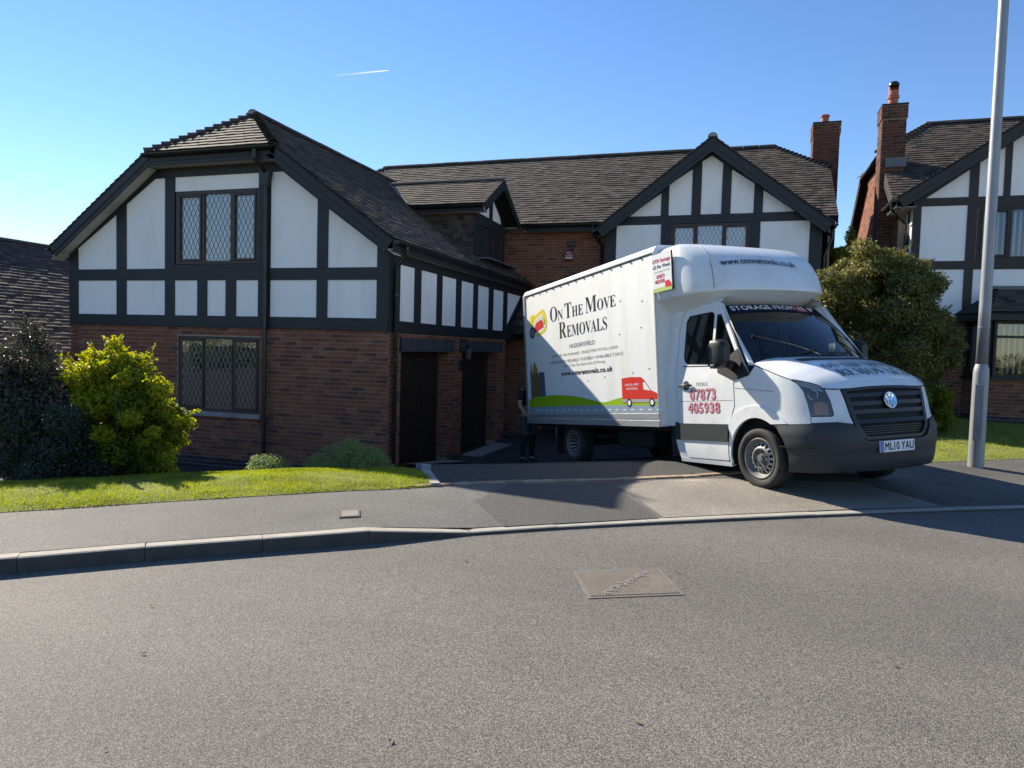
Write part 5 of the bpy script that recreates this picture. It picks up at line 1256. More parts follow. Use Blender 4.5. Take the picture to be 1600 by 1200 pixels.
# number plate
px_ = 1.02
pf = Fr((px_, 0, 0), (0, 1, 0), (1, 0, 0))
plate = vb(pf.rect(MB(), -.29, .24, .425, .545, .0, .01), 'number_plate', M['wv'], bevel=.004)
vb(pf.rect(MB(), -.287, -.235, .428, .542, .0102, .0112), 'plate_band', M['blue'], plate)
V, F = fit_text('ML10 YAU', -.215, .222, .445, .527, False, .018); mb = MB(); mb.add([pf.p(a, b, .0115) for a, b in V], F); vb(mb, 'lettering', M['ink'], plate, kind='stuff')
# bonnet
ZE = [(0, 1.128), (.3, 1.122), (.626, 1.103), (.80, 1.110), (.92, 1.150), (1.05, 1.190), (1.139, 1.228), (1.42, 1.33), (1.70, 1.41), (1.80, 1.43)]
eq = np.linspace(0, 1.78, 240); ep = [skin(q, lerp(q, ZE)) for q in eq]
ex = np.array([p.x for p in ep])[::-1]; ey = np.array([p.y for p in ep])[::-1]; ez = np.array([p.z for p in ep])[::-1]
def hood(x, k):
    ye = float(np.interp(x, ex, ey)); ze = float(np.interp(x, ex, ez))
    zc = lerp(x, [(-.08, 1.52), (.1, 1.49), (.3, 1.442), (.5, 1.375), (.7, 1.28), (.82, 1.195), (.865, 1.145), (.88, 1.128)])
    return Vector((x, ye*k, ze+max(0, zc-ze)*(1-abs(k)**4)))
rows = []
for x in list(np.linspace(-.06, .80, 20))+[.83, .85, .862, .868]: rows.append([hood(x, k)+Vector((0, 0, .004)) for k in np.linspace(-.995, .995, 29)])
rows.append([skin(k*.60, lerp(abs(k*.60), ZE), .002) for k in np.linspace(-1, 1, 29)])
bon = vb(MB().grid(rows), 'bonnet', M['vwhite'], smooth=True)
if bon.data.polygons[40].normal.z < 0: bon.data.flip_normals()
def on_hood(x, y, off):
    ye = float(np.interp(x, ex, ey)); return hood(x, y/ye)+Vector((.25*off, 0, off))
for txt, x0, h, w0, w1 in (('ON THE MOVE', .57, .12, -.50, .62), ('REMOVALS', .735, .13, -.46, .60)):
    V, F = fit_text(txt, w0, w1, 0, h, True, -.018); mb = MB(); mb.add([on_hood(x0-b+.02, a, .016) for a, b in V], F); vb(mb, 'lettering', M['navy'], bon, kind='stuff')
rows = [[on_hood(x, y, .009) for y in np.linspace(-.56, .70, 24)] for x in (.19, .24, .30)]
vb(MB().grid(rows), 'air_intake', M['black'], bon)
# windscreen, pillars, roof
def ws(k, t, off=0):
    b = Vector((.10-.15*k*k, .93*k, 1.485-.06*k*k)); a = Vector((-.68-.06*k*k, .81*k, 2.215-.03*k*k)); p = b.lerp(a, t)+Vector((.025, 0, .02))*4*t*(1-t)
    return p+Vector((.62, 0, .75))*off
rows = [[ws(k, t) for k in np.linspace(-1, 1, 25)] for t in np.linspace(0, 1, 12)]
wscr = vb(MB().grid(rows), 'windscreen', M['vglass'], smooth=True)
for (k0, k1, t0, t1) in ((-1, -.955, 0, 1), (.955, 1, 0, 1), (-1, 1, 0, .045)):
    vb(MB().grid([[ws(k, t, .003) for k in np.linspace(k0, k1, 20)] for t in np.linspace(t0, t1, 8)]), 'screen_seal', M['black'], wscr, smooth=True)
vb(MB().grid([[ws(k, t, .005) for k in np.linspace(-.99, .99, 25)] for t in np.linspace(.835, 1.0, 4)]), 'sun_strip', M['navy'], wscr, smooth=True)
def ws_text(txt, k0, k1, t0, t1, m, bold):
    V, F = fit_text(txt, k0, k1, t0, t1, False, bold); mb = MB(); mb.add([ws(a, b, .016) for a, b in V], F); vb(mb, 'lettering', m, wscr, kind='stuff')
ws_text('STORAGE FROM', -.86, .36, .875, .965, M['wv'], .022)
vb(MB().grid([[ws(k, t, .008) for k in np.linspace(.40, .66, 8)] for t in (.862, .982)]), 'red_panel', mat('faded_red_vinyl', (.42, .05, .045), .4, .1, 6, obj=True), wscr)
ws_text('£5', .45, .61, .88, .962, M['wv'], .02); ws_text('P', .71, .82, .875, .965, M['wv'], .035)
for sg in (-1, 1):
    side_line = [skin(sg*QS*1.0+sg*.0, 1.41), skin(-sg*qx(-.10), 1.42), skin(-sg*qx(-.28), 1.70), skin(-sg*qx(-.60), 2.20), skin(-sg*qx(-.72), 2.245)]
    ws_line = [ws(sg, 0), ws(sg, .12), ws(sg, .45), ws(sg, .93), ws(sg, 1.0)]
    rows = []
    for a, b in zip(side_line, ws_line):
        m_ = (a+b)/2+Vector((.006, sg*.012, .006)); rows.append([a, a.lerp(m_, .6)+Vector((.004, sg*.006, 0)), m_, b.lerp(m_, .4), b])
    vb(MB().grid(rows), 'screen_pillar', M['vwhite'], smooth=True, fix=True)
    rows = []
    for x in (-.64, -.8, -1.0, -1.3, -1.66):
        rows.append([skin(-sg*qx(x), 2.236), Vector((x, sg*.80, 2.285)), Vector((x, sg*.6, 2.32)), Vector((x, 0, 2.34))])
    vb(MB().grid(rows), 'cab_roof', M['vwhite'], smooth=True, fix=True)
# cabin: floor, dash, seats, wheel
cabin = vb(MB().box((-1.45, -.9, .9), (.0, .9, .95)), 'cabin_floor', M['under'])
vb(MB().box((-1.48, -.80, .9), (-1.44, .80, 2.2)), 'bulkhead', mat('bulkhead_grey', (.10, .10, .10), .8, obj=True), cabin)
vb(MB().prism([(-.35, -.85, 1.0), (-.35, -.85, 1.30), (-.18, -.85, 1.36), (-.04, -.85, 1.32), (-.04, -.85, 1.0)], (0, 1.7, 0)), 'dashboard', M['black'], cabin, bevel=.02)
for y in (-.5, .1, .57):
    vb(MB().box((-1.25, y-.22, 1.0), (-.75, y+.22, 1.18)), 'seat', M['trim'], cabin, bevel=.04)
    vb(MB().prism([(-1.25, y-.22, 1.15), (-1.12, y-.22, 1.15), (-1.28, y-.22, 1.82), (-1.38, y-.22, 1.82)], (0, .44, 0)), 'seat_back', M['trim'], cabin, bevel=.04)
    vb(MB().box((-1.38, y-.12, 1.86), (-1.29, y+.12, 2.04)), 'headrest', M['trim'], cabin, bevel=.03)
st = MB(); st.tube([Vector((-.48, -.5, 1.40))+Vector((.10*math.sin(a)*1.0, .2*math.cos(a), .17*math.sin(a))) for a in np.linspace(0, 2*math.pi, 25)], .016, 8, False); vb(st, 'steering_wheel', M['black'], cabin, smooth=True)
paper = MB().prism([(-.20, -.80, 1.365), (-.05, -.80, 1.40), (-.05, -.60, 1.40), (-.20, -.60, 1.365)], (-.001, 0, .004)).build('delivery_note', M['wv'], None, world=VM); tag(paper, 'white paper note lying on the van dashboard', 'paper')
# door mirrors
for sg in (-1, 1):
    mo = []
    for (x, k) in ((-.47, .86), (-.46, 1.0), (-.38, 1.0), (-.30, .86), (-.26, .55)):
        ring_ = []
        for a in np.linspace(0, 2*math.pi, 24, endpoint=False):
            ca, sa = math.cos(a), math.sin(a); ring_.append(Vector((x, sg*(1.14+.085*k*abs(ca)**.45*(1 if ca > 0 else -1)), 1.57+.172*k*abs(sa)**.45*(1 if sa > 0 else -1))))
        mo.append(ring_+[ring_[0]])
    mm = MB().grid(mo); mm.add([p for p in mo[0][:-1]], [tuple(range(24))]); mm.add([p for p in mo[-1][:-1]], [tuple(range(24))])
    mir_ = vb(mm, 'door_mirror', M['black'], fix=True, auto=50)
    vb(MB().add([(-.472, sg*(1.155-.09), 1.43), (-.472, sg*(1.155+.09), 1.43), (-.472, sg*(1.155+.09), 1.68), (-.472, sg*(1.155-.09), 1.68)], [(0, 1, 2, 3)]), 'mirror_glass', M['chrome'], mir_)
    vb(MB().tube([(-.36, sg*1.06, 1.46), (-.34, sg*.97, 1.42)], [.05, .06], 10), 'mirror_arm', M['black'], mir_, smooth=True)
    vb(MB().box((-.44, sg*1.25, 1.40), (-.36, sg*1.20, 1.45)), 'mirror_foot', M['trim'], mir_, bevel=.01)
# wheels
def wheel(x, y, sg, name='wheel', rr=.352, rear=False):
    w = vb(MB().lathe([(rr-.125, -.02), (rr-.10, .0), (rr-.06, .015), (rr-.022, .008), (rr-.004, -.02), (rr, -.05), (rr, -.17), (rr-.02, -.21), (rr-.11, -.22)], (x, y, rr), (0, sg, 0), 48, caps=False), name, M['rubber'], smooth=True)
    tr = MB()
    for i in range(44):
        a = 2*math.pi*i/44
        for y0, y1 in ((-.03, -.085), (-.135, -.19)):
            c0 = Vector((x+(rr+.001)*math.cos(a), y, rr+(rr+.001)*math.sin(a))); t = Vector((-math.sin(a), 0, math.cos(a)))*.014; n = Vector((math.cos(a), 0, math.sin(a)))
            tr.add([c0-t+Vector((0, sg*y0, 0)), c0+t+Vector((0, sg*y0, 0)), c0+t*1.6+Vector((0, sg*y1, 0)), c0-t*.4+Vector((0, sg*y1, 0)), c0-t+n*.004+Vector((0, sg*y0, 0)), c0+t+n*.004+Vector((0, sg*y0, 0)), c0+t*1.6+n*.004+Vector((0, sg*y1, 0)), c0-t*.4+n*.004+Vector((0, sg*y1, 0))], [(4, 5, 6, 7), (0, 1, 5, 4), (1, 2, 6, 5), (2, 3, 7, 6), (3, 0, 4, 7)])
    vb(tr, 'tread', M['rubber'], w, kind='stuff')
    dish = -.10 if rear else 0
    rim = MB(); prof = [(rr-.122, -.022), (rr-.118, -.004), (rr-.132, .0), (rr-.142, -.02), (.178, -.05)]; rim.lathe(prof, (x, y, rr), (0, sg, 0), 48, caps=False)
    vb(rim, 'rim', M['hub'], w, smooth=True)
    n = 64; ring2 = MB(); rad = [(.178, -.05), (.170, -.044), (.135, -.024), (.125, -.018)]
    for i in range(n):
        a0, a1 = 2*math.pi*i/n, 2*math.pi*(i+1)/n
        for j in range(3):
            if j == 1 and i % 4 in (1, 2): continue
            V = [(x+r*math.cos(a), y+sg*(h+dish*(1 if r < .17 else 0)), rr+r*math.sin(a)) for (r, h), a in ((rad[j], a0), (rad[j], a1), (rad[j+1], a1), (rad[j+1], a0))]
            ring2.add(V, [(0, 1, 2, 3)])
    vb(ring2, 'wheel_disc', M['steel'], w)
    vb(MB().lathe([(.126, -.018+dish), (.112, -.012+dish), (.108, -.03+dish), (.045, -.03+dish), (.04, -.008+dish), (.0, -.006+dish)], (x, y, rr), (0, sg, 0), 32, caps=False), 'hub', M['hub'], w, auto=30)
    vb(MB().lathe([(.0, -.055+min(0, dish)), (.21, -.055+min(0, dish))], (x, y, rr), (0, sg, 0), 24, caps=False), 'brake_shadow', M['under'], w)
    for i in range(6):
        a = 2*math.pi*i/6+.3; c = (x+.08*math.cos(a), y+sg*(-.03+dish), rr+.08*math.sin(a))
        vb(MB().lathe([(.013, 0), (.012, .018), (.0, .02)], c, (0, sg, 0), 6), 'wheel_bolt', M['black'], w)
    return w
for sg in (-1, 1):
    wheel(0, sg*.965, sg); wheel(-4.325, sg*.955, sg, rear=True)
    lin = MB(); rows = [[(.455*math.cos(a), sg*y, .35+.47*math.sin(a)) for a in np.linspace(R(-12), R(192), 20)] for y in (.97, .68)]
    lin.grid(rows); lin.add(rows[1], [tuple(range(20))]); vb(lin, 'arch_liner', M['under'], fix=False)
# box body
BX0, BX1, BY, BZ0, BZ1 = -5.74, -1.645, 1.10, .69, 3.14
sec = [(-BY, BZ0), (-BY, 3.03), (-BY+.012, 3.085), (-BY+.05, 3.125), (-BY+.11, BZ1), (0, BZ1+.02), (BY-.11, BZ1), (BY-.05, 3.125), (BY-.012, 3.085), (BY, 3.03), (BY, BZ0)]
box = vb(MB().prism([(BX0, y, z) for y, z in sec], (BX1-BX0, 0, 0)), 'cargo_box', M['grp'], auto=30)
fbx = Fr((0, -BY, 0), (1, 0, 0), (0, -1, 0))
vb(fbx.rect(MB(), BX0+.03, BX1, BZ0-.005, .775, .0, .018), 'bottom_rail', M['alu'], box, bevel=.004); vb(fbx.rect(MB(), BX0+.03, BX1, .785, .868, .0, .012), 'skirt_rail', M['alu'], box, bevel=.003)
vb(fbx.rect(MB(), BX0, BX1, 3.03, 3.055, .0, .014), 'roof_rail', M['vwhite'], box, bevel=.004)
vb(fbx.rect(MB(), BX0, BX0+.075, BZ0, 3.03, .0, .016), 'rear_post', M['alu'], box, bevel=.004); vb(fbx.rect(MB(), BX1-.025, BX1+.002, BZ0, 3.03, .0, .012), 'front_post', M['alu'], box, bevel=.003)
vb(fbx.rect(MB(), BX0+.075, BX1-.02, 3.012, 3.03, .0, .004), 'rail_shadow_strip', M['ink_grey'], box)  # grey strip drawn as the shadow line under the roof rail
rv_ = MB()
for i in range(16): rv_.box((BX0+.12+i*.262, -BY-.016, 3.004), (BX0+.145+i*.262, -BY, 3.022))
vb(rv_, 'rail_clip', M['ink'], box, kind='stuff')
for (x, z) in ((-2.55, 2.02), (-2.5, 2.5), (-2.0, 2.06), (-1.95, 2.42), (-3.0, 1.42), (-3.5, 1.38), (-4.4, 1.40), (-2.25, 1.44), (-1.85, 1.48)):
    vb(MB().lathe([(.013, 0), (.011, .004), (.0, .005)], (x, -BY, z), (0, -1, 0), 8), 'rivet', M['ink_grey'], box)
def bt_(txt, x0, x1, z0, z1, m, serif=False, bold=0.0, off=.003):
    V, F = fit_text(txt, x0, x1, z0, z1, serif, bold); mb = MB(); mb.add([fbx.p(a, b, off) for a, b in V], F); vb(mb, 'lettering', m, box, kind='stuff')
def big_small(words, x0, x1, z0, hb, hs):
    """small capitals: first letter of every word taller"""
    units = []; 
    for w in words.split(' '):
        a, _ = text_mesh(w[0], 1, True, -.008); units.append((w[0], hb, max(p[0] for p in a)-min(p[0] for p in a), .05))
        a, _ = text_mesh(w[1:], 1, True, -.008); units.append((w[1:], hs, max(p[0] for p in a)-min(p[0] for p in a), .30))
    tot = sum((h/hb)*(w+g) for _, h, w, g in units)-.30*hs/hb; k = (x1-x0)/tot; x = x0
    for s_, h, w, g in units:
        bt_(s_, x, x+k*w*h/hb, z0, z0+h, M['ink'], True, -.008); x += k*(w+g)*h/hb
big_small('ON THE MOVE', -4.70, -2.62, 2.448, .245, .165); big_small('REMOVALS', -4.395, -2.88, 2.135, .265, .185)
bt_('HUDDERSFIELD', -4.05, -3.245, 1.942, 2.008, M['ink_grey'])
bt_('MAN AND VAN AVAILABLE - SINGLE ITEMS TO FULL LOADS', -4.68, -2.607, 1.826, 1.868, M['ink_grey']); bt_('•EXPERIENCED •RELIABLE • FLEXIBLE • AVAILABLE 7 DAYS', -4.80, -2.474, 1.716, 1.764, M['ink_grey'])
bt_('Let Us Take The Hassle Out Of Moving', -4.27, -2.97, 1.638, 1.680, M['ink_grey']); bt_('www.otmremovals.co.uk', -4.37, -2.772, 1.495, 1.575, M['ink'], bold=.028)
def art(name, poly, m, off): 
    mb = MB(); mb.add([fbx.p(a, b, off) for a, b in poly], [tuple(range(len(poly)))]); return vb(mb, name, m, box, fix=True)
hill = [(-5.66, .975), (-5.66, 1.115), (-5.52, 1.135), (-5.3, 1.160), (-5.1, 1.174), (-4.8, 1.182), (-4.5, 1.181), (-4.08, 1.161), (-3.76, 1.13), (-3.48, 1.092), (-3.25, 1.055), (-3.11, 1.036)]
art('printed_hill', hill+[(-3.11, .975)], M['green'], .0025); art('printed_hill', [(-3.11, .975), (-3.11, 1.036), (-2.99, 1.042), (-2.87, 1.056), (-2.73, 1.08), (-2.59, 1.097), (-2.2, 1.10), (-1.672, 1.092), (-1.672, .975)], M['green'], .0025)
art('printed_road', [(-5.66, .872), (-1.672, .872), (-1.672, .98), (-3.1, .992), (-4.4, .992), (-5.66, .975)], M['roadgrey'], .0035)
for i in range(19):
    x = -5.42+i*.206; art('printed_dash', [(x, .914), (x+.085, .914), (x+.10, .93), (x+.015, .93)], M['wv'], .0045)
gk = [(-5.455, 1.15), (-5.475, 1.40), (-5.46, 1.62), (-5.40, 1.815), (-5.33, 1.76), (-5.265, 1.66), (-5.225, 1.50), (-5.235, 1.17)]
art('printed_tower', gk, M['ochre'], .0035)
for i in range(10):
    z = 1.19+i*.042; art('printed_band', [(-5.458, z), (-5.236, z-.014), (-5.234, z+.004), (-5.46, z+.018)], M['ink'], .0045)
art('printed_tower', [(-5.23, 1.17), (-5.225, 1.605), (-5.0, 1.60), (-4.975, 1.17)], M['slate'], .003); art('printed_tower', [(-5.55, 1.14), (-5.56, 1.62), (-5.52, 1.80), (-5.47, 1.55), (-5.46, 1.14)], M['slate'], .003)
# printed red van
pv = [(-2.538, 1.02), (-2.538, 1.375), (-2.31, 1.386), (-2.05, 1.375), (-1.985, 1.335), (-1.82, 1.182), (-1.70, 1.148), (-1.672, 1.10), (-1.672, 1.02)]
art('printed_van', pv, M['red'], .0045); art('printed_van_trim', [(-2.538, 1.03), (-2.538, 1.075), (-1.674, 1.06), (-1.674, 1.02)], mat('pale_grey_vinyl', (.36, .38, .38), .4, .05, 4, obj=True), .005)
art('printed_van_window', [(-2.0, 1.20), (-2.01, 1.30), (-1.96, 1.30), (-1.835, 1.18)], M['wv'], .0052)
bt_('LOCAL AND', -2.45, -2.11, 1.262, 1.292, M['wv'], bold=.012, off=.0056); bt_('NATIONAL', -2.42, -2.13, 1.205, 1.235, M['wv'], bold=.012, off=.0056)
def disc(x, z, r, m, off, name, n=20): art(name, [(x+r*math.cos(2*math.pi*i/n), z+r*math.sin(2*math.pi*i/n)) for i in range(n)], m, off)
for x in (-2.36, -1.81): disc(x, 1.02, .062, M['ink'], .0062, 'printed_wheel'); disc(x, 1.02, .036, M['wv'], .0072, 'printed_wheel')
# key-fob logo
yf_ = [(-5.50, 2.60), (-5.44, 2.655), (-5.36, 2.66), (-5.30, 2.63), (-5.02, 2.70), (-4.97, 2.72), (-4.92, 2.68), (-4.86, 2.60), (-4.825, 2.50), (-4.835, 2.40), (-4.90, 2.31), (-5.15, 2.26), (-5.35, 2.27), (-5.46, 2.40)]
art('printed_logo', yf_, M['vy'], .003)
art('printed_logo', [(-5.31, 2.555), (-5.0, 2.64), (-4.97, 2.60), (-5.31, 2.51)], M['wv'], .0042); art('printed_logo', [(-5.32, 2.50), (-4.99, 2.575), (-4.90, 2.52), (-4.90, 2.39), (-4.98, 2.34), (-5.34, 2.27), (-5.40, 2.36)], M['wv'], .0042)
art('printed_logo', [(-5.26, 2.49), (-5.03, 2.54), (-4.95, 2.47), (-4.95, 2.39), (-5.30, 2.315), (-5.33, 2.38)], M['red'], .0052); art('printed_logo', [(-4.98, 2.57), (-4.90, 2.53), (-4.88, 2.42), (-4.93, 2.44)], M['green'], .0052)
disc(-5.41, 2.59, .055, M['vy'], .0062, 'printed_logo'); disc(-5.41, 2.335, .105, M['ink'], .0062, 'printed_logo'); disc(-5.41, 2.335, .072, M['roadgrey'], .0072, 'printed_logo'); disc(-5.415, 2.36, .024, M['navy'], .0082, 'printed_logo'); art('printed_logo', [(-5.425, 2.36), (-5.405, 2.36), (-5.395, 2.285), (-5.43, 2.285)], M['navy'], .0082)
# pod over the cab
PR = [(2.17, -.86, .80), (2.24, -.70, .90), (2.30, -.56, .98), (2.345, -.475, 1.045), (2.362, -.445, 1.07), (2.368, -.437, 1.08), (2.385, -.435, 1.088), (2.42, -.44, 1.092), (2.52, -.475, 1.098), (2.64, -.54, 1.099), (2.76, -.63, 1.098), (2.87, -.75, 1.09), (2.96, -.89, 1.07), (3.025, -1.03, 1.04), (3.07, -1.17, .98), (3.10, -1.32, .88), (3.12, -1.44, .66), (3.13, -1.54, .35), (3.135, -1.60, .05)]
def pod(a, z, off=0):
    """a: -90 (driver's side) .. 0 (nose) .. 90 degrees, beyond that straight back to the box"""
    xf = float(np.interp(z, [p[0] for p in PR], [p[1] for p in PR])); w = float(np.interp(z, [p[0] for p in PR], [p[2] for p in PR])); x0 = min(-1.28, xf-.12); e = 2/2.7
    aa = max(-90, min(90, a)); t = R(aa); s = math.sin(t); c_ = math.cos(t)
    x = x0+(xf-x0)*max(0, c_)**e; y = w*(1 if s > 0 else -1)*abs(s)**e
    if abs(a) > 90: x = x0+(BX1+.0-x0)*(abs(a)-90)/10
    p = Vector((x, y, z))
    if off:
        n = Vector((max(0, c_)**1.2*1.0+.02, (1 if s > 0 else -1)*abs(s)**1.6, 0)).normalized(); p += n*off
    return p
angs = [-100, -95, -90, -86, -80, -72, -64, -56, -48, -40, -32, -24, -16, -8, 0, 8, 16, 24, 32, 40, 48, 56, 64, 72, 80, 86, 90, 95, 100]
rows = [[pod(a, z) for a in angs] for z, _, _ in PR]
pd_ = vb(MB().grid(rows), 'luton_pod', M['pod'], fix=True, auto=50)
pdm = pd_.modifiers.new('s', 'SUBSURF'); pdm.levels = 1; pdm.render_levels = 2
po = max(pd_.data.polygons, key=lambda p: p.center.x)
if po.normal.x < 0: pd_.data.flip_normals()
vb(MB().grid([[Vector((BX1-.02, y, z)) for y in (-1.05, 0, 1.05)] for z in (2.1, 3.1)]), 'pod_back', M['pod'], pd_)
V, F = fit_text('www.otmremovals.co.uk', -1, 1, 0, 1, False, .015)
mb = MB()
for a, b in V: pass
def pod_y(y, z, off):
    w = float(np.interp(z, [p[0] for p in PR], [p[2] for p in PR])); return pod(math.degrees(math.asin(min(1, abs(y/w)**1.35)))*(1 if y > 0 else -1), z, off)
mb.add([pod_y(-.22+a*.56, 2.69+.03*(1-a*a)+b*.085, .020) for a, b in V], F)
vb(mb, 'lettering', M['navy'], pd_, kind='stuff')
sm_ = MB().tube([pod(-52+(z-2.4)*14, z, .001) for z in np.linspace(2.4, 3.08, 14)], .0035, 6); vb(sm_, 'pod_seam', M['ink_grey'], pd_, smooth=True)
# wipers resting on the screen, door crease, side repeater
for k0, k1 in ((-.62, .02), (.10, .72)):
    wp = MB().tube([ws(k0, .035, .03), ws((k0+k1)/2, .055, .028), ws(k1, .13, .022)], [.011, .009, .006], 6); vb(wp, 'wiper', M['black'], wscr, smooth=True)
for i, d in enumerate(doors):
    sg = 1 if i == 0 else -1
    patch('door_crease', [(sg*qx(-1.40), 1.022), (sg*qx(-.36), 1.022), (sg*qx(-.36), 1.017), (sg*qx(-1.40), 1.017)], M['ink_grey'], .0052, .003, parent=d, g=.15)
    patch('window_sill_trim', [(sg*qx(-1.29), 1.478), (sg*qx(-.66), 1.448), (sg*qx(-.66), 1.436), (sg*qx(-1.29), 1.464)], M['black'], .006, .006, parent=d, g=.15)
patch('wing_crease', [(qx(-.32), 1.165), (-1.40, 1.105), (-1.40, 1.100), (qx(-.32), 1.158)], M['ink_grey'], .0015, .003, mirror=True, g=.15)
# poster on the side of the pod
fsg = Fr((0, -1.118, 0), (1, 0, 0), (0, -1, 0))
sg_ = vb(fsg.rect(MB(), -1.652, -1.235, 2.475, 2.985, .0, .008), 'poster', M['wv'])
vb(fsg.rect(MB(), -1.233, -1.222, 2.475, 2.985, -.01, .012), 'poster_edge', M['black'], sg_)
def st_(txt, x0, x1, z0, z1, m, bold=0.0):
    V, F = fit_text(txt, x0, x1, z0, z1, False, bold); mb = MB(); mb.add([fsg.p(a, b, .0105) for a, b in V], F); vb(mb, 'lettering', m, sg_, kind='stuff')
st_('OTM Storage', -1.64, -1.26, 2.865, 2.915, M['crimson'], .03); st_('£5 Per Week', -1.63, -1.26, 2.79, 2.835, M['ink'], .02); st_('Your Storage', -1.61, -1.42, 2.735, 2.762, M['ink_grey']); st_('Per Week', -1.40, -1.27, 2.735, 2.762, M['ink_grey'])
st_('07873', -1.56, -1.39, 2.655, 2.705, M['crimson'], .03); st_('405938', -1.60, -1.39, 2.59, 2.64, M['crimson'], .03)
vb(fsg.prism(MB(), [(-1.65, 2.478), (-1.24, 2.478), (-1.24, 2.52), (-1.45, 2.535), (-1.65, 2.525)], .0085, .0095), 'printed_grass', mat('pale_green_vinyl', (.42, .52, .14), .5, .1, 9, obj=True), sg_)
vb(fsg.prism(MB(), [(-1.38, 2.52), (-1.38, 2.60), (-1.30, 2.61), (-1.255, 2.56), (-1.245, 2.52)], .0098, .0104), 'printed_van', M['red'], sg_)
# chassis and running gear
chs = vb(MB().box((-5.6, -.45, .48), (.4, -.33, .64)).box((-5.6, .33, .48), (.4, .45, .64)), 'chassis_rail', M['under'])
vb(MB().box((-5.6, -1.0, .63), (-1.6, 1.0, .69)), 'box_floor', M['under'], chs)
vb(MB().box((-1.55, -.85, .25), (.3, .85, .9)), 'cab_underside', M['under'], chs)
vb(MB().tube([(-4.325, -.8, .352), (-4.325, .8, .352)], .06, 10), 'rear_axle', M['under'], chs); vb(MB().box((-3.1, -.85, .36), (-2.2, -.48, .62)), 'fuel_tank', M['under'], chs, bevel=.04)
vb(MB().tube([(-1.2, .3, .36), (-3.6, .32, .38), (-5.3, .4, .4)], .04, 10), 'exhaust', M['hub'], chs)
for sg in (-1, 1):
    rows = [[(-4.325+.43*math.cos(a), sg*y, .352+.43*math.sin(a)) for a in np.linspace(R(15), R(165), 14)] for y in (1.0, .72)]
    vb(MB().grid(rows), 'mudguard', M['under'], chs); vb(MB().box((-4.80, sg*.74, .16), (-4.785, sg*1.0, .5)), 'mud_flap', M['under'], chs)
    vb(MB().tube([(-5.0, sg*.9, .66), (-5.0, sg*.9, .42)], .02, 8), 'lamp_stalk', M['hub'], chs)
vb(MB().box((-5.72, -1.0, .45), (-5.62, 1.0, .56)), 'rear_bumper', M['trim'], chs)
# ------------------------------------------------------------------ street lamp
LP = Vector((3.15, 11.18, 0)); lz = ground_z(LP.x, LP.y)
lamp = empty('street_lamp', (LP.x, LP.y, lz), 'tall grey galvanised lamp post beside the neighbour lawn', 'lamp post')
lean = Vector((.0, 0, 1))
def lp(h): return Vector((LP.x, LP.y, lz-.05))+lean*h
MB().tube([lp(h) for h in (0, .3, 1.0, 1.34, 1.40, 1.46)], [.097, .097, .096, .095, .088, .071], 24).build('base', M['galv'], lamp, auto=50)
MB().tube([lp(h) for h in (1.45, 2.2, 3.5, 5.0, 7.0, 9.8)], [.073, .072, .068, .064, .060, .055], 20).build('shaft', M['galv'], lamp, smooth=True)
MB().tube([lp(1.95), lp(1.965)], [.0755, .0755], 20).build('collar', M['galv'], lamp)
dr = Vector((-.35, -1, 0)).normalized(); tn = Vector((-dr.y, dr.x, 0))
MB().prism([lp(.42)+dr*.0925-tn*.05, lp(.42)+dr*.0925+tn*.05, lp(1.18)+dr*.0925+tn*.05, lp(1.18)+dr*.0925-tn*.05], dr*.009).build('access_door', M['galv'], lamp, bevel=.003)
MB().lathe([(.008, 0), (.0, .004)], lp(1.08)+dr*.1025, dr, 8).build('door_lock', M['black'], lamp)
MB().box(lp(9.75)+Vector((-.12, -.45, 0)), lp(9.87)+Vector((.12, .10, 0))).build('lantern', M['galv'], lamp, bevel=.04)
# ------------------------------------------------------------------ planting
def leaves(name, mt, parent, blobs, n, size, up=.3, shell=.6, aspect=.55, droop=0.0, jit=.12):
    """leaf blades spread through a crown made of ellipsoid clumps (centre, radii)"""
    vol = np.array([b[1][0]*b[1][1]+b[1][0]*b[1][2]+b[1][1]*b[1][2] for b in blobs]); cnt = np.maximum(1, (n*vol/vol.sum()).astype(int))
    P = []; Nn = []
    for (c, r), k in zip(blobs, cnt):
        d = rng.normal(size=(k, 3)); d /= np.linalg.norm(d, axis=1)[:, None]
        rad = shell+(1-shell)*rng.random((k, 1))**.6+rng.normal(size=(k, 1))*jit*.5
        P.append(np.array(c)+d*np.array(r)*rad); Nn.append(d)
    P = np.vstack(P); D = np.vstack(Nn); K = len(P)
    nrm = D*.7+rng.normal(size=(K, 3))*.75+np.array([0, 0, up]); nrm /= np.linalg.norm(nrm, axis=1)[:, None]
    ax = np.cross(nrm, rng.normal(size=(K, 3))); ax += np.array([0, 0, -droop]); ax -= nrm*(ax*nrm).sum(1)[:, None]; ax /= np.linalg.norm(ax, axis=1)[:, None]; bx = np.cross(nrm, ax)
    s = size*(.6+.8*rng.random((K, 1)))
    a = P-ax*s*.5; b = P+bx*s*.5*aspect+nrm*s*.10; c = P+ax*s*.5; d = P-bx*s*.5*aspect+nrm*s*.10
    V = np.stack([a, b, c, d], 1).reshape(-1, 3); me = bpy.data.meshes.new(name)
    me.vertices.add(len(V)); me.vertices.foreach_set('co', V.astype(np.float32).ravel())
    idx = np.arange(K)[:, None]*4+np.array([[0, 1, 2, 0, 2, 3]]); me.loops.add(K*6); me.loops.foreach_set('vertex_index', idx.ravel().astype(np.int32))
    me.polygons.add(K*2); me.polygons.foreach_set('loop_start', np.arange(0, K*6, 3, dtype=np.int32)); me.polygons.foreach_set('loop_total', np.full(K*2, 3, dtype=np.int32))
    me.update(calc_edges=True); me.validate(); me.materials.append(mt)
    return tag(link(bpy.data.objects.new(name, me), parent), kind='stuff')
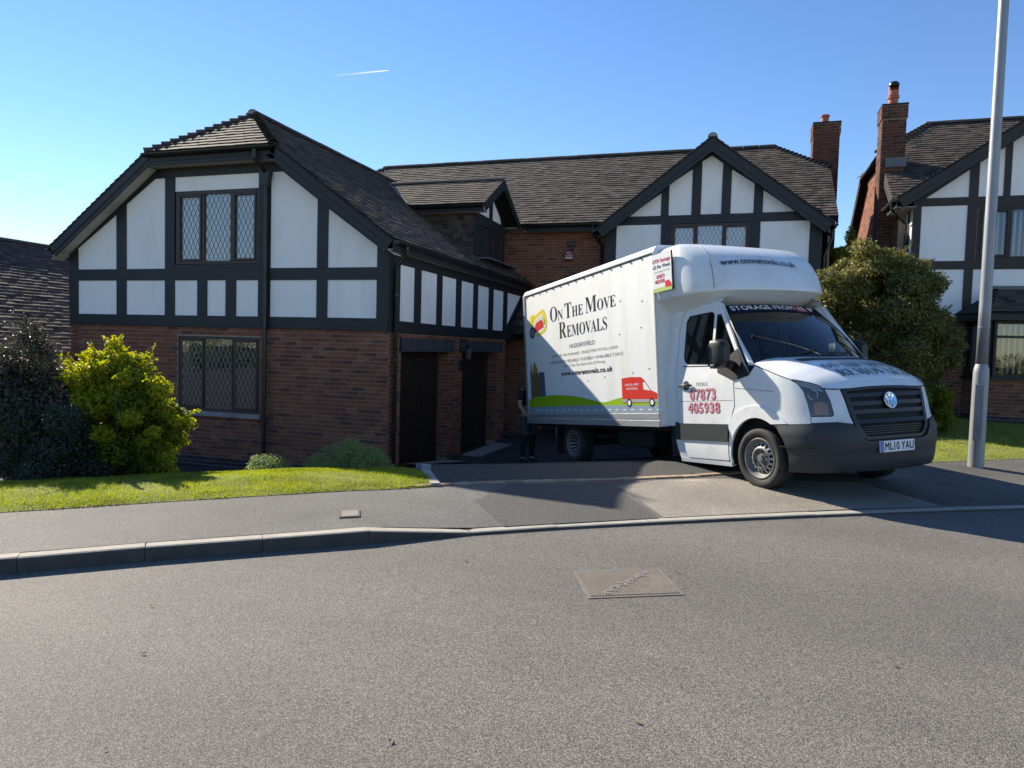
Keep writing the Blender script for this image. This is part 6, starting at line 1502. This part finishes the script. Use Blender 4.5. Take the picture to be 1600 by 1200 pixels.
def shoots(name, mt, parent, base, roots, n, length, size, per=26, up=.6, seed=1, m=None):
    """loose shoots standing out of the crown: a twig each, leaves along its outer part"""
    g = np.random.default_rng(seed); tw = MB(); bl = []
    for i in range(n):
        c, r = roots[g.integers(len(roots))]; d = g.normal(size=3); d[2] = abs(d[2])*.6+up; d /= np.linalg.norm(d)
        a = np.array(c)+d*np.array(r)*.6; L = length*(.5+.9*g.random()); b = a+d*L+np.array([0, 0, -.12*L])
        tw.tube([a, (a+b)/2+np.array([0, 0, .03*L]), b], [.004, .003, .0015], 4)
        for k in range(7):
            t = .25+.75*k/6; bl.append((tuple(a+(b-a)*t), (size*.75*(1.15-t*.5),)*3))
    tw.build('twig', m or M['bark'], parent, kind='stuff')
    return leaves(name, mt, parent, bl, n*per, size, .4, .1, .5, .15, .3)
def clumps(c, r, n, k, squash=1.0, seed=0):
    """uneven crown: n ellipsoid clumps of size k spread in the ellipsoid (c, r)"""
    g = np.random.default_rng(seed); out = []
    for i in range(n):
        d = g.normal(size=3); d /= np.linalg.norm(d); q = .35+.6*g.random()**.5
        out.append((tuple(np.array(c)+d*np.array(r)*q), tuple(np.array((k, k, k*squash))*(.65+.7*g.random()))))
    return out
def stems(parent, base, tops, r0, m=None, name='stem'):
    mb = MB()
    for t in tops:
        b = Vector(base); t = Vector(t); mid = b.lerp(t, .5)+Vector((random.uniform(-.06, .06), random.uniform(-.06, .06), .05))
        mb.tube([b, b.lerp(mid, .6), mid, t], [r0, r0*.8, r0*.6, r0*.25], 7)
    return mb.build(name, m or M['bark'], parent, smooth=True)
LF = dict(
    dark=leaf_mat('dark_shrub_leaf', [(.034, .050, .030), (.048, .066, .036), (.040, .050, .036), (.060, .072, .050), (.045, .06, .04)], .25, .5, .28),
    purple=leaf_mat('bronze_shrub_leaf', [(.070, .055, .046), (.050, .060, .036), (.095, .072, .058), (.055, .070, .042), (.12, .095, .07)], .25, .5, .3),
    gold=leaf_mat('golden_leaf', [(.22, .25, .012), (.30, .31, .016), (.36, .34, .022), (.17, .21, .012), (.42, .38, .05)], .5, .5, .3),
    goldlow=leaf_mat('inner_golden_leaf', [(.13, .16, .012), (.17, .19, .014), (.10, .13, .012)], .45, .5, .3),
    box=leaf_mat('hebe_leaf', [(.17, .23, .075), (.21, .275, .09), (.26, .32, .12), (.155, .21, .07)], .35, .5, .3),
    ever=leaf_mat('evergreen_leaf', [(.10, .112, .026), (.13, .142, .036), (.175, .172, .052), (.16, .125, .05), (.11, .125, .03), (.25, .23, .085)], .3, .45, .35),
    lime=leaf_mat('lime_leaf', [(.20, .23, .03), (.25, .28, .045), (.28, .30, .07)], .45, .5, .3))
def g0(x, y): return ground_z(x, y)-.02
def plant(name, x, y, label, cat='shrub', group=None): return empty(name, (x, y, g0(x, y)), label, cat, group)
def spray(x, y, z, n, lo, hi, r0, name='stem', w=.4):
    return [(x+random.uniform(-w, w), y+random.uniform(-w, w), z+random.uniform(lo, hi)) for _ in range(n)]
# tall dark shrub at the left edge
x, y = -7.70, 6.05; z = g0(x, y)-.03
s1 = plant('dark_shrub', x, y, 'tall dark bronze leaved shrub at the left edge of the lawn')
bl = [((x, y, z+.75), (.52, .45, .65))]+clumps((x, y, z+.80), (.62, .5, .78), 30, .22, 1.1, 3)+[((x+.02, y, z+1.52), (.26, .24, .30)), ((x+.26, y, z+1.42), (.2, .2, .26)), ((x-.22, y, z+1.35), (.25, .25, .3)), ((x+.02, y, z+1.76), (.12, .12, .16)), ((x+.20, y+.02, z+1.68), (.09, .09, .14)), ((x+.45, y, z+1.15), (.2, .2, .25))]
leaves('foliage', LF['purple'], s1, bl, 40000, .036, .35, .4, .6)
shoots('shoot_leaves', LF['purple'], s1, None, bl, 110, .20, .034, 24, .7, 4)
stems(s1, (x, y, z), spray(x, y, z, 9, .8, 1.6, 0), .03)
# dark shrub in front of the golden one, and one off to the left
x, y = -6.98, 5.92; z = g0(x, y)-.05
s2 = plant('laurel_shrub', x, y, 'low dark green shrub between the bronze and golden shrubs')
leaves('foliage', LF['dark'], s2, [((x, y, z+.45), (.42, .36, .45))]+clumps((x, y, z+.55), (.52, .4, .60), 22, .2, 1, 5), 24000, .038, .35, .45, .55)
shoots('shoot_leaves', LF['dark'], s2, None, clumps((x, y, z+.55), (.52, .4, .60), 22, .2, 1, 5), 60, .18, .036, 22, .5, 5)
stems(s2, (x, y, z), spray(x, y, z, 7, .5, 1.0, 0), .025)
x, y = -8.6, 6.1; z = g0(x, y)-.05
s3 = plant('dark_shrub', x, y, 'dark shrub cut by the left edge of the picture')
leaves('foliage', LF['dark'], s3, [((x, y, z+.65), (.55, .5, .65))]+clumps((x, y, z+.75), (.7, .6, .75), 20, .25, 1, 8), 20000, .042, .35, .45, .55)
stems(s3, (x, y, z), spray(x, y, z, 7, .7, 1.4, 0), .03)
# golden shrub
x, y = -6.72, 6.45; z = g0(x, y)-.10
s4 = plant('golden_shrub', x, y, 'bright golden yellow leafy shrub in front of the brick wall')
up = clumps((x-.12, y, z+1.16), (.56, .42, .34), 34, .15, .9, 11)+[((x-.46, y, z+1.46), (.15, .14, .14)), ((x-.10, y, z+1.60), (.10, .1, .15)), ((x+.22, y, z+1.32), (.16, .15, .14)), ((x-.70, y, z+1.30), (.15, .15, .14)), ((x+.52, y, z+1.18), (.14, .14, .13)), ((x-.28, y, z+1.48), (.12, .1, .1)), ((x+.05, y, z+1.46), (.12, .1, .1))]
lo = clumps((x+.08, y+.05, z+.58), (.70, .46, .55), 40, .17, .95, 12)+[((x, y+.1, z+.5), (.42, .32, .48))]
leaves('foliage', LF['gold'], s4, up, 20000, .048, .45, .4, .5, .2)
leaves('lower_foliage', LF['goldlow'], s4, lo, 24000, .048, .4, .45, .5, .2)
leaves('outer_sprays', LF['gold'], s4, clumps((x+.18, y-.03, z+.62), (.76, .5, .55), 26, .10, .7, 15), 5200, .046, .4, .3, .5, .3, .25)
shoots('shoot_leaves', LF['gold'], s4, None, up+lo[:12], 120, .20, .044, 24, .55, 3)
stems(s4, (x, y, z), spray(x, y, z, 12, .7, 1.5, 0, w=.5), .02)
# clipped mound and its small neighbour
x, y = -4.47, 7.66; z = g0(x, y)
s5 = plant('mound_bush', x, y, 'rounded clipped green bush by the garage corner'); zt = .40
leaves('foliage', LF['box'], s5, [((x, y, zt-.50), (.60, .52, .47))]+clumps((x, y, zt-.48), (.58, .5, .44), 60, .085, .9, 21), 42000, .019, .5, .82, .5, 0, .05)
stems(s5, (x, y, z), spray(x, y, z, 8, .15, .35, 0, w=.35), .02)
x, y = -5.36, 7.30; z = g0(x, y)
s6 = plant('small_bush', x, y, 'small low green bush left of the rounded clipped bush'); zt = .22
leaves('foliage', LF['box'], s6, [((x, y, zt-.22), (.28, .25, .20))]+clumps((x, y, zt-.20), (.30, .25, .18), 22, .06, .9, 23), 11000, .020, .5, .7, .5)
stems(s6, (x, y, z), spray(x, y, z, 5, .05, .15, 0, w=.2), .012)
# evergreen behind the van
x, y = 2.62, 15.2; z = g0(x, y)
t1 = plant('evergreen_tree', x, y, 'broad glossy evergreen tree between the two houses behind the van', 'tree')
cl = []
for i, (cx, cz, r) in enumerate(((1.80, 2.85, .42), (2.32, 3.35, .46), (2.72, 3.15, .45), (3.22, 2.95, .44), (1.62, 2.2, .40), (2.25, 2.5, .60), (3.0, 2.35, .55), (3.50, 2.25, .36), (3.55, 1.5, .42), (2.9, 1.55, .55), (2.1, 1.5, .60), (2.6, .85, .60), (3.3, .8, .45), (1.9, .8, .5), (2.05, 3.15, .35), (3.62, 1.95, .28), (2.55, 2.0, .6), (2.2, 2.9, .5), (2.9, 2.75, .5), (3.1, 1.2, .5), (2.3, 1.1, .55), (1.65, 1.4, .45), (1.75, 2.55, .4))):
    cl += [((cx, y+(i % 3-1)*.35, cz), (r*.75, r*.75, r*.7))]+clumps((cx, y+(i % 3-1)*.35, cz), (r, r, r*.85), 9, r*.42, .85, 60+i)
leaves('crown', LF['ever'], t1, cl, 125000, .060, .45, .35, .5, .1, .2)
shoots('shoot_leaves', LF['ever'], t1, None, cl, 170, .26, .06, 26, .4, 6)
stems(t1, (x, y, z-.1), [(x+random.uniform(-.8, .8), y+random.uniform(.0, .6), z+random.uniform(1.2, 2.6)) for _ in range(14)], .07, name='trunk')
x, y = 2.50, 19.9; z = g0(x, y)
t2 = plant('lime_tree', x, y, 'pale green tree top showing between the two houses', 'tree')
leaves('crown', LF['lime'], t2, clumps((x, y, 3.9), (.42, .5, .65), 18, .26, .95, 37)+[((x+.06, y, 4.62), (.14, .14, .22))], 11000, .07, .4, .45, .5)
stems(t2, (x, y, z), [(x+random.uniform(-.3, .3), y+random.uniform(-.3, .3), random.uniform(3.4, 4.4)) for _ in range(8)], .06, name='trunk')
x, y = 3.30, 14.3; z = g0(x, y)
s7 = plant('leafy_plant', x, y, 'low leafy green plant at the foot of the evergreen tree')
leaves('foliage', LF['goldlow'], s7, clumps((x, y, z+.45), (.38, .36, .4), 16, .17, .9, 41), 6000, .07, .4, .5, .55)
stems(s7, (x, y, z), spray(x, y, z, 6, .3, .7, 0, w=.3), .015)
# unseen greenery added behind the viewer so the lower windows mirror something dark
hg = empty('unseen_hedge', (-4, -13, 0), 'unseen row of clipped greenery added across the road, mirrored in the lower windows', 'unseen_hedge')
hb = [((-30+i*1.6+random.uniform(-.3, .3), -13+random.uniform(-.3, .3), .9+random.uniform(-.1, .25)), (1.2, .8, 1.1)) for i in range(32)]
leaves('foliage', LF['box'], hg, hb, 26000, .16, .4, .6, .55)
MB().box((-31, -13.25, 0), (21, -12.75, 1.2)).build('stem', M['bark'], hg)
# ------------------------------------------------------------------ person at the back of the van
def skin_body(name, joints, bones, m, parent, world, sub=2):
    me = bpy.data.meshes.new(name); names = list(joints); me.from_pydata([joints[n][0] for n in names], [(names.index(a), names.index(b)) for a, b in bones], [])
    o = bpy.data.objects.new('tmp', me); COL.objects.link(o)
    o.modifiers.new('s', 'SKIN'); sm = o.modifiers.new('u', 'SUBSURF'); sm.levels = sub; sm.render_levels = sub
    for i, n in enumerate(names):
        r = joints[n][1]; me.skin_vertices[0].data[i].radius = r if isinstance(r, tuple) else (r, r); me.skin_vertices[0].data[i].use_root = (i == 0)
    dg = bpy.context.evaluated_depsgraph_get(); dg.update(); out = bpy.data.meshes.new_from_object(o.evaluated_get(dg)); bpy.data.objects.remove(o)
    out.materials.clear(); out.materials.append(m); out.shade_smooth(); ob = bpy.data.objects.new(name, out); link(ob, parent, world); return ob
M['skin'] = mat('skin', (.42, .24, .17), .5, .08, 12, obj=True); M['tee'] = mat('black_cotton', (.012, .012, .014), .85, .2, 14, bump=.2, bscale=80, obj=True)
M['shorts'] = mat('grey_cotton', (.05, .053, .055), .85, .15, 14, bump=.2, bscale=80, obj=True); M['hair'] = mat('dark_hair', (.02, .014, .010), .6, .3, 40, obj=True); M['shoe'] = mat('dark_shoe', (.02, .02, .02), .7, obj=True)
PX, PY = -3.80, 13.12; pz = ground_z(PX, PY)+.012
PW = Matrix.Translation((PX, PY, pz)) @ Matrix.Rotation(R(-38), 4, 'Z')     # faces along its +x
person = empty('person', (PX, PY, pz), 'person in dark top, grey shorts and dark leggings at the back of the van', 'person', mat=PW)
J = {'pelvis': ((0, 0, .93), .12), 'belly': ((.015, 0, 1.08), .125), 'chest': ((.03, 0, 1.28), .14), 'neckb': ((.03, 0, 1.42), .085), 'neck': ((.055, 0, 1.50), .056), 'head': ((.085, 0, 1.58), (.082, .075)), 'crown': ((.07, 0, 1.69), (.078, .07))}
Bn = [('pelvis', 'belly'), ('belly', 'chest'), ('chest', 'neckb'), ('neckb', 'neck'), ('neck', 'head'), ('head', 'crown')]
for s, sd_ in (('l', 1), ('r', -1)):
    J.update({s+'sh': ((.02, sd_*.17, 1.39), .062), s+'el': ((.04 if s == 'r' else -.02, sd_*.245, 1.13), .042), s+'fa': ((.15, sd_*.235, 1.02), .036), s+'wr': ((.26, sd_*.205, .93), .026),
              s+'hip': ((0, sd_*.095, .86), .092), s+'kn': ((.03 if s == 'l' else .06, sd_*.105, .49), .058), s+'cf': ((0, sd_*.105, .33), .055), s+'an': ((-.02, sd_*.105, .09), .038), s+'to': ((.13, sd_*.12, .035), .036)})
    Bn += [('neckb', s+'sh'), (s+'sh', s+'el'), (s+'el', s+'fa'), (s+'fa', s+'wr'), ('pelvis', s+'hip'), (s+'hip', s+'kn'), (s+'kn', s+'cf'), (s+'cf', s+'an'), (s+'an', s+'to')]
    w0 = Vector((.26, sd_*.205, .93)); J[s+'pm'] = (tuple(w0+Vector((.06, -sd_*.01, -.045))), (.022, .034)); Bn.append((s+'wr', s+'pm'))
body = skin_body('body', J, Bn, M['skin'], person, PW)
for s, sd_ in (('l', 1), ('r', -1)):
    pm = Vector(J[s+'pm'][0])
    for i, (dy, L) in enumerate(((-.028, .068), (-.010, .078), (.009, .074), (.026, .06))):
        a = pm+Vector((.018, dy, -.006)); skin_body('finger', {'a': (tuple(a), .010), 'b': (tuple(a+Vector((L*.5, 0, -L*.28))), .009), 'c': (tuple(a+Vector((L*.72, 0, -L*.70))), .008)}, [('a', 'b'), ('b', 'c')], M['skin'], body, PW, 1)
    a = pm+Vector((-.015, -sd_*.03, .008)); skin_body('thumb', {'a': (tuple(a), .012), 'b': (tuple(a+Vector((.035, -sd_*.022, -.012))), .010), 'c': (tuple(a+Vector((.062, -sd_*.018, -.030))), .009)}, [('a', 'b'), ('b', 'c')], M['skin'], body, PW, 1)
hd = Vector((.085, 0, 1.60))
MB().lathe([(.012, 0), (.017, .012), (.004, .03)], hd+Vector((.072, 0, -.005)), (1, 0, -.35), 10).build('nose', M['skin'], body, smooth=True, world=PW)
for sd_ in (1, -1):
    MB().lathe([(.012, 0), (.026, .008), (.022, .016), (.0, .012)], hd+Vector((-.012, sd_*.068, .0)), (-.25, sd_, 0), 12).build('ear', M['skin'], body, smooth=True, world=PW)
    MB().lathe([(.010, 0), (.007, .006), (.0, .008)], hd+Vector((.070, sd_*.03, .025)), (1, sd_*.3, 0), 10).build('eye', M['hair'], body, smooth=True, world=PW)
MB().box(hd+Vector((.070, -.022, -.050)), hd+Vector((.079, .022, -.043))).build('mouth', mat('lips', (.30, .12, .10), .5), body, world=PW)
hm = MB(); rows = []
for ph in np.linspace(R(2), R(100), 10): rows.append([hd+Vector((-.018, 0, .045))+Vector((.092*math.sin(ph)*math.cos(t), .083*math.sin(ph)*math.sin(t), .093*math.cos(ph)-(0.0 if math.cos(t) < .3 else -.055*max(0, ph-R(60)))))*1.0 for t in np.linspace(0, 2*math.pi, 25)])
hm.grid(rows).build('hair', M['hair'], person, smooth=True, world=PW)
tj = {'belly': ((.012, 0, 1.02), (.14, .135)), 'b2': ((.012, 0, 1.15), (.145, .14)), 'chest': ((.03, 0, 1.28), (.155, .152)), 'neckb': ((.03, 0, 1.425), (.10, .09))}
tb_ = [('belly', 'b2'), ('b2', 'chest'), ('chest', 'neckb')]
for s, sd_ in (('l', 1), ('r', -1)):
    tj[s+'sh'] = ((.02, sd_*.175, 1.385), .080); tj[s+'el'] = ((.03 if s == 'r' else -.01, sd_*.232, 1.19), .066); tb_ += [('neckb', s+'sh'), (s+'sh', s+'el')]
skin_body('tshirt', tj, tb_, M['tee'], person, PW)
sj = {'waist': ((.0, 0, .98), (.142, .13)), 'pelvis': ((0, 0, .90), (.15, .14))}; sb_ = [('waist', 'pelvis')]
for s, sd_ in (('l', 1), ('r', -1)):
    sj[s+'h'] = ((.0, sd_*.10, .80), .112); sj[s+'k'] = ((.03 if s == 'l' else .05, sd_*.107, .54), .088); sb_ += [('pelvis', s+'h'), (s+'h', s+'k')]
skin_body('shorts', sj, sb_, M['shorts'], person, PW)
for s, sd_ in (('l', 1), ('r', -1)): skin_body('legging', {'a': ((.03 if s == 'l' else .055, sd_*.106, .60), .076), 'b': ((.03 if s == 'l' else .06, sd_*.105, .49), .070), 'c': ((0, sd_*.105, .33), .066), 'd': ((-.02, sd_*.105, .10), .048)}, [('a', 'b'), ('b', 'c'), ('c', 'd')], M['tee'], person, PW)
for s, sd_ in (('l', 1), ('r', -1)): skin_body('shoe', {'a': ((-.06, sd_*.105, .055), .05), 'b': ((.05, sd_*.112, .05), .05), 'c': ((.16, sd_*.125, .04), .04)}, [('a', 'b'), ('b', 'c')], M['shoe'], person, PW)
# ------------------------------------------------------------------ vapour trail high in the sky
def sky_pt(px, py, dist):
    d = cam.matrix_world.to_3x3() @ Vector(((px-800)/1115, -(py-600)/1115, -1)); return CAM_LOC+d.normalized()*dist
a, b = sky_pt(512, 119, 9000), sky_pt(607, 110, 9000)
m, t, nd, lk, bs = new_mat('vapour')
nd.remove(bs); df = nd.new('ShaderNodeBsdfDiffuse'); df.inputs[0].default_value = (.9, .9, .9, 1); tl = nd.new('ShaderNodeBsdfTranslucent'); tl.inputs[0].default_value = (.9, .9, .9, 1)
ms = nd.new('ShaderNodeMixShader'); lk.new(df.outputs[0], ms.inputs[1]); lk.new(tl.outputs[0], ms.inputs[2]); tp = nd.new('ShaderNodeBsdfTransparent'); m2 = nd.new('ShaderNodeMixShader')
tc = nd.new('ShaderNodeTexCoord'); sx = nd.new('ShaderNodeSeparateXYZ'); lk.new(tc.outputs['Generated'], sx.inputs[0])
lw = nd.new('ShaderNodeLayerWeight'); lw.inputs[0].default_value = .35
rp = ramp(nd, [(0, (0, 0, 0)), (.45, (.10, .10, .10)), (.8, (.45, .45, .45)), (1, (.6, .6, .6))]); lk.new(sx.outputs['X'], rp.inputs[0])
iv = N(nd, 'ShaderNodeMath', operation='SUBTRACT'); iv.inputs[0].default_value = 1; lk.new(lw.outputs['Facing'], iv.inputs[1])
mu = N(nd, 'ShaderNodeMath', operation='MULTIPLY'); lk.new(rp.outputs[0], mu.inputs[0]); lk.new(iv.outputs[0], mu.inputs[1])
lk.new(mu.outputs[0], m2.inputs[0]); lk.new(tp.outputs[0], m2.inputs[1]); lk.new(ms.outputs[0], m2.inputs[2]); lk.new(m2.outputs[0], nd['Material Output'].inputs[0])
pts = [a.lerp(b, i/16) for i in range(17)]
ct = MB().tube(pts, [14*(1.0-.55*i/16) for i in range(17)], 12).build('contrail', m, smooth=True)
tag(ct, 'thin white vapour trail high in the blue sky', 'contrail')
